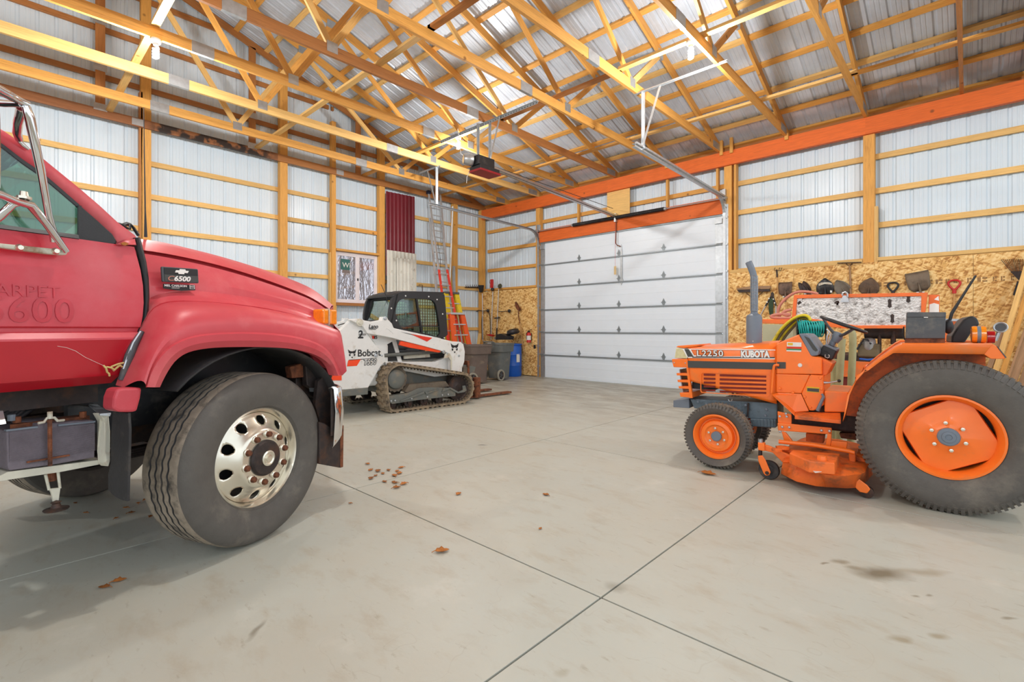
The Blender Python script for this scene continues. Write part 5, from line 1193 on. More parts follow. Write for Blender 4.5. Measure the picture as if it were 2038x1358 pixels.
# ---- markings
X = V((1, 0, 0)); Z = V((0, 0, 1))
def btxt(s_, f, q, h, mt, y, **k):
    p = Bf.y(*f(*q), y); return text(s_, h, p, X, Z, mt, bo_, ext=.0015, **k)
btxt('Bobcat', d3, (285, 838), .148, INK, -.664, sx=.93, off=.002)
btxt('T550', d3, (330, 906), .125, INK, -.664, sx=.82, off=.009, shear=.25); btxt('T550', d3, (330, 906), .125, DECALW, -.6665, sx=.82, off=0, shear=.25)
dec('orange_flash', d3, [(212, 868), (312, 860), (280, 912), (202, 917)], BOBORANGE, -.663); dec('black_pinstripe', d3, [(218, 864), (410, 852), (410, 856), (218, 868)], INK, -.663)
btxt('2', d3, (290, 690), .16, INK, -.664, off=.004, sx=.95, shear=.1); btxt('SPEED', d3, (294, 671), .040, INK, -.667, sx=1.1); dec('black_bar', d3, [(290, 684), (333, 684), (331, 694), (289, 694)], INK, -.663)
btxt('Lano', g3, (622, 965), .085, INK, -.723, off=.002, sx=.95, shear=.25); btxt('EQUIPMENT', g3, (628, 990), .026, INK, -.723, sx=.9); btxt('715 555 0100', g3, (600, 1030), .022, GREY, -.723) if 0 else None
btxt('M5', d3, (402, 698), .07, INK, -.553, off=.002) ; dec('red_square', d3, [(402, 672), (418, 674), (418, 698), (402, 696)], DECALR, -.556)
def cathead(f, c, s, y):
    # ears, brow, eyes and muzzle patches of the emblem
    P = Bf.y(*f(*c), y)
    for pts in ([(-1, 1), (-.55, .62), (0, .5), (.55, .62), (1, 1), (.8, .2), (.45, -.05), (.1, .12), (-.1, .12), (-.45, -.05), (-.8, .2)], [(-.75, -.05), (-.35, -.2), (-.45, -.6), (-.75, -.45)], [(.75, -.05), (.35, -.2), (.45, -.6), (.75, -.45)], [(-.2, -.75), (.2, -.75), (.1, -1.0), (-.1, -1.0)]):
        M().poly3([V((P.x+a*s, P.y, P.z+b*s)) for a, b in pts], (0, -.003, 0)).build('wildcat_emblem', INK, bo_)
cathead(d3, (1058, 770), .085, -.7225); cathead(d3, (243, 815), .065, -.663)
# ================================================================== ORANGE TRACTOR
K = Frame(R(-52), 1888, 878, 4.65, .62)
kt = vehicle(K, 'tractor', 'orange compact tractor', 'tractor')
kt['label'] = 'orange compact tractor with turf tyres and upright exhaust, parked at the right'
q4 = lambda x, y: (1320+x*.3976, 500+y*.3976)
h4 = lambda x, y: (1340+x*.18646, 620+y*.18646)
m4 = lambda x, y: (1340+x*.20608, 780+y*.20608)
b4 = lambda x, y: (1700+x*.17669, 500+y*.17669)
s4 = lambda x, y: (1560+x*.11783, 640+y*.11783)
def KL(f, pts, y): return [K.y(*f(*p), y) for p in pts]
def turf(R0, w, nb, lugh, rr):
    """tyre: sidewall profile, block tread"""
    prof = [(rr, -.02), (rr+.02, .012), (rr+.06+.1*(R0-rr-.2), .035), ((rr+R0)/2+.02, .045), (R0-.05, .03), (R0-.022, .005), (R0-.012, -.02), (R0-.008, -w/2), (R0-.012, -w+.02), (R0-.05, -w-.03), ((rr+R0)/2, -w-.045), (rr+.02, -w-.01), (rr, -w+.02)]
    body = M().lathe(prof, (0, 0, 0), (0, 1, 0), 96)
    m = M(); sb = M(); rows = max(5, int(w/.045)); 
    for k in range(nb):
        a = 2*math.pi*k/nb
        for j in range(rows):
            y = -.0-(w-.0)*(j+.5)/rows; aa = a+(math.pi/nb if j % 2 else 0)
            r = R0-lugh/2-.012*abs((j+.5)/rows-.5)*2
            c = V((r*math.cos(aa), y, r*math.sin(aa))); t = V((-math.sin(aa), 0, math.cos(aa)))*(2*math.pi*R0/nb*.36); ex = V((0, w/rows*.43, 0)); t2 = t+ex*(.5 if j % 2 else -.5)
            m.beam(c-t2, c+t2, w/rows*.80, lugh, up=(math.cos(aa), 0, math.sin(aa)))
        for s_, yy in ((1, .012), (-1, -w-.012)):   # shoulder bars running down the sidewall
            r0, r1 = R0-.060, R0-.004; p0 = V((r0*math.cos(a), yy+s_*.016, r0*math.sin(a))); p1 = V((r1*math.cos(a), yy-s_*.022, r1*math.sin(a)))
            sb.beam(p0, p1, 2*math.pi*R0/nb*.55, .018, up=(0, s_, 0))
    return body, m, sb
def wheel(name, x, y, z, R0, w, nb, rr, s_, rear, lugh=.02):
    h = empty(name, (x, y, z), 0 if s_ > 0 else math.pi, kt)
    b, m, sb = turf(R0, w, nb, lugh, rr); sb.build('shoulder_lugs', RUBBER, h)['kind'] = 'stuff'; b.build('tyre', RUBBER, h, smooth=40); m.build('tread_blocks', TREAD, h)['kind'] = 'stuff'
    M().lathe([(rr+.012, 0), (rr+.014, .014), (rr, .016), (rr-.012, 0), (rr-.022, -.03), (rr-.03, -.05), (rr-.03, -w+.04), (rr, -w+.02)], (0, 0, 0), (0, 1, 0), 56).build('rim', ORANGE, h, smooth=35)
    if rear:
        # dished centre whose four rounded corners reach the rim
        n = 96; rows = []
        def rad_(th): 
            dd = ((th-R(62)+R(45)) % R(90))-R(45); return min(.262, .228/math.cos(dd))
        for t, d in ((0, .0), (.28, .0), (.36, -.012), (.55, -.03), (.8, -.04), (.97, -.045), (1.0, -.06)):
            rows.append([(t*rad_(2*math.pi*k/n)*math.cos(2*math.pi*k/n), -.035+d+.02, t*rad_(2*math.pi*k/n)*math.sin(2*math.pi*k/n)) for k in range(n+1)])
        M().grid(rows).build('wheel_disc', ORANGE, h, smooth=30, solid=.006)
        M().lathe([(rr-.03, -.17), (0, -.17)], (0, 0, 0), (0, 1, 0), 40).build('inner_dish', IRON, h)
        M().lathe([(.062, -.02), (.064, .004), (.058, .010), (.04, .012), (.038, .018), (.02, .020), (.018, .014), (0, .014)], (0, 0, 0), (0, 1, 0), 28).build('hub_cap', GREY, h, smooth=30); nr, br = .098, .013
    else:
        M().lathe([(rr-.03, -.045), (rr-.04, -.045), (rr-.045, -.03), (rr-.055, -.012), (.11, -.006), (.095, -.02), (.06, -.026), (0, -.026)], (0, 0, 0), (0, 1, 0), 40).build('wheel_disc', ORANGE, h, smooth=30)
        M().lathe([(.046, -.03), (.046, .0), (.040, .006), (0, .008)], (0, 0, 0), (0, 1, 0), 24).build('hub_cap', GREY, h, smooth=30); nr, br = .075, .011
    n0 = None; nut = M().lathe([(br, 0), (br*1.0, .014), (0, .016)], (0, 0, 0), (0, 1, 0), 6)
    for k in range(6):
        a = 2*math.pi*(k+.35)/6; loc = (nr*math.cos(a), -.022, nr*math.sin(a))
        if n0 is None: n0 = nut.build('wheel_nut', ALU, h); n0.location = loc
        else: inst(n0, 'wheel_nut', loc, h)
    return h
hub = K.y(1888, 878, .60); wheel('rear_wheel', 0, .62, .545, .545, .32, 88, .285, 1, True, .024); wheel('rear_wheel', 0, -.62, .545, .545, .32, 88, .285, -1, True, .024)
fx = K.y(1425, 870, .47).x
wheel('front_wheel', fx, .47, .302, .302, .17, 58, .195, 1, False, .016); wheel('front_wheel', fx, -.47, .302, .302, .17, 58, .195, -1, False, .016)
# ---- hood
ys = .235
h_top = KL(h4, [(20, 385), (130, 368), (400, 352), (780, 346), (1098, 338)], ys-.06)
hoodside = KL(h4, [(25, 392), (1098, 345), (1104, 985), (1060, 985), (700, 950), (205, 925), (165, 740), (152, 600), (150, 505), (15, 500)], ys)
xf0 = hoodside[0].x; xr0 = hoodside[2].x
def sec(x, t):  # cross-section of the bonnet, t from front 0 to rear 1
    zt = h_top[0].z+(h_top[-1].z-h_top[0].z)*min(1, t*1.0)+.0
    if t < .08: zt -= (.08-t)*.25
    zs_ = K.y(*h4(600, 400), ys).z
    zb = hoodside[6].z+(hoodside[3].z-hoodside[6].z)*t
    wd = ys-.012*(1-t)
    return [(x, wd, zb), (x, wd+.002, zb+.03), (x, wd+.002, 1.02), (x, wd, zs_-.01), (x, wd-.012, zs_+.012), (x, wd-.05, zt-.008), (x, wd-.10, zt+.004), (x, 0, zt+.02)]
xs_ = [hoodside[7].x+.0, hoodside[7].x-.03]+[hoodside[7].x-.03-(hoodside[7].x-.03-xr0)*k/10 for k in range(1, 11)]
rows = [sec(x, (xs_[0]-x)/(xs_[0]-xs_[-1])) for x in xs_]
M().grid(rows).both().build('hood', ORANGE, kt, smooth=28, solid=.004)
# nose: headlamps, grille bars, cap
zc = K.y(*h4(20, 505), ys).z; zl = K.y(*h4(20, 395), ys).z; xn = K.y(*h4(15, 500), ys).x; xm_ = K.y(*h4(148, 500), ys).x
M().poly3(KL(h4, [(12, 498), (150, 505), (118, 400), (30, 388)], ys+.001), (0, -.12, 0)).build('headlamp', HEADLAMP, kt, bevel=.006)
M().poly3(KL(h4, [(12, 498), (150, 505), (118, 400), (30, 388)], ys+.001), (0, -.12, 0)).mirrored().build('headlamp', HEADLAMP, kt, bevel=.006)
M().poly3([V((p.x, ys-.005, p.z)) for p in KL(h4, [(25, 382), (45, 368), (120, 362), (260, 352), (260, 372), (115, 395)], ys)], (0, -2*ys+.01, 0)).build('nose_cap', ORANGE, kt, bevel=.006)
M().box(xm_-.02, xn-.03, -ys+.12, ys-.12, zc, zl).build('nose_centre', ORANGE, kt)
g0 = KL(h4, [(-20, 510), (152, 508), (158, 602), (0, 596)], ys+.006)
m = M().poly3(g0, (0, -2*ys-.012, 0)).build('front_band', ORANGE, kt, bevel=.008)
for k, (ya, xa_) in enumerate(((670, 32), (742, 42), (810, 54), (882, 68))):
    M().poly3(KL(h4, [(xa_, ya-10), (150+k*8, ya-10), (152+k*8, ya+18), (xa_+6, ya+14)], ys+.004), (0, -2*ys-.008, 0)).build('grille_bar', ORANGE, kt, bevel=.003)
M().poly3(KL(h4, [(66, 868), (200, 865), (205, 925), (75, 912)], ys+.003), (0, -2*ys, 0)).build('lower_grille', ORANGE, kt, bevel=.004)
M().poly3(KL(h4, [(140, 600), (160, 600), (205, 925), (175, 925)], ys+.004), (0, -.03, 0)).build('grille_side', ORANGE, kt)
M().box(xm_-.25, xm_-.03, -.17, .17, .70, 1.0).build('radiator', BLACKM, kt)
M().poly3(KL(h4, [(60, 620), (70, 620), (105, 860), (95, 860)], ys-.04), (0, -.3, 0)).build('grille_screen', GALV, kt)
for q in ((9, 548), (128, 552)): M().lathe([(0, .004), (.006, .003), (.007, 0)], K.y(*h4(*q), ys+.007), (0, 1, 0), 8).build('screw', GALV, kt)
# side louvres: flush strips with the slots' shadow painted on, framed by a raised panel
yl = ys+.004
def slot(x0, x1, y0, y1): M().poly3(KL(h4, [(x0, y0), (x1, y0+(x1-x0)*.032), (x1, y1+(x1-x0)*.032), (x0, y1)], yl+.001), (0, -.012, 0)).build('louvre_slot', SLOT, kt)
fr0 = KL(h4, [(300, 648), (1010, 668), (1030, 690), (1030, 895), (1008, 915), (300, 868), (290, 850), (290, 665)], yl); fr1 = KL(h4, [(312, 655), (1000, 676), (1020, 696), (1020, 886), (1000, 905), (308, 860), (300, 846), (300, 672)], yl)
M().ring(fr0, fr1, (0, .004, 0)).build('louvre_panel', ORANGE, kt)
for k in range(5):
    y0 = 665+k*42; slot(325, 447, y0, y0+20); slot(495, 992, y0+6+k*1.5, y0+27+k*1.5)
M().tube(KL(h4, [(585, 940), (600, 962), (625, 955), (628, 935)], ys+.006), .003, 6).build('hood_latch', STEEL, kt)
# decals on the hood
def kd(name, f, pts, mt, y, t=.0015): return M().poly3(KL(f, pts, y), (0, t, 0)).build(name, mt, kt)
yk = ys+.003
kd('black_stripe', h4, [(155, 528), (1100, 548), (1100, 622), (158, 600)], CHARC, yk); M().poly3(KL(h4, [(1108, 540), (1200, 542), (1200, 612), (1108, 610)], .262), (0, .002, 0)).build('black_stripe', CHARC, kt)
yw = ys-.002
zu = lambda px: 0
kd('white_line', h4, [(95, 398), (1090, 408), (1090, 417), (100, 407)], DECALW, yk)
kd('white_line', h4, [(160, 484), (700, 480), (1085, 492), (1085, 512), (158, 496)], DECALW, yk); kd('black_line', h4, [(200, 484), (1083, 487), (1083, 501), (205, 494)], CHARC, yk+.001)
kd('black_block', h4, [(118, 402), (165, 402), (222, 484), (155, 486)], CHARC, yk+.001); kd('white_slash', h4, [(165, 402), (185, 402), (222, 470), (244, 470), (248, 478), (222, 486), (210, 480)], DECALW, yk+.001)
kd('white_slash', h4, [(98, 400), (116, 400), (156, 486), (150, 496)], DECALW, yk+.001)
U = V((-1, 0, 0)); zz4 = V((0, 0, 1))
def kt_t(s_, f, q0, q1, h, mt, y, **k):
    a = K.y(*f(*q0), y); b = K.y(*f(*q1), y); d = b-a; return text(s_, h, a, d, zz4, mt, kt, ext=.001, **k)
hz = abs(K.y(*h4(300, 412), yk).z-K.y(*h4(300, 475), yk).z)
kt_t('L2250', h4, (248, 476), (540, 480), hz*1.38, INK, yk+.001, off=.005, sx=1.1, space=1.18); kt_t('L2250', h4, (248, 476), (540, 480), hz*1.38, DECALW, yk+.003, off=.0012, sx=1.1, space=1.18)
kt_t('KUBOTA', h4, (722, 486), (1035, 489), hz*1.40, INK, yk+.001, off=.008, sx=.73); kt_t('KUBOTA', h4, (722, 486), (1035, 489), hz*1.40, DECALW, yk+.003, off=.0045, sx=.73)
# ---- exhaust
mu = empty('exhaust', (0, 0, 0), 0, kt)
c = K.y(*q4(455, 462), .05); t_ = K.y(*q4(455, 322), .05); r_ = (K.y(*q4(414, 400), .05)-K.y(*q4(493, 400), .05)).length/2
M().lathe([(0, c.z-.01), (r_, c.z-.01), (r_, t_.z-.02), (r_*.9, t_.z), (r_*.5, t_.z+.018), (r_*.45, t_.z+.03)], (c.x, .05, 0), (0, 0, 1), 28).build('muffler', GREY, mu, smooth=35)
pp_ = KL(q4, [(455, 318), (455, 250), (455, 150), (452, 118), (440, 85), (427, 55)], .05)
M().tube(smoothpts(pp_, 1), [r_*.42]*len(smoothpts(pp_, 1)), 16, cap=False).build('exhaust_pipe', GREY, mu, smooth=50, solid=.003)
M().tube([pp_[-1]+V((0, 0, -.01)), pp_[-2]], r_*.36, 12).build('pipe_bore', INK, mu, smooth=50)
m = M(); pa_, pb_ = K.y(*q4(455, 300), .05), K.y(*q4(455, 125), .05)
for k in range(12):
    z = pa_.z+(pb_.z-pa_.z)*k/11; m.tube([(pa_.x+(r_*.47)*math.cos(a), .05+(r_*.47)*math.sin(a), z) for a in [2*math.pi*j/14 for j in range(14)]], .0018, 4, closed=True)
for j in range(14):
    a = 2*math.pi*j/14; m.tube([(pa_.x+r_*.47*math.cos(a), .05+r_*.47*math.sin(a), pa_.z), (pa_.x+r_*.47*math.cos(a), .05+r_*.47*math.sin(a), pb_.z)], .0018, 4)
m.build('heat_guard', GALV, mu)['kind'] = 'stuff'
kt_t('3', q4, (446, 455), (460, 455), .02, DECALW, .05+r_+.001)
# ---- dash cowl and foot panels
yd4 = .26
cw = KL(h4, [(1098, 345), (1340, 245), (1480, 478), (1560, 490), (1585, 500), (1590, 675), (1098, 668)], yd4)
M().poly3(cw, (0, -2*yd4, 0)).build('dash_cowl', ORANGE, kt, bevel=.01)
M().poly3(KL(h4, [(1098, 668), (1462, 678), (1368, 880), (1098, 868)], yd4-.005), (0, -2*yd4, 0)).build('lower_cowl', ORANGE, kt, bevel=.008)
M().poly3(KL(h4, [(1462, 678), (1600, 684), (1610, 1000), (1500, 1062), (1450, 1060), (1368, 880)], yd4+.01), (0, -.10, 0)).build('battery_cover', ORANGE, kt, bevel=.008)
M().poly3(KL(h4, [(1585, 500), (1700, 560), (1640, 680), (1590, 690)], yd4-.03), (0, -.4, 0)).build('column_cover', ORANGE_D, kt, bevel=.006)
sh_ = KL(h4, [(1340, 238), (1420, 240), (1460, 275), (1560, 420), (1545, 470), (1480, 480), (1462, 465)], yd4+.004)
M().poly3(sh_, (0, -2*yd4-.008, 0)).build('dash_shroud', GREY, kt, bevel=.008)
kd('shroud_recess', h4, [(1395, 262), (1450, 285), (1545, 415), (1520, 430), (1490, 410)], CHARC, yd4+.0045)
tb_ = [K.y(*h4(1050, 870), yd4+.02), K.y(*h4(1070, 600), yd4+.02), K.y(*h4(1085, 570), yd4+.02), K.y(*h4(1130, 575), yd4+.02)]
M().tube(smoothpts(tb_, 2), .012, 8).build('cowl_rail', ORANGE, kt, smooth=50)
for q in ((1135, 822), (1275, 868), (1568, 712), (1580, 828), (1402, 912), (1460, 1022)): M().lathe([(0, .006), (.010, .005), (.013, 0)], K.y(*h4(*q), yd4+.012), (0, 1, 0), 12).build('cover_bolt', ORANGE, kt, smooth=40)
M().lathe([(0, .006), (.016, .006), (.018, 0)], K.y(*h4(1353, 575), yd4), (0, 1, 0), 16).build('round_sticker', PAPER, kt)
kd('warning_sticker', h4, [(1213, 328), (1368, 332), (1368, 378), (1213, 374)], PAPER, yd4+.002); kd('yellow_patch', h4, [(1222, 336), (1276, 338), (1276, 362), (1222, 360)], DECALY, yd4+.004)
kd('red_patch', h4, [(1210, 378), (1368, 382), (1368, 400), (1210, 396)], DECALR, yd4+.002); kd('green_patch', h4, [(1208, 398), (1366, 402), (1366, 416), (1208, 412)], DECALG, yd4+.002); kd('white_patch', h4, [(1208, 413), (1366, 417), (1366, 432), (1208, 426)], PAPER, yd4+.002)
kd('yellow_border', h4, [(1424, 802), (1562, 812), (1560, 870), (1424, 860)], DECALY, yd4+.012); kd('engine_label', h4, [(1430, 818), (1556, 826), (1555, 862), (1430, 852)], CHARC, yd4+.014)
kt_t('DIESEL', h4, (1440, 846), (1550, 856), .022, DECALY, yd4+.017, sx=1.1) if 0 else None
# steps / floor
ft = KL(h4, [(1050, 888), (1110, 868), (1365, 880), (1440, 1062), (1300, 1078), (1290, 1110)], .33)
M().poly3([K.y(*h4(1050, 888), .36), K.y(*h4(1110, 868), .27), K.y(*h4(1365, 880), .27), K.y(*h4(1448, 1062), .28), K.y(*h4(1300, 1072), .30), K.y(*h4(1295, 1112), .36)], (0, -.01, -.008)).build('foot_guard', ORANGE, kt, bevel=.003)
s0 = [K.y(*h4(1300, 1075), .30), K.y(*h4(1785, 1100), .40)]
M().poly3([K.y(*h4(1295, 1115), .38), K.y(*h4(1300, 1072), .28), K.y(*h4(1785, 1080), .28), K.y(*h4(1790, 1165), .40)], (0, 0, -.03)).build('footstep', ORANGE_D, kt, bevel=.004)
M().poly3(KL(h4, [(1612, 850), (1870, 862), (1870, 1080), (1612, 1075)], .30), (0, -.6, 0)).build('gear_housing', ORANGE, kt, bevel=.01)
M().tube(KL(h4, [(1585, 880), (1605, 910), (1540, 1060)], .31), [.010, .012, .016], 8).build('pedal', GREY, kt, smooth=50)
M().tube(KL(h4, [(1610, 762), (1660, 762), (1770, 742)], .22), [.014, .008, .006], 8).build('gear_lever', GALV, kt, smooth=50); M().sphere(K.y(*h4(1770, 742), .22), .014).build('lever_knob', BLACK, kt, smooth=60)
# steering column, wheel, lever
cb = K.y(*h4(1640, 440), .0); ct = K.y(*h4(1740, 250), .0)
M().poly3(KL(h4, [(1545, 455), (1600, 360), (1640, 350), (1750, 400), (1745, 430), (1700, 520), (1665, 515), (1560, 470)], .12), (0, -.24, 0)).build('instrument_panel', BLACK, kt, bevel=.012)
M().poly3(KL(h4, [(1600, 362), (1640, 352), (1752, 402), (1745, 425)], .122), (0, -.24, 0)).build('panel_top', GREY, kt, bevel=.004)
M().tube([cb, K.y(*h4(1700, 340), 0), ct], [.03, .026, .028], 14).build('steering_column', GREY, kt, smooth=40)
wa = K.y(*h4(1580, 60), 0); wb2 = K.y(*h4(2060, 225), 0)
ax = (ct-cb).normalized(); wc = K.y(*s4(985, 110), 0)
sw = empty('steering_wheel', (0, 0, 0), 0, kt)
rd = (wb2-wa).normalized(); rw = (wb2-wa).length/2; wc = (wa+wb2)/2; n2 = V((0, 1, 0))
M().tube([wc+rd*rw*math.cos(a)+n2*rw*math.sin(a) for a in [2*math.pi*k/40 for k in range(40)]], .013, 10, closed=True).build('wheel_rim', BLACK, sw, smooth=60)
hubp = K.y(*s4(900, 260), 0)
for a in (0, R(120), R(240)):
    e = wc+rd*rw*math.cos(a+math.pi)*.97+n2*rw*math.sin(a)*.97; M().tube([hubp, hubp.lerp(e, .45)+V((0, 0, -.01)), e], [.016, .012, .008], 8).build('spoke', DGREY, sw, smooth=50)
M().lathe([(0, .045), (.035, .04), (.045, 0), (.03, -.05), (0, -.05)], hubp, ax, 18).build('wheel_hub', GREY, sw, smooth=40)
M().tube(KL(s4, [(700, 470), (720, 380), (735, 240), (770, 180), (720, 130)], .06), .007, 8).tube(KL(s4, [(740, 395), (800, 200)], .05), .006, 8).build('throttle_lever', STEEL, kt, smooth=50)
kd('console_gate', s4, [(660, 480), (740, 505), (735, 520), (790, 560), (770, 545), (700, 520)], INK, .124); M().tube(KL(s4, [(700, 560), (695, 600), (740, 618), (765, 605), (768, 570), (750, 565)], .125), .003, 5).build('console_mark', PAPER, kt)
# ---- fender over the rear wheel
f_in, f_out = .34, .64
prof = KL(b4, [(-230, 1860), (-170, 1640), (-60, 1480), (110, 1345), (470, 1085), (530, 1045), (1030, 1045), (1560, 1045), (1610, 1075)], .62)
prof = [K.y(*h4(1812, 1168), f_out), K.y(*h4(1830, 1080), f_out), K.y(*h4(1862, 890), f_out), K.y(*h4(1950, 735), f_out), K.y(*b4(130, 1330), f_out), K.y(*b4(300, 1195), f_out), K.y(*b4(470, 1075), f_out), K.y(*b4(540, 1040), f_out), K.y(*b4(1030, 1042), f_out), K.y(*b4(1555, 1045), f_out)]
m = M(); rows = [[V((p.x, f_in, p.z)) for p in prof], [V((p.x, f_out-.01, p.z+.0)) for p in prof], [V((p.x, f_out, p.z-.006)) for p in prof]]
lipz = [K.y(*q, f_out) for q in (h4(1812, 1172), h4(1842, 1085), h4(1882, 895), b4(30, 1400), b4(160, 1345), b4(320, 1225), b4(440, 1150), b4(480, 1148), b4(1030, 1158), b4(1460, 1162))]
rows.append([V((l.x, f_out, l.z)) for l in lipz])
M().grid(rows).build('fender', ORANGE, kt, smooth=25, solid=.005); 
m2 = M().grid(rows).mirrored().build('fender', ORANGE, kt, smooth=25, solid=.005)
tl = KL(b4, [(1555, 1045), (1605, 1072), (1705, 1200), (1700, 1215), (1540, 1215), (1460, 1162)], f_out)
M().poly3(tl, (0, -.30, 0)).build('fender_tail', ORANGE, kt, bevel=.006); M().poly3(tl, (0, -.30, 0)).mirrored().build('fender_tail', ORANGE, kt, bevel=.006)
M().poly3(KL(b4, [(1608, 1072), (1620, 1075), (1718, 1198), (1705, 1205)], f_out+.002), (0, -.30, 0)).build('fender_trim', DGREY, kt)
# inner fender wall
iw = [V((p.x, f_in, p.z)) for p in prof]+[V((prof[-1].x, f_in, .75)), V((-.1, f_in, .55)), V((prof[0].x-.02, f_in, prof[0].z))]
M().poly3(iw, (0, -.01, 0)).build('inner_fender', ORANGE_D, kt); M().poly3(iw, (0, -.01, 0)).mirrored().build('inner_fender', ORANGE_D, kt)
# seat, toolbox, lamps, hitch lever
st = KL(b4, [(1088, 1040), (1095, 960), (1150, 870), (1230, 770), (1290, 735), (1345, 730), (1390, 760), (1415, 830), (1390, 850), (1350, 870), (1300, 950), (1240, 1040)], .22)
M().poly3(st, (0, -.44, 0)).build('seat_back', BLACK, kt, bevel=.03)
M().box(K.y(*b4(1240, 1040), .2).x, K.y(*b4(900, 1040), .2).x, -.22, .22, .98, 1.12).build('seat_cushion', BLACK, kt, bevel=.03)
tbx = KL(b4, [(596, 690), (1034, 690), (1024, 985), (580, 985)], .56)
M().poly3(tbx, (0, -.22, 0)).build('toolbox', DGREY, kt, bevel=.005); M().poly3(KL(b4, [(594, 688), (1036, 688), (1034, 745), (592, 745)], .566), (0, -.235, 0)).build('toolbox_lid', DGREY, kt, bevel=.004)
M().poly3(KL(b4, [(578, 982), (1026, 982), (1024, 1042), (572, 1042)], .55), (0, -.20, 0)).build('toolbox_base', RUST, kt)
kd('toolbox_clip', b4, [(785, 742), (832, 742), (832, 752), (785, 752)], PAPER, .567)
lp4 = K.y(*b4(1400, 940), .50)
x0, x1 = K.y(*b4(1480, 940), .5).x, K.y(*b4(1320, 940), .5).x; r4 = abs(K.y(*b4(1400, 845), .5).z-K.y(*b4(1400, 1035), .5).z)/2
M().cyl((x1-.012, .50, lp4.z), (x1, .50, lp4.z), r4*.95, seg=28).cyl((x0, .50, lp4.z), (x0+.012, .50, lp4.z), r4*.95, seg=28).build('lamp_lens', AMBER, kt, smooth=30)
lw = (x1-x0)*.36
M().cyl((x0+.006, .50, lp4.z), (x0+lw, .50, lp4.z), r4, seg=28).cyl((x1-lw, .50, lp4.z), (x1-.006, .50, lp4.z), r4, seg=28).build('flasher_lamp', AMBER, kt, smooth=30); M().cyl((x0+lw-.002, .50, lp4.z), (x1-lw+.002, .50, lp4.z), r4*.99, seg=28).build('lamp_body', GREY, kt, smooth=30)
M().box(x0+.03, x1-.03, .47, .53, lp4.z-r4-.03, lp4.z-r4+.01).build('lamp_bracket', BLACKM, kt)
ra = K.y(*b4(1580, 970), .44); rb = K.y(*b4(1492, 970), .44); M().cyl((ra.x, .44, ra.z), (rb.x, .44, ra.z), r4*.72, seg=22).build('tail_lamp', TAILRED, kt, smooth=30)
M().tube(KL(b4, [(1070, 800), (1100, 700), (1200, 540), (1370, 275)], .30), [.010, .011, .009, .007], 8).build('hitch_lever', BLACK, kt, smooth=50)
M().sphere(K.y(*b4(1060, 850), .30), .04, sc=(.8, .6, 1.4)).build('lever_boot', BLACK, kt, smooth=60)
wl_ = empty('work_lamp', K.y(*b4(1650, 862), .10), 0, kt); M().tube([K.y(*b4(1590, 1010), .10)-wl_.location, K.y(*b4(1635, 900), .10)-wl_.location], .012, 8).build('stem', GALV, wl_, smooth=50)
M().lathe([(0, -.05), (.02, -.04), (.036, -.01), (.042, .008), (.038, .014), (.031, .008)], (0, 0, 0), (.2, 1, .25), 24).build('lamp_shell', ALU_L, wl_, smooth=50); M().lathe([(0, .004), (.015, .003), (.034, .008)], (0, 0, 0), (.2, 1, .25), 24).build('lamp_face', DGREY, wl_, smooth=50)
M().tube(KL(b4, [(560, 850), (545, 930), (570, 1000)], .5), .005, 6).build('wire', BLACK, kt)
# ---- engine block, axle, chassis
M().poly3(KL(m4, [(0, 85), (150, 70), (155, 160), (0, 150)], .18), (0, -.36, 0)).build('front_bracket', GREY, kt, bevel=.004)
M().poly3(KL(m4, [(160, 70), (1005, 110), (1005, 270), (735, 260), (200, 160)], .17), (0, -.34, 0)).build('engine_block', mat('engine_grey', (96, 112, 122), .5, .2, .14, 14, dirt=((60, 64, 66), .3, 9)), kt, bevel=.008)
M().poly3(KL(m4, [(740, 260), (995, 268), (990, 350), (750, 335)], .19), (0, -.38, 0)).build('oil_pan', MATS['engine_grey'], kt, bevel=.008)
m = M()
for k in range(7):
    a, b = K.y(*m4(770+k*32, 268), .195), K.y(*m4(774+k*32, 332), .195); m.beam(a, b, .008, .012)
m.build('oil_pan_ribs', MATS['engine_grey'], kt)['kind'] = 'stuff'
for q in ((240, 98), (688, 220), (890, 230), (900, 170), (700, 130), (320, 120)): M().lathe([(0, .012), (.012, .010), (.014, 0)], K.y(*m4(*q), .17), (0, 1, 0), 6).build('block_bolt', GREY, kt)
M().tube(KL(m4, [(725, 110), (715, 280), (700, 330)], .19), .008, 8).build('fuel_pipe', IRON, kt)
M().beam((fx, -.4, .34), (fx, .4, .34), .09, .10).build('front_axle', IRON, kt); M().beam((0, -.5, .545), (0, .5, .545), .16, .16).build('rear_axle', IRON, kt)
M().box(-.25, 1.05, -.16, .16, .42, .72).build('transmission', IRON, kt, bevel=.02)
M().box(-.35, .45, -.3, .3, .72, .98).build('seat_platform', ORANGE_D, kt, bevel=.01)
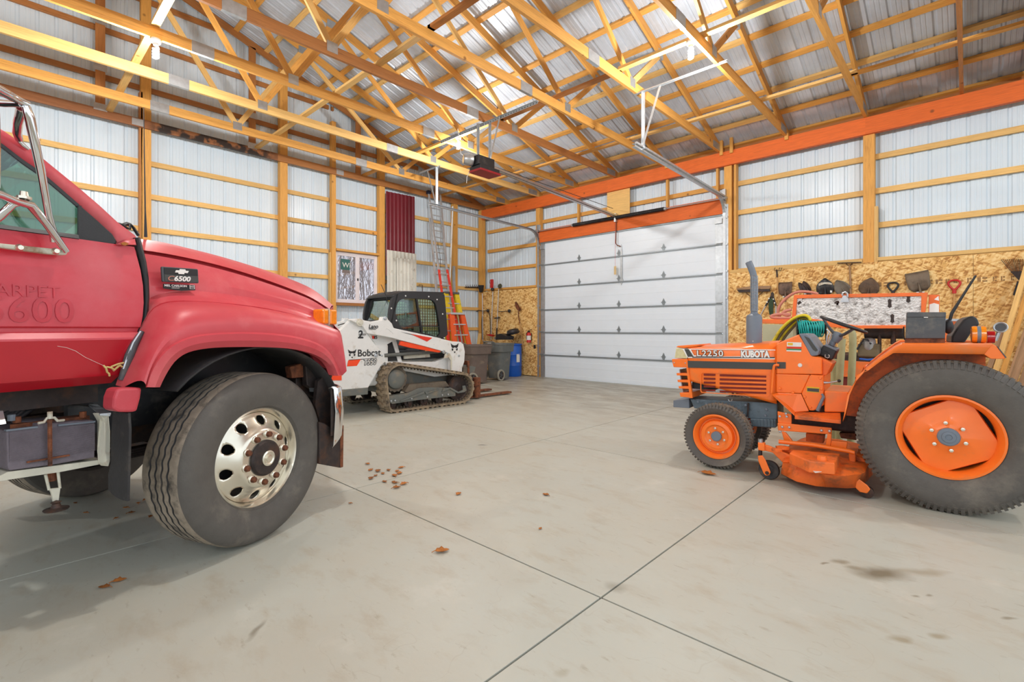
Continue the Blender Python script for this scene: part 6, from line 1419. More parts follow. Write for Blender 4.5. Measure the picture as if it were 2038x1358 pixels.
# ---- mower deck
md = empty('mower_deck', (0, 0, 0), 0, kt)
ym4 = .50
def mp_(name, pts, y, t, mt=ORANGE, bev=.006): return M().poly3(KL(m4, pts, y), (0, -t, 0)).build(name, mt, md, bevel=bev)
mp_('linkage_plate', [(1005, 188), (1142, 222), (1142, 300), (1140, 318), (1010, 300)], .30, .02); mp_('linkage_arm', [(1005, 300), (1140, 312), (1530, 350), (1530, 415), (1010, 375)], .32, .02)
mp_('linkage_strut', [(1045, 385), (1085, 395), (1160, 490), (1110, 495), (1070, 480)], .34, .03); mp_('linkage_strut', [(1490, 400), (1530, 410), (1520, 525), (1470, 520)], .36, .03); mp_('rear_bracket', [(1530, 475), (1685, 488), (1670, 580), (1600, 572), (1520, 525)], .36, .03); mp_('rear_post', [(1690, 560), (1760, 585), (1762, 725), (1705, 720)], .36, .04)
M().tube(KL(m4, [(1020, 482), (1350, 515), (1700, 575), (1750, 590)], .42), .018, 12).build('roller_bar', ORANGE, md, smooth=50)
for q in ((1028, 238), (1088, 212), (1095, 240), (1052, 340), (1120, 344), (1430, 375), (1508, 380), (1030, 385)): M().lathe([(0, .01), (.010, .008), (.012, 0)], K.y(*m4(*q), .325), (0, 1, 0), 6).build('linkage_bolt', GALV, md)
# deck shell: outline extruded in plan with sloping skirt
zt4 = .235; zs4 = .05
near = [K.z(*m4(*q), z_) for q, z_ in (((1055, 690), .20), ((1110, 700), .20), ((1260, 740), .20), ((1430, 790), .20), ((1600, 800), .20), ((1800, 740), .20))]
t4 = [K.z(*m4(*q), .20) for q in ((1060, 680), (1290, 680), (1450, 800), (1640, 815), (1845, 790))]
b4_ = [K.z(*m4(*q), .075) for q in ((1040, 790), (1180, 865), (1390, 915), (1740, 935), (1850, 880))]
far = [V((p.x, min(-.45, p.y-1.0), .20)) for p in (t4[-1], t4[0])]
def loop(top, off): return [p for p in top]
plan_t = t4+[V((t4[-1].x-.02, .1, .2)), V((t4[-1].x+.05, -.5, .2)), V((.75, -.62, .2)), V((t4[0].x, -.5, .2)), V((t4[0].x+.06, .0, .2))]
plan_b = b4_+[V((t4[-1].x-.04, .1, .075)), V((t4[-1].x+.03, -.53, .075)), V((.75, -.66, .075)), V((t4[0].x+.02, -.53, .075)), V((t4[0].x+.09, .0, .075))]
n = 48; ct_ = V((0, 0, 0))
TT = resample(plan_t, n, True); BB = resample(plan_b, n, True); cen = V((sum(p.x for p in TT)/n, sum(p.y for p in TT)/n, .245))
m = M(); m.grid([BB+[BB[0]], [a.lerp(b, .85)+V((0, 0, .006)) for a, b in zip(BB+[BB[0]], TT+[TT[0]])], TT+[TT[0]], [p.lerp(cen, .08)+V((0, 0, .012)) for p in TT+[TT[0]]], [p.lerp(cen, .35) for p in TT+[TT[0]]], [p.lerp(cen, .98) for p in TT+[TT[0]]]])
m.build('deck_shell', ORANGE_D, md, smooth=35, solid=.004)
M().poly3([K.z(*m4(*q), .30) for q in ((1310, 670), (1560, 690), (1610, 600), (1160, 560), (1120, 590))], (0, 0, -.09)).build('belt_cover', ORANGE_D, md, bevel=.008)
M().lathe([(0, .02), (.03, .02), (.034, 0), (.034, -.03)], K.z(*m4(1435, 645), .31), (0, 0, 1), 18).build('spindle_cap', ORANGE, md, smooth=30)
kd_ = M().poly3([K.z(*m4(*q), .224) for q in ((1285, 715), (1330, 700), (1440, 775), (1370, 785))], (0, 0, .004)).build('deck_sticker', PAPER, md)
mp_('front_arm', [(870, 510), (925, 525), (1010, 565), (1190, 640), (1180, 680), (1060, 690), (1010, 640), (960, 590), (880, 570)], .52, .03)
mp_('arm_head', [(815, 490), (878, 500), (882, 575), (818, 565)], .55, .06)
M().cyl(K.y(*m4(842, 455), .52), K.y(*m4(840, 640), .52), .016, seg=12).build('caster_pin', IRON, md, smooth=40); M().cyl(K.y(*m4(842, 455), .52), K.y(*m4(842, 500), .52), .020, seg=12).build('pin_collar', GALV, md)
mp_('caster_fork', [(815, 620), (860, 615), (890, 660), (940, 780), (925, 808), (890, 812), (870, 790), (820, 670)], .58, .012)
cc = K.y(*m4(925, 760), .53); rc_ = .085
cc = V((cc.x, .53, rc_)); M().lathe([(0, .02), (.03, .022), (.04, .014), (.06, .02), (.078, .02), (rc_, 0), (.078, -.03), (0, -.03)], cc, (0, 1, 0), 28).build('gauge_wheel', RUBBER_D, md, smooth=35)
M().lathe([(0, .008), (.014, .006), (.016, 0)], K.y(*m4(905, 785), .582), (0, 1, 0), 12).build('axle_bolt', IRON, md)
mp_('rear_fork', [(1610, 840), (1740, 858), (1742, 918), (1600, 890)], .60, .02); mp_('rear_fork', [(1738, 855), (1775, 830), (1875, 905), (1905, 945), (1872, 985), (1800, 970), (1745, 915)], .62, .015)
cr = K.z(*m4(1870, 960), .05); M().lathe([(0, .02), (.02, .02), (.045, .015), (.045, -.02), (0, -.02)], V((cr.x, .58, .046)), (0, 1, 0), 18).build('anti_scalp_roller', IRON, md, smooth=30)
M().tube(KL(m4, [(1290, 600), (1000, 560), (1010, 530)], .4), .02, 10).build('belt_idler', ORANGE_D, md, smooth=50)
for k, (q, r__) in enumerate((((1060, 540), .05), ((1000, 560), .04))): M().lathe([(0, .01), (r__, .008), (r__, -.01), (0, -.01)], K.z(*m4(*q), .28), (0, 0, 1), 18).build('pulley', ORANGE_D, md)
mp_('discharge_plate', [(1760, 620), (1840, 650), (1920, 800), (1890, 830), (1840, 790), (1762, 725)], .3, .3, ORANGE_D)
mp_('mount_bracket', [(1280, 400), (1460, 420), (1450, 500), (1280, 480)], .1, .1, ORANGE_D); mp_('mount_bracket', [(1600, 400), (1760, 400), (1770, 470), (1620, 450)], .1, .1, RUST)
M().tube(KL(m4, [(1150, 250), (1350, 290), (1600, 330), (1740, 330)], .1), .04, 12).build('drive_shaft', IRON, md, smooth=40)
# ================================================================== ORANGE COMPRESSOR BEHIND THE TRACTOR
y3 = lambda x, y: (1450+x*.14727, 500+y*.14727)
YC = 7.9
cp = thing('air_compressor', 'orange engine-driven compressor with its foil-lined hood raised, behind the tractor', 'compressor', (0, 0, 0))
def A(f, q, y=YC): return atY(*f(*q), y)
def cpp(name, f, pts, mt, y=YC, t=.04, par=None, bev=0): return M().poly3([A(f, p, y) for p in pts], (0, t, 0)).build(name, mt, par or cp, bevel=bev)
ld = empty('hood', (0, 0, 0), 0, cp)
o4 = [A(y3, (882, 592)), A(b4, (830, 466)), A(b4, (800, 690)), A(b4, (800, 868)), A(b4, (20, 872)), A(q4, (640, 372))]
i4 = [A(y3, (925, 640)), A(b4, (756, 508)), A(b4, (752, 690)), A(b4, (750, 832)), A(b4, (20, 838)), A(y3, (905, 880))]
M().ring(o4, i4, (0, .05, 0)).build('hood_frame', ORANGE_C, ld, bevel=.006)
M().poly3([p+V((0, .02, 0)) for p in i4], (0, .03, 0)).build('foil_insulation', FOIL, ld)
random.seed(11)
for k, q in enumerate(((1000, 660), (960, 700), (1480, 665), (1480, 700))):
    c = A(y3, q, YC+.018); M().poly3([c+V((random.uniform(-.05, .05)*abs(math.cos(a)), -.002, .035*math.sin(a))) for a in [R(60*j) for j in range(6)]], (0, .004, 0)).build('torn_patch', IRON, ld)
for q in ((400, 590), (430, 760), (610, 530)):
    c = A(b4, q, YC+.018); M().poly3([c+V((.03*math.cos(a)*(1 if j % 2 else .5), -.002, .06*math.sin(a))) for j, a in enumerate([R(45*j) for j in range(8)])], (0, .004, 0)).build('torn_patch', IRON, ld)
M().tube([A(y3, q, YC-.02) for q in ((1535, 600), (1545, 565), (1580, 553), (1605, 575), (1610, 620))], .012, 8).poly3([A(y3, q, YC-.02) for q in ((1545, 600), (1605, 600), (1630, 690), (1512, 690))], (0, .01, 0)).build('lifting_hook', GALV, ld)
cpp('side_panel', b4, [(838, 490), (962, 492), (960, 700), (838, 700)], ORANGE_C, YC+.06, .02, bev=.003)
cpp('torn_decal', b4, [(848, 600), (900, 585), (955, 600), (955, 690), (845, 690)], DECALW, YC+.056, .003); cpp('torn_decal', b4, [(900, 545), (950, 505), (956, 560)], DECALW, YC+.056, .003)
cpp('lower_rail', b4, [(-150, 838), (560, 838), (560, 872), (-150, 872)], ORANGE_C, YC-.02, .05, bev=.004)
# body: rear housing, left housing with cream panel, base
pL, pR = A(q4, (495, 342)), A(b4, (1215, 770))
zt5 = A(q4, (560, 342)).z
cpp('left_housing', q4, [(495, 340), (660, 342), (660, 366), (495, 362)], ORANGE_C, YC-.10, .9, bev=.006)
cpp('grey_panel', q4, [(497, 366), (650, 368), (650, 470), (497, 466)], mat('grey_green_paint', (176, 174, 144), .6, 0, .06, 6), YC-.095, .88)
cpp('right_housing', b4, [(1010, 770), (1215, 772), (1215, 1300), (1010, 1300)], ORANGE_C, YC+.02, .8, bev=.006); cpp('housing_top', b4, [(1000, 762), (1222, 764), (1222, 790), (1000, 788)], GALV, YC+.0, .84)
M().box(A(q4, (495, 400)).x, A(b4, (1215, 800)).x, YC+.05, YC+.85, .45, .72).build('base_frame', ORANGE_C, cp, bevel=.01)
cpp('side_door', s4, [(1000, 660), (1480, 690), (1480, 960), (900, 930), (900, 720)], ORANGE_C, YC-.05, .03, bev=.004)
cpp('engine_bay', s4, [(880, 930), (1260, 950), (1260, 1200), (880, 1200)], mat('dark_red_primer', (120, 34, 24), .6, 0, .15, 8), YC, .03)
M().cyl(A(b4, (120, 925), YC+.3), A(b4, (565, 925), YC+.3), .075, seg=20).build('muffler', IRON, cp, smooth=40)
for q in ((285, 900, 1140, .022), (440, 900, 1050, .030)): M().cyl(A(b4, (q[0], q[1]), YC+.25), A(b4, (q[0], q[2]), YC+.25), q[3], seg=12).build('exhaust_stub', IRON, cp, smooth=40)
M().cyl(A(b4, (225, 880), YC+.5), A(b4, (225, 1060), YC+.5), .015, seg=10).build('support_tube', STEEL, cp)
eb = A(b4, (170, 1110), YC+.2)
M().box(eb.x-.12, eb.x+.12, eb.y-.08, eb.y+.1, eb.z-.10, eb.z+.08).build('alternator_block', HOSE_B, cp, bevel=.02); M().lathe([(0, .10), (.05, .10), (.075, .08), (.08, 0), (.07, -.06), (0, -.06)], eb+V((0, -.02, .05)), (0, -.3, 1), 20).build('alternator', GALV, cp, smooth=40)
M().box(eb.x-.4, eb.x+.75, YC+.15, YC+.7, .72, eb.z-.06).build('engine', IRON, cp, bevel=.02)
M().box(eb.x+.25, eb.x+.65, YC+.2, YC+.6, eb.z-.1, eb.z+.08).build('engine_head', GALV, cp, bevel=.03)
M().tube([A(b4, q, YC+.1) for q in ((30, 1110), (60, 1060), (110, 990), (150, 1000), (190, 1050))], .012, 8).build('engine_hose', BLACK, cp, smooth=60)
M().tube([A(b4, q, YC-.02) for q in ((60, 1215), (150, 1225), (260, 1215))], .012, 8).build('blue_wrench', BLUE, cp)
for dx in (-1.6, -.7): M().lathe([(0, .04), (.2, .04), (.3, .06), (.33, 0), (.3, -.06), (.2, -.04), (0, -.04)], (dx, YC+.3, .33), (0, 1, 0), 32).build('trailer_wheel', RUBBER_D, cp, smooth=35)
M().beam((A(q4, (495, 400)).x, YC+.45, .42), (A(b4, (1215, 800)).x, YC+.45, .42), .6, .08).build('chassis', IRON, cp)
# pink hose resting on the left housing
hp = [A(y3, q, YC+.1) for q in ((1210, 580), (1150, 562), (1040, 545), (930, 548), (820, 600), (720, 690), (670, 780), (665, 850), (700, 885))]
t = M().tube(smoothpts(hp, 2), .020, 10).build('hose', HOSE_P, None, smooth=60)
tag(t, 'pink rubber hose arching over the left housing of the compressor', 'hose')
t = M().tube(smoothpts([A(y3, q, YC+.0) for q in ((850, 790), (760, 810), (720, 850), (800, 870), (850, 850), (700, 850), (600, 865), (560, 890), (640, 905), (850, 905))], 2), .022, 10).build('hose', HOSE_P, None, smooth=60)
tag(t, 'coiled pink hose lying on top of the compressor beside the raised hood', 'hose')
# yellow and brown hose coils, teal cable on its reel
for k, (mt, lb) in enumerate(((HOSE_Y, 'outermost bright yellow hose loop behind the tractor hood'), (HOSE_B, 'dirty brown hose loop between the yellow loops'), (HOSE_Y, 'second yellow hose loop, inside the brown one'), (HOSE_B, 'inner dull brown hose loop next to the cable reel'))):
    o = k*34
    pts = [A(y3, (x, y), 7.2+.03*k) for x, y in ((560+o*1.1, 1330), (600+o*1.1, 1230), (680+o, 1090+o*.35), (780+o*.9, 980+o*.45), (900+o*.5, 895+o*.35), (1000+o*.2, 865+o*.4), (1080, 880+o*.5), (1110-o*.3, 940+o*.3))]
    tag(M().tube(smoothpts(pts, 2), .020, 8).build('hose', mt, None, smooth=60), lb, 'hose')
rl = thing('cable_reel', 'black-flanged reel wound with teal cable, behind the steering wheel', 'cable reel', A(y3, (1110, 1055), 7.15))
axd = V((1, .25, 0)).normalized()
for s_ in (-1, 1):
    M().lathe([(.03, .004), (.145, .006), (.15, 0), (.03, -.004)], axd*(s_*.155 if s_ < 0 else .16), axd, 26).build('flange', BLACKM, rl, smooth=30)
M().cyl(axd*-.16, axd*.16, .06, seg=14).build('core', BLACKM, rl)
random.seed(4)
pts = []
for k in range(26*14):
    a = 2*math.pi*k/14; u = k/(26*14); x = -.14+.27*((u*2.5) % 1 if int(u*2.5) % 2 == 0 else 1-(u*2.5) % 1); r = .085+.012*(u*2.5)+.006*math.sin(k*.37)
    b_ = axd.cross(V((0, 0, 1))); pts.append(axd*x+b_*r*math.cos(a)+V((0, 0, 1))*r*math.sin(a)+axd*.02*math.sin(a+k*.01))
M().tube(pts, .0075, 6).build('cable', TEAL, rl, smooth=60)
M().beam((0, 0, -.06), (0, .05, .01-rl.location.z), .04, .02).build('reel_stand', BLACKM, rl)
# upright grey-green hoses
for k, (pts, r, lb) in enumerate(((((985, 290), (975, 420), (965, 600), (945, 900), (930, 1180)), .036, 'thick grey-green hose standing nearest the steering column'), (((1120, 150), (1165, 210), (1165, 420), (1155, 700), (1130, 1100)), .036, 'thick grey-green hose standing nearer the wheel fender'), (((870, 640), (850, 780), (850, 950), (840, 1190)), .034, 'short grey-green hose behind the gear lever'))):
    q_ = [atY(*s4(*p), 6.5+.1*k) for p in pts]; q_.append(V((q_[-1].x, q_[-1].y, .03)))
    tag(M().tube(smoothpts(q_, 2), r, 12).build('hose', HOSE_G, None, smooth=60), lb, 'hose')
# ================================================================== TOOLS ON THE OSB WALL, RIGHT
YT = YP-.045
def Wp(f, q, dy=0): return atY(*f(*q), YT-dy)
def blade(name, tip, base, widths, depth, mt, par, cup=1):
    """dished shovel blade from base (socket) to tip, widths along it"""
    d = tip-base; L_ = d.length; d.normalize(); sd = d.cross(V((0, -1, 0))).normalized(); rows = []
    n = len(widths)
    for i, w_ in enumerate(widths):
        c = base+d*(L_*i/(n-1)); rows.append([c+sd*(w_*u)+V((0, 1, 0))*(depth*(1-u*u)*cup*(1-.5*i/(n-1)))-V((0, .03*math.sin(math.pi*i/(n-1)), 0)) for u in (-1, -.7, -.35, 0, .35, .7, 1)])
    return M().grid(rows).build(name, mt, par, smooth=50, solid=.003)
def shovel(lb, f, tip, base, bot, kind, w_, mt=IRON, hm=HANDLE, par=None):
    t = thing('shovel', lb, 'shovel', (0, 0, 0), 0, 'tools hung on the OSB wall')
    T0, B0 = Wp(f, tip), Wp(f, base)
    ws = {'round': [.45, .85, 1, 1, .98, .88, .70, .42, .08], 'square': [.55, .9, .95, .97, 1, 1, 1]}[kind]
    blade('blade', T0, B0, [w_*a for a in ws], .03, mt, t)
    e = Wp(f, bot); d = (B0-T0).normalized()
    M().tube([T0.lerp(B0, .55)+V((0, -.012, 0)), B0+V((0, -.012, 0)), B0+d*.12+V((0, -.01, 0))], [.008, .018, .019], 10).build('socket', mt, t, smooth=50)
    M().tube([B0+d*.05+V((0, -.01, 0)), V((e.x, e.y, e.z))], .016, 10).build('handle', hm, t, smooth=50)
    M().beam(V((B0.x-.05, YP-.02, B0.z-.02)), V((B0.x+.05, YP-.02, B0.z-.02)), .03, .02).build('wall_hook', GALV, t)
    return t
g_ = 'tools hung on the OSB wall'
# push broom
t = thing('push_broom', 'push broom hung head-up behind the exhaust pipe', 'broom', (0, 0, 0), 0, g_)
M().poly3([Wp(y3, q) for q in ((118, 505), (300, 478), (575, 470), (580, 500), (560, 515), (125, 525))], (0, -.06, 0)).build('broom_block', OLDWOOD, t, bevel=.006)
M().poly3([Wp(y3, q, .005) for q in ((125, 525), (560, 512), (568, 545), (150, 560))], (0, -.045, 0)).build('bristles', IRON, t)
for a, b in (((235, 560), (300, 620)), ((470, 545), (385, 620))): M().cyl(Wp(y3, a), Wp(y3, b), .006, seg=6).build('brace', IRON, t)
M().cyl(Wp(y3, (335, 540)), Wp(y3, (350, 1500)), .014, seg=10).build('handle', HANDLE, t)
# hand cultivator
t = thing('garden_fork', 'narrow cultivator with curled tines and wooden shaft, left of the square shovel', 'cultivator', (0, 0, 0), 0, g_)
M().cyl(Wp(y3, (655, 350)), Wp(y3, (690, 800)), .012, seg=10).build('handle', HANDLE, t); M().cyl(Wp(y3, (650, 250)), Wp(y3, (657, 355)), .013, seg=10).build('socket', IRON, t)
for dx in (-32, 0, 32, 60): M().tube([Wp(y3, (650+dx*.3, 262)), Wp(y3, (650+dx, 262)), Wp(y3, (655+dx, 232), .03), Wp(y3, (662+dx, 225), .10)], .005, 6).build('tine', IRON, t, smooth=60)
shovel('square-mouth shovel with worn brown blade, right of the cultivator', y3, (770, 420), (770, 600), (785, 790), 'square', .115, mat('worn_brown_blade', (110, 88, 74), .6, .3, .15, 14, dirt=((70, 58, 52), .3, 8)))
shovel('narrow trenching spade leaning left, behind the arching pink hose', y3, (945, 425), (1060, 560), (1110, 640), 'round', .055)
shovel('dark drain spade overlapping the trenching spade', y3, (1010, 405), (1090, 560), (1110, 640), 'round', .062)
t = shovel('round-point shovel with a pale band across its black blade', y3, (1300, 365), (1310, 590), (1315, 700), 'round', .135, BLACKM)
M().poly3([Wp(y3, q, .048) for q in ((1215, 445), (1250, 425), (1350, 420), (1395, 435), (1400, 455), (1300, 445), (1220, 470))], (0, -.003, 0)).build('pale_band', CREAM, t)
M().poly3([Wp(y3, q, .048) for q in ((1372, 530), (1400, 533), (1400, 562), (1372, 560))], (0, -.003, 0)).build('sticker', PAPER, t)
shovel('grey round-point shovel tilted left, between the banded shovel and the bow rake', y3, (1455, 395), (1600, 590), (1660, 680), 'round', .115, mat('grey_blade', (112, 104, 92), .6, .3, .15, 14))
# bow rake
t = thing('bow_rake', 'bow rake hung head-up with straight toothed bar above the shovels', 'rake', (0, 0, 0), 0, g_)
a, b = Wp(y3, (1470, 162)), Wp(y3, (1795, 150)); M().beam(a, b, .012, .014).build('rake_bar', IRON, t)
for k in range(14): p = a.lerp(b, (k+.5)/14); M().beam(p, p+V((0, -.06, -.012)), .005, .008).build('tooth', IRON, t)
M().tube(smoothpts([Wp(y3, q) for q in ((1590, 160), (1595, 185), (1632, 195), (1665, 185), (1670, 155))], 2), .006, 6).build('bow', IRON, t, smooth=60)
M().tube([Wp(y3, (1632, 190)), Wp(y3, (1640, 270)), Wp(y3, (1655, 700))], [.012, .014, .017], 10).build('handle', OLDWOOD, t, smooth=50)
shovel('large round-point shovel with rusty dished blade, right of the bow rake', y3, (1930, 360), (1880, 590), (1870, 700), 'round', .145, mat('rusty_blade', (104, 84, 66), .65, .3, .2, 12, dirt=((74, 62, 54), .3, 9)))
# D handle, black
def dhandle(lb, f, q, s_, mt, shaft, bot, hm):
    t = thing('spade_handle', lb, 'spade', (0, 0, 0), 0, g_); c = Wp(f, q)
    M().tube(smoothpts([c+V((x*s_, 0, z*s_)) for x, z in ((0, -.9), (-.45, -.45), (-.9, .35), (-.6, .85), (0, .95), (.6, .85), (.9, .35), (.45, -.45))], 2, True), s_*.17, 8, closed=True).build('d_grip', mt, t, smooth=60)
    M().cyl(c+V((0, 0, -.8*s_)), c+V((0, 0, -1.5*s_)), s_*.3, seg=10).build('ferrule', mt, t); M().cyl(c+V((0, 0, -1.4*s_)), Wp(f, bot), .014, seg=10).build('handle', hm, t); return t
dhandle('tool with black D-shaped grip standing behind the compressor hood', b4, (437, 408), .085, BLACK, None, (437, 600), HANDLE)
shovel('wide square-mouth shovel with greyish blade tilted above the compressor', b4, (700, 235), (745, 450), (750, 600), 'square', .15, mat('grey_brown_blade', (118, 104, 88), .6, .35, .12, 12, dirt=((86, 74, 62), .3, 9)))
dhandle('spade with bright red D-grip and yellow wooden shaft', b4, (1128, 385), .085, RED, None, (1115, 900), HANDLE)
# leaf rake at the right
t = thing('leaf_rake', 'spring-tine leaf rake hung fan-up at the right edge', 'rake', (0, 0, 0), 0, g_)
hb = Wp(b4, (1870, 330))
for k in range(18):
    a = Wp(b4, (1655+k*22, 95-8*math.sin(k/17*3.1))); mid = Wp(b4, (1770+k*11, 235)); M().tube([Wp(b4, (1850+k*3, 310)), mid, a, a+V((0, -.03, -.01))], .0035, 5).build('tine', RUST if k % 3 else IRON, t)
M().beam(Wp(b4, (1765, 237), .01), Wp(b4, (1990, 232), .01), .01, .02).build('tine_bar', IRON, t); M().poly3([Wp(b4, q, .012) for q in ((1770, 240), (1985, 240), (1890, 330), (1850, 325))], (0, .006, 0)).build('rake_plate', IRON, t)
M().cyl(hb, Wp(b4, (1905, 700)), .014, seg=10).build('handle', HANDLE, t)
t = thing('scraper', 'black-bladed scraper hung below the leaf rake', 'scraper', (0, 0, 0), 0, g_)
M().poly3([Wp(b4, q) for q in ((1835, 340), (1885, 350), (1830, 505), (1785, 495))], (0, -.015, 0)).build('blade', BLACKM, t, bevel=.002); M().cyl(Wp(b4, (1862, 350)), Wp(b4, (1940, 180)), .013, seg=10).build('handle', OLDWOOD, t)
# loppers and green bungee bundle
t = thing('loppers', 'black-gripped loppers hanging open beside the exhaust pipe', 'loppers', (0, 0, 0), 0, g_)
pv = Wp(y3, (590, 590)); M().poly3([Wp(y3, q) for q in ((575, 570), (595, 550), (615, 575), (612, 610), (590, 625), (572, 605))], (0, -.02, 0)).build('jaw', IRON, t)
for q1, q2 in (((500, 740), (430, 870)), ((640, 740), (640, 850))): M().cyl(pv, Wp(y3, q1), .016, seg=8).build('grip', BLACK, t); M().cyl(Wp(y3, q1), Wp(y3, q2), .011, seg=8).build('arm', ALU_L, t)
for q in ((545, 640), (520, 690), (605, 650), (622, 700)): M().lathe([(0, .004), (.012, .003), (.013, 0)], Wp(y3, q, .017), (0, -1, 0), 8).build('white_dot', DECALW, t)
M_ = M()
for k in range(7): M_.tube(smoothpts([Wp(y3, (565+k*5, 640)), Wp(y3, (545+k*9, 720+k*4), .02), Wp(y3, (548+k*8, 820), .02), Wp(y3, (570+k*3, 880))], 1), .008, 6)
tag(M_.build('cord_bundle', mat('dark_green_cord', (54, 74, 52), .8, 0, .2, 30), None, smooth=60), 'dark green cord bundle hanging between the lopper arms', 'cord', g_)
# ================================================================== LUMBER LEANING AT THE RIGHT
random.seed(5)
lum = [(1958, 765, 2004, 640, .09, 'short grey board at the left edge of the leaning lumber', 1.35, OLDWOOD), (1975, 765, 2041, 540, .09, 'longest pale plank leaning right of the tractor lamps', 2.6, PINE), (1990, 765, 2052, 560, .09, 'second pale plank behind the longest one', 2.5, PINE),
       (2004, 765, 2060, 600, .04, 'dark weathered slat between the pale planks', 2.2, OLDWOOD), (2014, 765, 2072, 610, .13, 'wide grey weathered board with paint traces', 2.1, OLDWOOD), (2032, 770, 2084, 610, .09, 'tan weathered board near the right edge', 2.2, OLDWOOD), (2044, 770, 2098, 610, .09, 'pale board at the right edge of the lumber', 2.3, PINE_D), (2060, 770, 2110, 620, .14, 'grey plank outermost at the right edge', 2.3, OLDWOOD)]
for k, (x0, y0, x1, y1, w_, lb, h_, mt) in enumerate(lum):
    a = atY(x0, y0, 9.45+.02*k); b = atY(x1, y1, 9.72+.02*k); d = b-a; p0 = a-d*((a.z-.01)/d.z); p1 = p0+d*(h_/d.z)
    if p1.y > YP-.08: p1 = p0+d*((YP-.08-p0.y)/d.y)
    o = board('leaning_board', p0+V((0, 0, .03)), p1, .038, w_*.62, mt if k not in (1,) else PINE_L, None, up=(1, -.35, -.4)); tag(o, lb, 'board', 'lumber leaning on the OSB wall')
# ================================================================== LEFT-CORNER STUFF
l3 = lambda x, y: (820+x*.17683, 360+y*.17683)
c4_ = lambda x, y: (900+x*.17683, 540+y*.17683)
p7 = lambda x, y: (640+x*.19147, 360+y*.19147)
# corrugated sheets on the left wall
def sheet(name, lb, f, q0, q1, qb, mt, x):
    a, b, c = atX(*f(*q0), x), atX(*f(*q1), x), atX(*f(*qb), x); wd = abs(b.y-a.y); t = thing(name, lb, 'metal sheet', (x, a.y, 0))
    pr = []; u = 0
    while u < wd-.05: pr += [(u, 0), (u+.02, .02), (u+.045, .02), (u+.065, 0)]; u += .115
    pr.append((wd, 0)); h = a.z
    M().grid([[(d, uu, c.z) for uu, d in pr], [(d+.005, uu, (c.z+h)/2) for uu, d in pr], [(d, uu, h+(b.z-h)*uu/wd) for uu, d in pr]]).build('corrugated_sheet', mt, t, solid=.002); return t
sheet('metal_sheet', 'maroon corrugated steel sheet standing against the left wall beside the window', p7, (668, 108), (968, 168), (680, 985), MAROON, XP+.04)
OFFW = mat('dirty_white_sheet', (214, 214, 204), .5, 0, .08, 4, dirt=((130, 104, 72), .16, 5))
sheet('metal_sheet', 'front dirty white corrugated sheet below the maroon one', p7, (680, 718), (985, 762), (680, 1600), OFFW, XP+.09)
sheet('metal_sheet', 'narrower white corrugated sheet propped in front of the dirty white one', p7, (780, 800), (945, 820), (780, 1600), OFFW, XP+.16)
# extension ladder (aluminium)
def ladder(lb, rails, rungs, mt, x, par=None, rr=.016, name='extension_ladder', cat='ladder'):
    t = thing(name, lb, cat, (0, 0, 0))
    for a, b in rails: M().beam(a, b, .025, .07, up=(0, 1, 0)).build('rail', mt, t, bevel=.003)
    for a, b in rungs: M().cyl(a, b, rr, seg=8).build('rung', ALU_L, t)
    return t
def plane_pts(f, q, x0, x1, z0=5.0):  # leaning plane: x from x0 (floor) to x1 (z0)
    d = ray(*f(*q)); k = 5.0
    for _ in range(30):
        z = CAMH+k*d[2]; x = x0+(x1-x0)*z/z0; k = x/d[0]
    return V((k*d[0], k*d[1], CAMH+k*d[2]))
LP = lambda q: plane_pts(l3, q, -10.1, XP+.10)
La, Lb = LP((200, 420)), LP((275, 1240)); Ra, Rb = LP((325, 370)), LP((400, 1100))
def ext(a, b, z): d = b-a; return a+d*((z-a.z)/d.z)
rails = [(ext(La, Lb, La.z), ext(La, Lb, .03)), (ext(Ra, Rb, La.z), ext(Ra, Rb, .03))]
rungs = []
z = .35
while z < La.z: rungs.append((ext(La, Lb, z), ext(Ra, Rb, z))); z += .305
t = ladder('tall aluminium extension ladder leaning between the maroon sheet and the corner', rails, rungs, ALU_L, 0)
Fa, Fb, Ga, Gb = LP((175, 140)), LP((235, 600)), LP((305, 160)), LP((345, 620))
for a, b in ((Fa, Fb), (Ga, Gb)): M().beam(a+V((.05, 0, 0)), ext(a, b, 2.2)+V((.05, 0, 0)), .02, .06, up=(0, 1, 0)).build('fly_rail', ALU_L, t, bevel=.003)
for k in range(9):
    z = Fa.z-.3-.305*k; M().cyl(ext(Fa, Fb, z)+V((.05, 0, 0)), ext(Ga, Gb, z)+V((.05, 0, 0)), .014, seg=8).build('rung', ALU_L, t)
M().box(Fa.x, Fa.x+.10, Fa.y-.05, Fa.y+.05, Fa.z-.03, Fa.z+.06).build('rubber_cap', mat('blue_black_cap', (24, 34, 60), .6), t, bevel=.01)
M().tube([LP((270, 700))+V((.08, 0, 0)), LP((300, 900))+V((.08, 0, 0)), LP((300, 980))+V((.08, 0, 0))], .006, 5).build('rope', IRON, t)
# red fibreglass ladder
LP2 = lambda q: plane_pts(l3, q, -9.75, XP+.25)
a, b, c, d = LP2((303, 1000)), LP2((335, 1250)), LP2((395, 1000)), LP2((440, 1250))
rails = [(a, ext(a, b, .03)), (c, ext(c, d, .03))]; rungs = []
z = .35
while z < a.z: rungs.append((ext(a, b, z), ext(c, d, z))); z += .305
ladder('red fibreglass extension ladder standing behind the loader cab', rails, rungs, REDORANGE_L, 0)
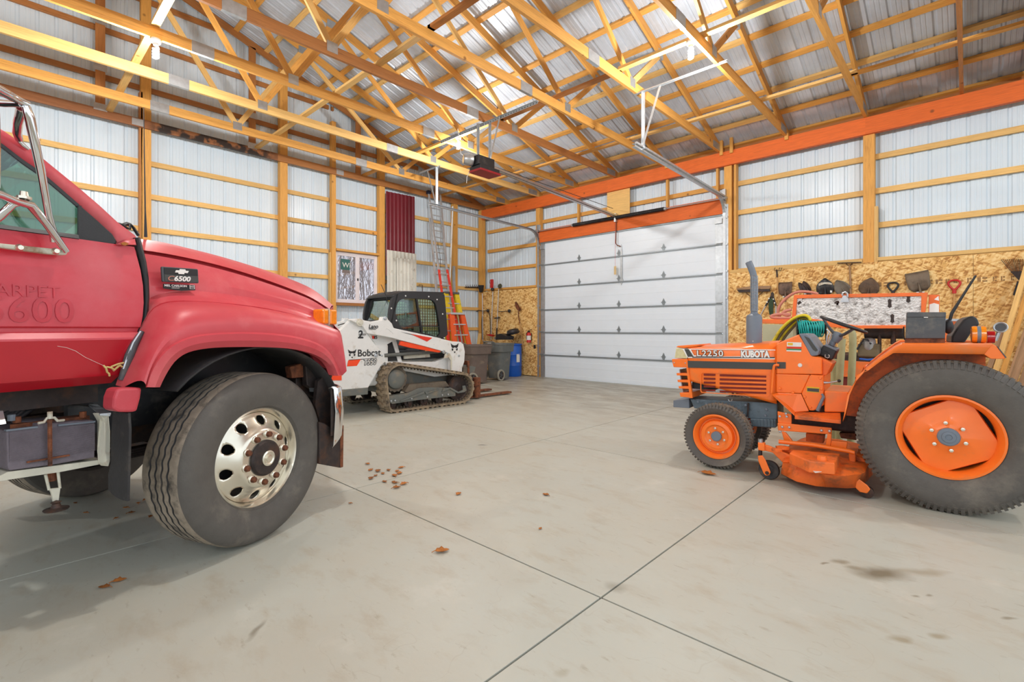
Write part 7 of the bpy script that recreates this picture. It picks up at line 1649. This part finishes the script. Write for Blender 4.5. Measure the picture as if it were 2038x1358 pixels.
# stepladders
def stepladder(lb, f, topc, r0, r1, l0, l1, mt, x, nsteps, zt_):
    t = thing('stepladder', lb, 'stepladder', (0, 0, 0)); P = lambda q: plane_pts(f, q, x+.25, x, 2.0)
    A0, A1, B0, B1 = P(l0), P(l1), P(r0), P(r1); fa, fb = ext(A0, A1, .02), ext(B0, B1, .02)
    for a, b in ((A0, fa), (B0, fb)): M().beam(a, b, .05, .14, up=(0, 1, 0)).build('front_rail', mt, t, bevel=.003)
    for a, b in ((A0, fa), (B0, fb)): M().beam(a+V((-.12, 0, 0)), b+V((-.35, .04, 0)), .025, .045, up=(0, 1, 0)).build('rear_rail', mt, t)
    zs_ = [A0.z-.28*(k+1) for k in range(nsteps)]
    for z in zs_:
        if z > .15: M().beam(ext(A0, A1, z), ext(B0, B1, z), .09, .03).build('step', ALU_L, t, bevel=.003)
    M().box(min(A0.x, B0.x)-.16, max(A0.x, B0.x)+.06, min(A0.y, B0.y)-.06, max(A0.y, B0.y)+.06, A0.z-.02, A0.z+.035).build('top_cap', DGREY if mt is YELLOW else ALU_L, t, bevel=.008)
    return t
t = stepladder('yellow fibreglass stepladder with dark top cap, the taller of the two', d3, None, (1072, 335), (1140, 700), (990, 332), (1030, 700), YELLOW, -10.25, 6, 0)
stepladder('orange fibreglass stepladder in front of the yellow one, its cap half as high', d3, None, (1118, 500), (1165, 710), (1036, 498), (1055, 710), ORANGE_L, -9.95, 4, 0)
# white trim strip and pale plank in the corner
tag(M().beam(atX(901, 411, XP+.1), V((XP+.6, atX(889, 526, XP+.3).y-.25, .01)), .04, .02).build('trim_strip', WHITE), 'long white trim strip leaning beside the aluminium ladder', 'trim strip')
tag(M().beam(atX(903, 530, XP+.1), V((XP+.42, atX(896, 600, XP+.2).y, .01)), .05, .07).build('downspout_piece', GALV), 'grey metal channel leaning at the post right of the ladders', 'metal channel')
t = thing('hook_rack', 'row of small dark hooks on the girt left of the corner', 'hook rack', (0, 0, 0))
for k in range(7):
    p = atX(*c4_(155+k*24, 170), XW+.10); M().tube([p+V((0, 0, .05)), p, p+V((.03, 0, -.03)), p+V((.05, 0, 0))], .008, 6).build('hook', IRON, t)
M().beam(atX(*c4_(145, 182), XW+.09), atX(*c4_(315, 182), XW+.09), .01, .03).build('rack_bar', IRON, t)
tag(M().tube([atX(*p7(1010, 1085), XP+.02), atX(*p7(1048, 1085), XP+.02), atX(*p7(1048, 1160), XP+.05)], .012, 6).build('wall_bracket', IRON), 'dark bent steel bracket on the left wall above the loader roof', 'bracket')
# string trimmers
g2 = 'trimmers hung on the corner OSB'
CP = lambda q, dy=.10: atY(*c4_(*q), YP-dy)
t = thing('string_trimmer', 'string trimmer with black motor top and curved dark shaft, nearest the corner post', 'trimmer', (0, 0, 0), 0, g2)
M().cyl(CP((340, 250)), CP((345, 780)), .013, seg=10).build('shaft', ALU_L, t); M().poly3([CP(q) for q in ((315, 160), (360, 158), (355, 190), (345, 240), (330, 240), (322, 190))], (0, -.10, 0)).build('motor', BLACK, t, bevel=.01)
M().tube([CP((275, 452)), CP((300, 440)), CP((345, 450)), CP((380, 445)), CP((405, 430))], .012, 8).build('loop_handle', BLACK, t, smooth=50); M().sphere(CP((402, 445)), .05).build('throttle', BLACK, t)
M().tube(smoothpts([CP(q, .09) for q in ((395, 450), (420, 470), (428, 560), (430, 700), (435, 760))], 2), .012, 8).tube(smoothpts([CP(q, .09) for q in ((350, 460), (335, 520), (332, 600), (335, 700), (338, 770))], 2), .012, 8).build('curved_shaft', BLACK, t, smooth=60)
t = thing('string_trimmer', 'trimmer with red and black engine at the top and red guard at the bottom', 'trimmer', (0, 0, 0), 0, g2)
M().cyl(CP((457, 230)), CP((436, 770)), .013, seg=10).build('shaft', ALU_L, t); M().poly3([CP(q) for q in ((448, 95), (468, 92), (466, 170), (462, 190), (445, 190))], (0, -.08, 0)).build('engine', RED, t, bevel=.01); M().sphere(CP((454, 205)), .055).build('clutch_housing', BLACK, t)
M().tube(smoothpts([CP(q) for q in ((450, 110), (425, 95), (418, 130), (440, 150))], 1), .006, 6).build('wire', BLACK, t); M().poly3([CP(q) for q in ((398, 714), (440, 708), (478, 718), (470, 735), (435, 728))], (0, -.08, 0)).build('guard', RED, t)
t = thing('string_trimmer', 'trimmer with round olive head up and two black grips, third from the corner', 'trimmer', (0, 0, 0), 0, g2)
M().cyl(CP((522, 200)), CP((500, 740)), .012, seg=10).build('shaft', ALU_L, t); M().lathe([(0, .03), (.06, .03), (.075, 0), (.06, -.03), (0, -.03)], CP((537, 168)), (0, -1, .2), 20).build('trimmer_head', mat('olive_plastic', (70, 72, 52), .6), t, smooth=40)
M().lathe([(0, .02), (.085, .02), (.09, 0), (0, -.02)], CP((505, 528)), (0, -.3, 1), 18).build('middle_grip', BLACK, t, smooth=40); M().cyl(CP((503, 640)), CP((498, 720)), .022, seg=10).build('rear_grip', BLACK, t)
M().tube([CP((520, 452)), CP((560, 455)), CP((620, 450))], .010, 8).sphere(CP((642, 448)), .05).build('loop_handle', BLACK, t, smooth=50); M().lathe([(0, .05), (.04, .04), (.05, 0), (0, -.03)], CP((492, 760)), (0, -.2, 1), 14).build('cutter_hub', BLUE if 0 else GREY, t, smooth=40)
# trench shovel, black fan, extinguisher
t = thing('trenching_shovel', 'narrow rusty shovel with wooden shaft hung beside the fire extinguisher', 'shovel', (0, 0, 0))
blade('blade', CP((712, 345)), CP((762, 440)), [.05, .06, .065, .06, .05, .02], .03, RUST, t); M().tube([CP((745, 450)), CP((745, 500)), CP((765, 600))], .014, 8).build('socket', RUST, t, smooth=50); M().tube([CP((763, 590)), CP((792, 830)), CP((812, 935), .10)], .016, 8).build('handle', HANDLE, t, smooth=50)
t = thing('portable_fan', 'black round-topped blower resting on the grey bin by the wall', 'blower', (0, 0, 0))
cf = CP((685, 690), .35); M().lathe([(0, .10), (.10, .10), (.16, .07), (.175, .02), (.20, 0), (.16, -.05), (0, -.06)], cf, (-.15, -.2, 1), 24).build('housing', BLACK, t, smooth=40); M().poly3([CP(q, .40) for q in ((558, 715), (610, 702), (700, 735), (690, 770), (556, 770))], (0, -.25, 0)).build('base', BLACK, t, bevel=.01)
t = thing('fire_extinguisher', 'red fire extinguisher with white label on the OSB left of the door', 'extinguisher', (0, 0, 0))
ec = CP((862, 750), .12); r_ = .062; zt6, zb6 = CP((862, 700), .12).z, CP((862, 803), .12).z
M().lathe([(0, zb6-ec.z), (r_, zb6-ec.z), (r_, zt6-ec.z-.02), (r_*.7, zt6-ec.z+.015), (.02, zt6-ec.z+.03)], ec, (0, 0, 1), 20).build('cylinder', RED, t, smooth=40)
M().lathe([(.0635, -.06), (.0635, .06)], ec+V((0, 0, 0)), (0, 0, 1), 20).build('label', PAPER, t, smooth=40); M().box(ec.x-.02, ec.x+.03, ec.y-.02, ec.y+.02, zt6+.03, zt6+.07).beam((ec.x-.02, ec.y, zt6+.08), (ec.x+.10, ec.y, zt6+.11), .02, .012).build('valve', BLACK, t); M().tube([(ec.x-.02, ec.y, zt6+.05), (ec.x-.09, ec.y, zt6), (ec.x-.085, ec.y, zb6+.08)], .010, 8).build('discharge_hose', BLACK, t, smooth=50)
M().box(ec.x-.02, ec.x+.02, ec.y+.06, YP-.014, zb6+.05, zt6).build('wall_mount', IRON, t)
tag(M().box(-.03, .03, -.01, .01, -.05, .05).build('outlet_cover', BLACKM), 'small dark switch plate low on the OSB left of the door', 'switch plate').location = CP((928, 850), .025)
# blue barrel
pb5 = atZ(*c4_(690, 1185), .0); bl_ = thing('barrel', 'blue plastic barrel beside the grey wheeled bin', 'barrel', (atY(1019, 720, YP-.32).x, YP-.32, 0))
rb_ = .27; M().lathe([(0, 0), (rb_-.02, 0), (rb_, .03), (rb_, .28), (rb_+.008, .30), (rb_, .32), (rb_, .58), (rb_+.008, .60), (rb_, .62), (rb_, .80), (rb_-.02, .86), (rb_+.012, .87), (rb_+.012, .90), (rb_-.02, .905), (rb_-.03, .88), (0, .88)], (0, 0, 0), (0, 0, 1), 36).build('drum', BLUE, bl_, smooth=35)
for dx in (-.12, .1): M().cyl((dx, -.1, .88), (dx, -.1, .915), .035, seg=14).build('bung', PAPER, bl_)
M().box(.262, .275, -.10, .02, .40, .62).build('label', PAPER, bl_)
# wheeled bins
def bin_(lb, px, py, sc, mt, tilt=0, tag_=None, rz=0):
    p = atZ(px, py, 0); t = thing('wheeled_bin', lb, 'trash bin', (p.x, p.y+.25, 0), rz)
    rows = []
    for z, a, b in ((.05, .23, .23), (.45, .255, .255), (.74, .275, .275), (.75, .33, .33), (.93, .35, .35), (.94, .36, .36), (.975, .36, .36), (.95, .35, .35)):
        rows.append([(a*sc*math.copysign(abs(math.cos(u))**.5, math.cos(u)), b*sc*math.copysign(abs(math.sin(u))**.5, math.sin(u)), z*sc) for u in [2*math.pi*k/32 for k in range(33)]])
    M().grid(rows).build('body', mt, t, smooth=35)
    M().poly3([rows[0][k] for k in range(32)], (0, 0, .01)).build('base', mt, t)
    M().tube([(-.15*sc, -.40*sc, 1.0*sc), (-.15*sc, -.48*sc, 1.02*sc), (.15*sc, -.48*sc, 1.02*sc), (.15*sc, -.40*sc, 1.0*sc)], .018, 8).build('handle_bar', mt, t, smooth=50)
    for s_ in (-1, 1):
        h = empty('wheel', (s_*.27*sc, -.27*sc, .145), 0, t); M().lathe([(.105, .02), (.14, .022), (.148, 0), (.14, -.022), (.105, -.02), (.105, .02)], (0, 0, 0), (1, 0, 0), 28).build('tyre', mat('bin_tyre', (150, 146, 132), .7) if 'bin_tyre' not in MATS else MATS['bin_tyre'], h, smooth=35)
        M().lathe([(0, .01), (.106, .01), (.106, -.01), (0, -.01)], (0, 0, 0), (1, 0, 0), 20).build('wheel_web', IRON, h)
        for k in range(5): a = 2*math.pi*k/5; M().beam((s_*.012, 0, 0), (s_*.012, .10*math.cos(a), .10*math.sin(a)), .02, .02).build('spoke', DGREY, h)
    if tag_: M().box(-.34*sc, -.345*sc, -.05, .1, .8*sc, .98*sc).build('paper_notice', PAPER, t)
    return t
t = bin_('dark grey wheeled bin with white notice, between blue barrel and brown bin', 979, 757, .97, mat('grey_bin', (98, 102, 100), .6, 0, .1, 7, dirt=((130, 124, 112), .3, 5)), rz=R(8), tag_=1)
bin_('brown-grey wheeled bin directly behind the loader forks', 931, 765, .96, mat('brown_bin', (104, 90, 82), .6, 0, .1, 7, dirt=((140, 124, 106), .25, 5)), rz=R(-8))
t = thing('tarp_pile', 'dark brown tarp-covered box behind the stepladders', 'tarp', (0, 0, 0))
p = atZ(940, 735, 0); rows = []
random.seed(9)
for i in range(8):
    z = 1.32*i/7; k_ = 1-.10*i/7; rows.append([(p.x+.32*k_*math.copysign(abs(math.cos(u))**.5, math.cos(u))+random.uniform(-.02, .02), p.y+.75+.26*k_*math.copysign(abs(math.sin(u))**.5, math.sin(u))+random.uniform(-.02, .02), z) for u in [2*math.pi*j/20 for j in range(20)]]); rows[-1].append(rows[-1][0])
m = M().grid(rows); m.add(rows[-1][:-1], [tuple(range(20))]); m.build('tarp', CLOTH, t, smooth=50)
tag(M().beam(V((CP((300, 780), .3).x-.05, YP-.45, .01)), CP((312, 700), .3), .03, .09).build('wood_stake', PINE_L), 'short pale wood stake standing beside the tarp-covered box', 'stake')
# ================================================================== LEAVES ON THE FLOOR
random.seed(21)
def leaf(px, py, s_, lb, grp=None):
    p = atZ(px, py, 0); n = 7; rows = []
    rz = random.uniform(0, 6.28); c_ = random.uniform(.25, .6)
    for i in range(n):
        t = i/(n-1); w_ = .38*math.sin(math.pi*(t**.8))*(1 if i % 2 else .72)+.01
        rows.append([((t-.5)*s_, u*w_*s_, .004+s_*(c_*(u*w_)**2*3+.18*abs(t-.5))) for u in (-1, -.5, 0, .5, 1)])
    m = M().grid(rows); m.tube([((-.5)*s_, 0, .006+s_*.09), (-.72*s_, .04*s_, .004)], .0015, 4)
    o = m.build('dry_leaf', LEAF, None, smooth=60, solid=.0015); o.location = (p.x, p.y, 0); o.rotation_euler = (0, 0, rz)
    tag(o, lb, 'leaf', grp)
leaf(880, 1099, .085, 'large curled brown leaf alone in the middle of the floor'); leaf(207, 1171, .055, 'rust-brown leaf near the front left, left one of a pair'); leaf(238, 1158, .06, 'orange-brown leaf near the front left, right one of a pair')
leaf(912, 985, .06, 'small brown leaf between the leaf cluster and the floor centre'); leaf(1086, 986, .06, 'small reddish leaf right of the floor centre'); leaf(1410, 945, .14, 'tan leaf on the floor below the tractor front wheel')
leaf(697, 1003, .03, 'tiny dark leaf by the crossing of the floor joints'); leaf(1075, 1003 if 0 else 1054, .03, 'tiny dark leaf near the floor centre')
for px, py in ((732, 925), (738, 954), (748, 948), (762, 944), (790, 939), (785, 948), (765, 960), (783, 961), (790, 972), (803, 965), (798, 932), (737, 937), (752, 939), (773, 937), (795, 943), (787, 963)):
    leaf(px, py, random.uniform(.045, .075), 'small curled brown leaf in the scattered cluster right of the truck bumper', 'leaf cluster beside the truck bumper')
for px, py in ((275, 1003), (262, 1022), (250, 1012), (232, 1033), (170, 1022), (150, 1003), (290, 996), (300, 1120 if 0 else 1030)):
    leaf(px, py, random.uniform(.03, .05), 'tiny dark leaf crumb on the shaded floor under the truck', 'leaf crumbs under the truck')
# ================================================================== BARE TREES OUTSIDE THE WINDOW
def branch(m, p, d, L_, r, lv, rng):
    q = p+d*L_; mid = p+d*L_*.5+V((rng.uniform(-1, 1), rng.uniform(-1, 1), 0))*L_*.06
    m.tube([p, mid, q], [r, r*.8, r*.6], 4 if lv < 2 else 3, cap=False)
    if lv >= 4: return
    for k in range(3 if lv else 7):
        t = rng.uniform(.3, 1) if lv else rng.uniform(.25, 1); s = p+(q-p)*t
        nd = (d*(.75)+V((rng.uniform(-1, 1), rng.uniform(-1, 1), rng.uniform(-.2, .8)))*.9).normalized()
        branch(m, s, nd, L_*rng.uniform(.45, .62), r*.45, lv+1, rng)
protos = []
for k in range(3):
    rng = random.Random(40+k); t = thing('bare_tree', 'bare leafless tree outside the sliding window', 'tree', (0, 0, -.32), 0, 'bare trees outside the window')
    m = M(); branch(m, V((0, 0, 0)), V((.05, .02, 1)).normalized(), 5.2, .06, 0, rng); m.build('branches', BARK, t, fix=False); protos.append(t)
rng = random.Random(77); n_ = 0
for i in range(24):
    k = i % 3; o = protos[k] if i < 3 else tree(protos[k]); dist = 3.2+i*1.0; d = ray(711+(-62, 38, -14, 66, -40, 12, 52, -68, 26, -26, 60, 0)[i % 12]*(1 if i < 12 else -.8), 0); s_ = (11.1+dist)/abs(d[0])
    o.location = (d[0]*s_, d[1]*s_, -.34); o.rotation_euler = (0, 0, rng.uniform(0, 6.28)); sc = rng.uniform(.75, 1.1); o.scale = (sc*.6, sc*.6, sc)
# final grouping check: parts of far side mirrored carry no own labels
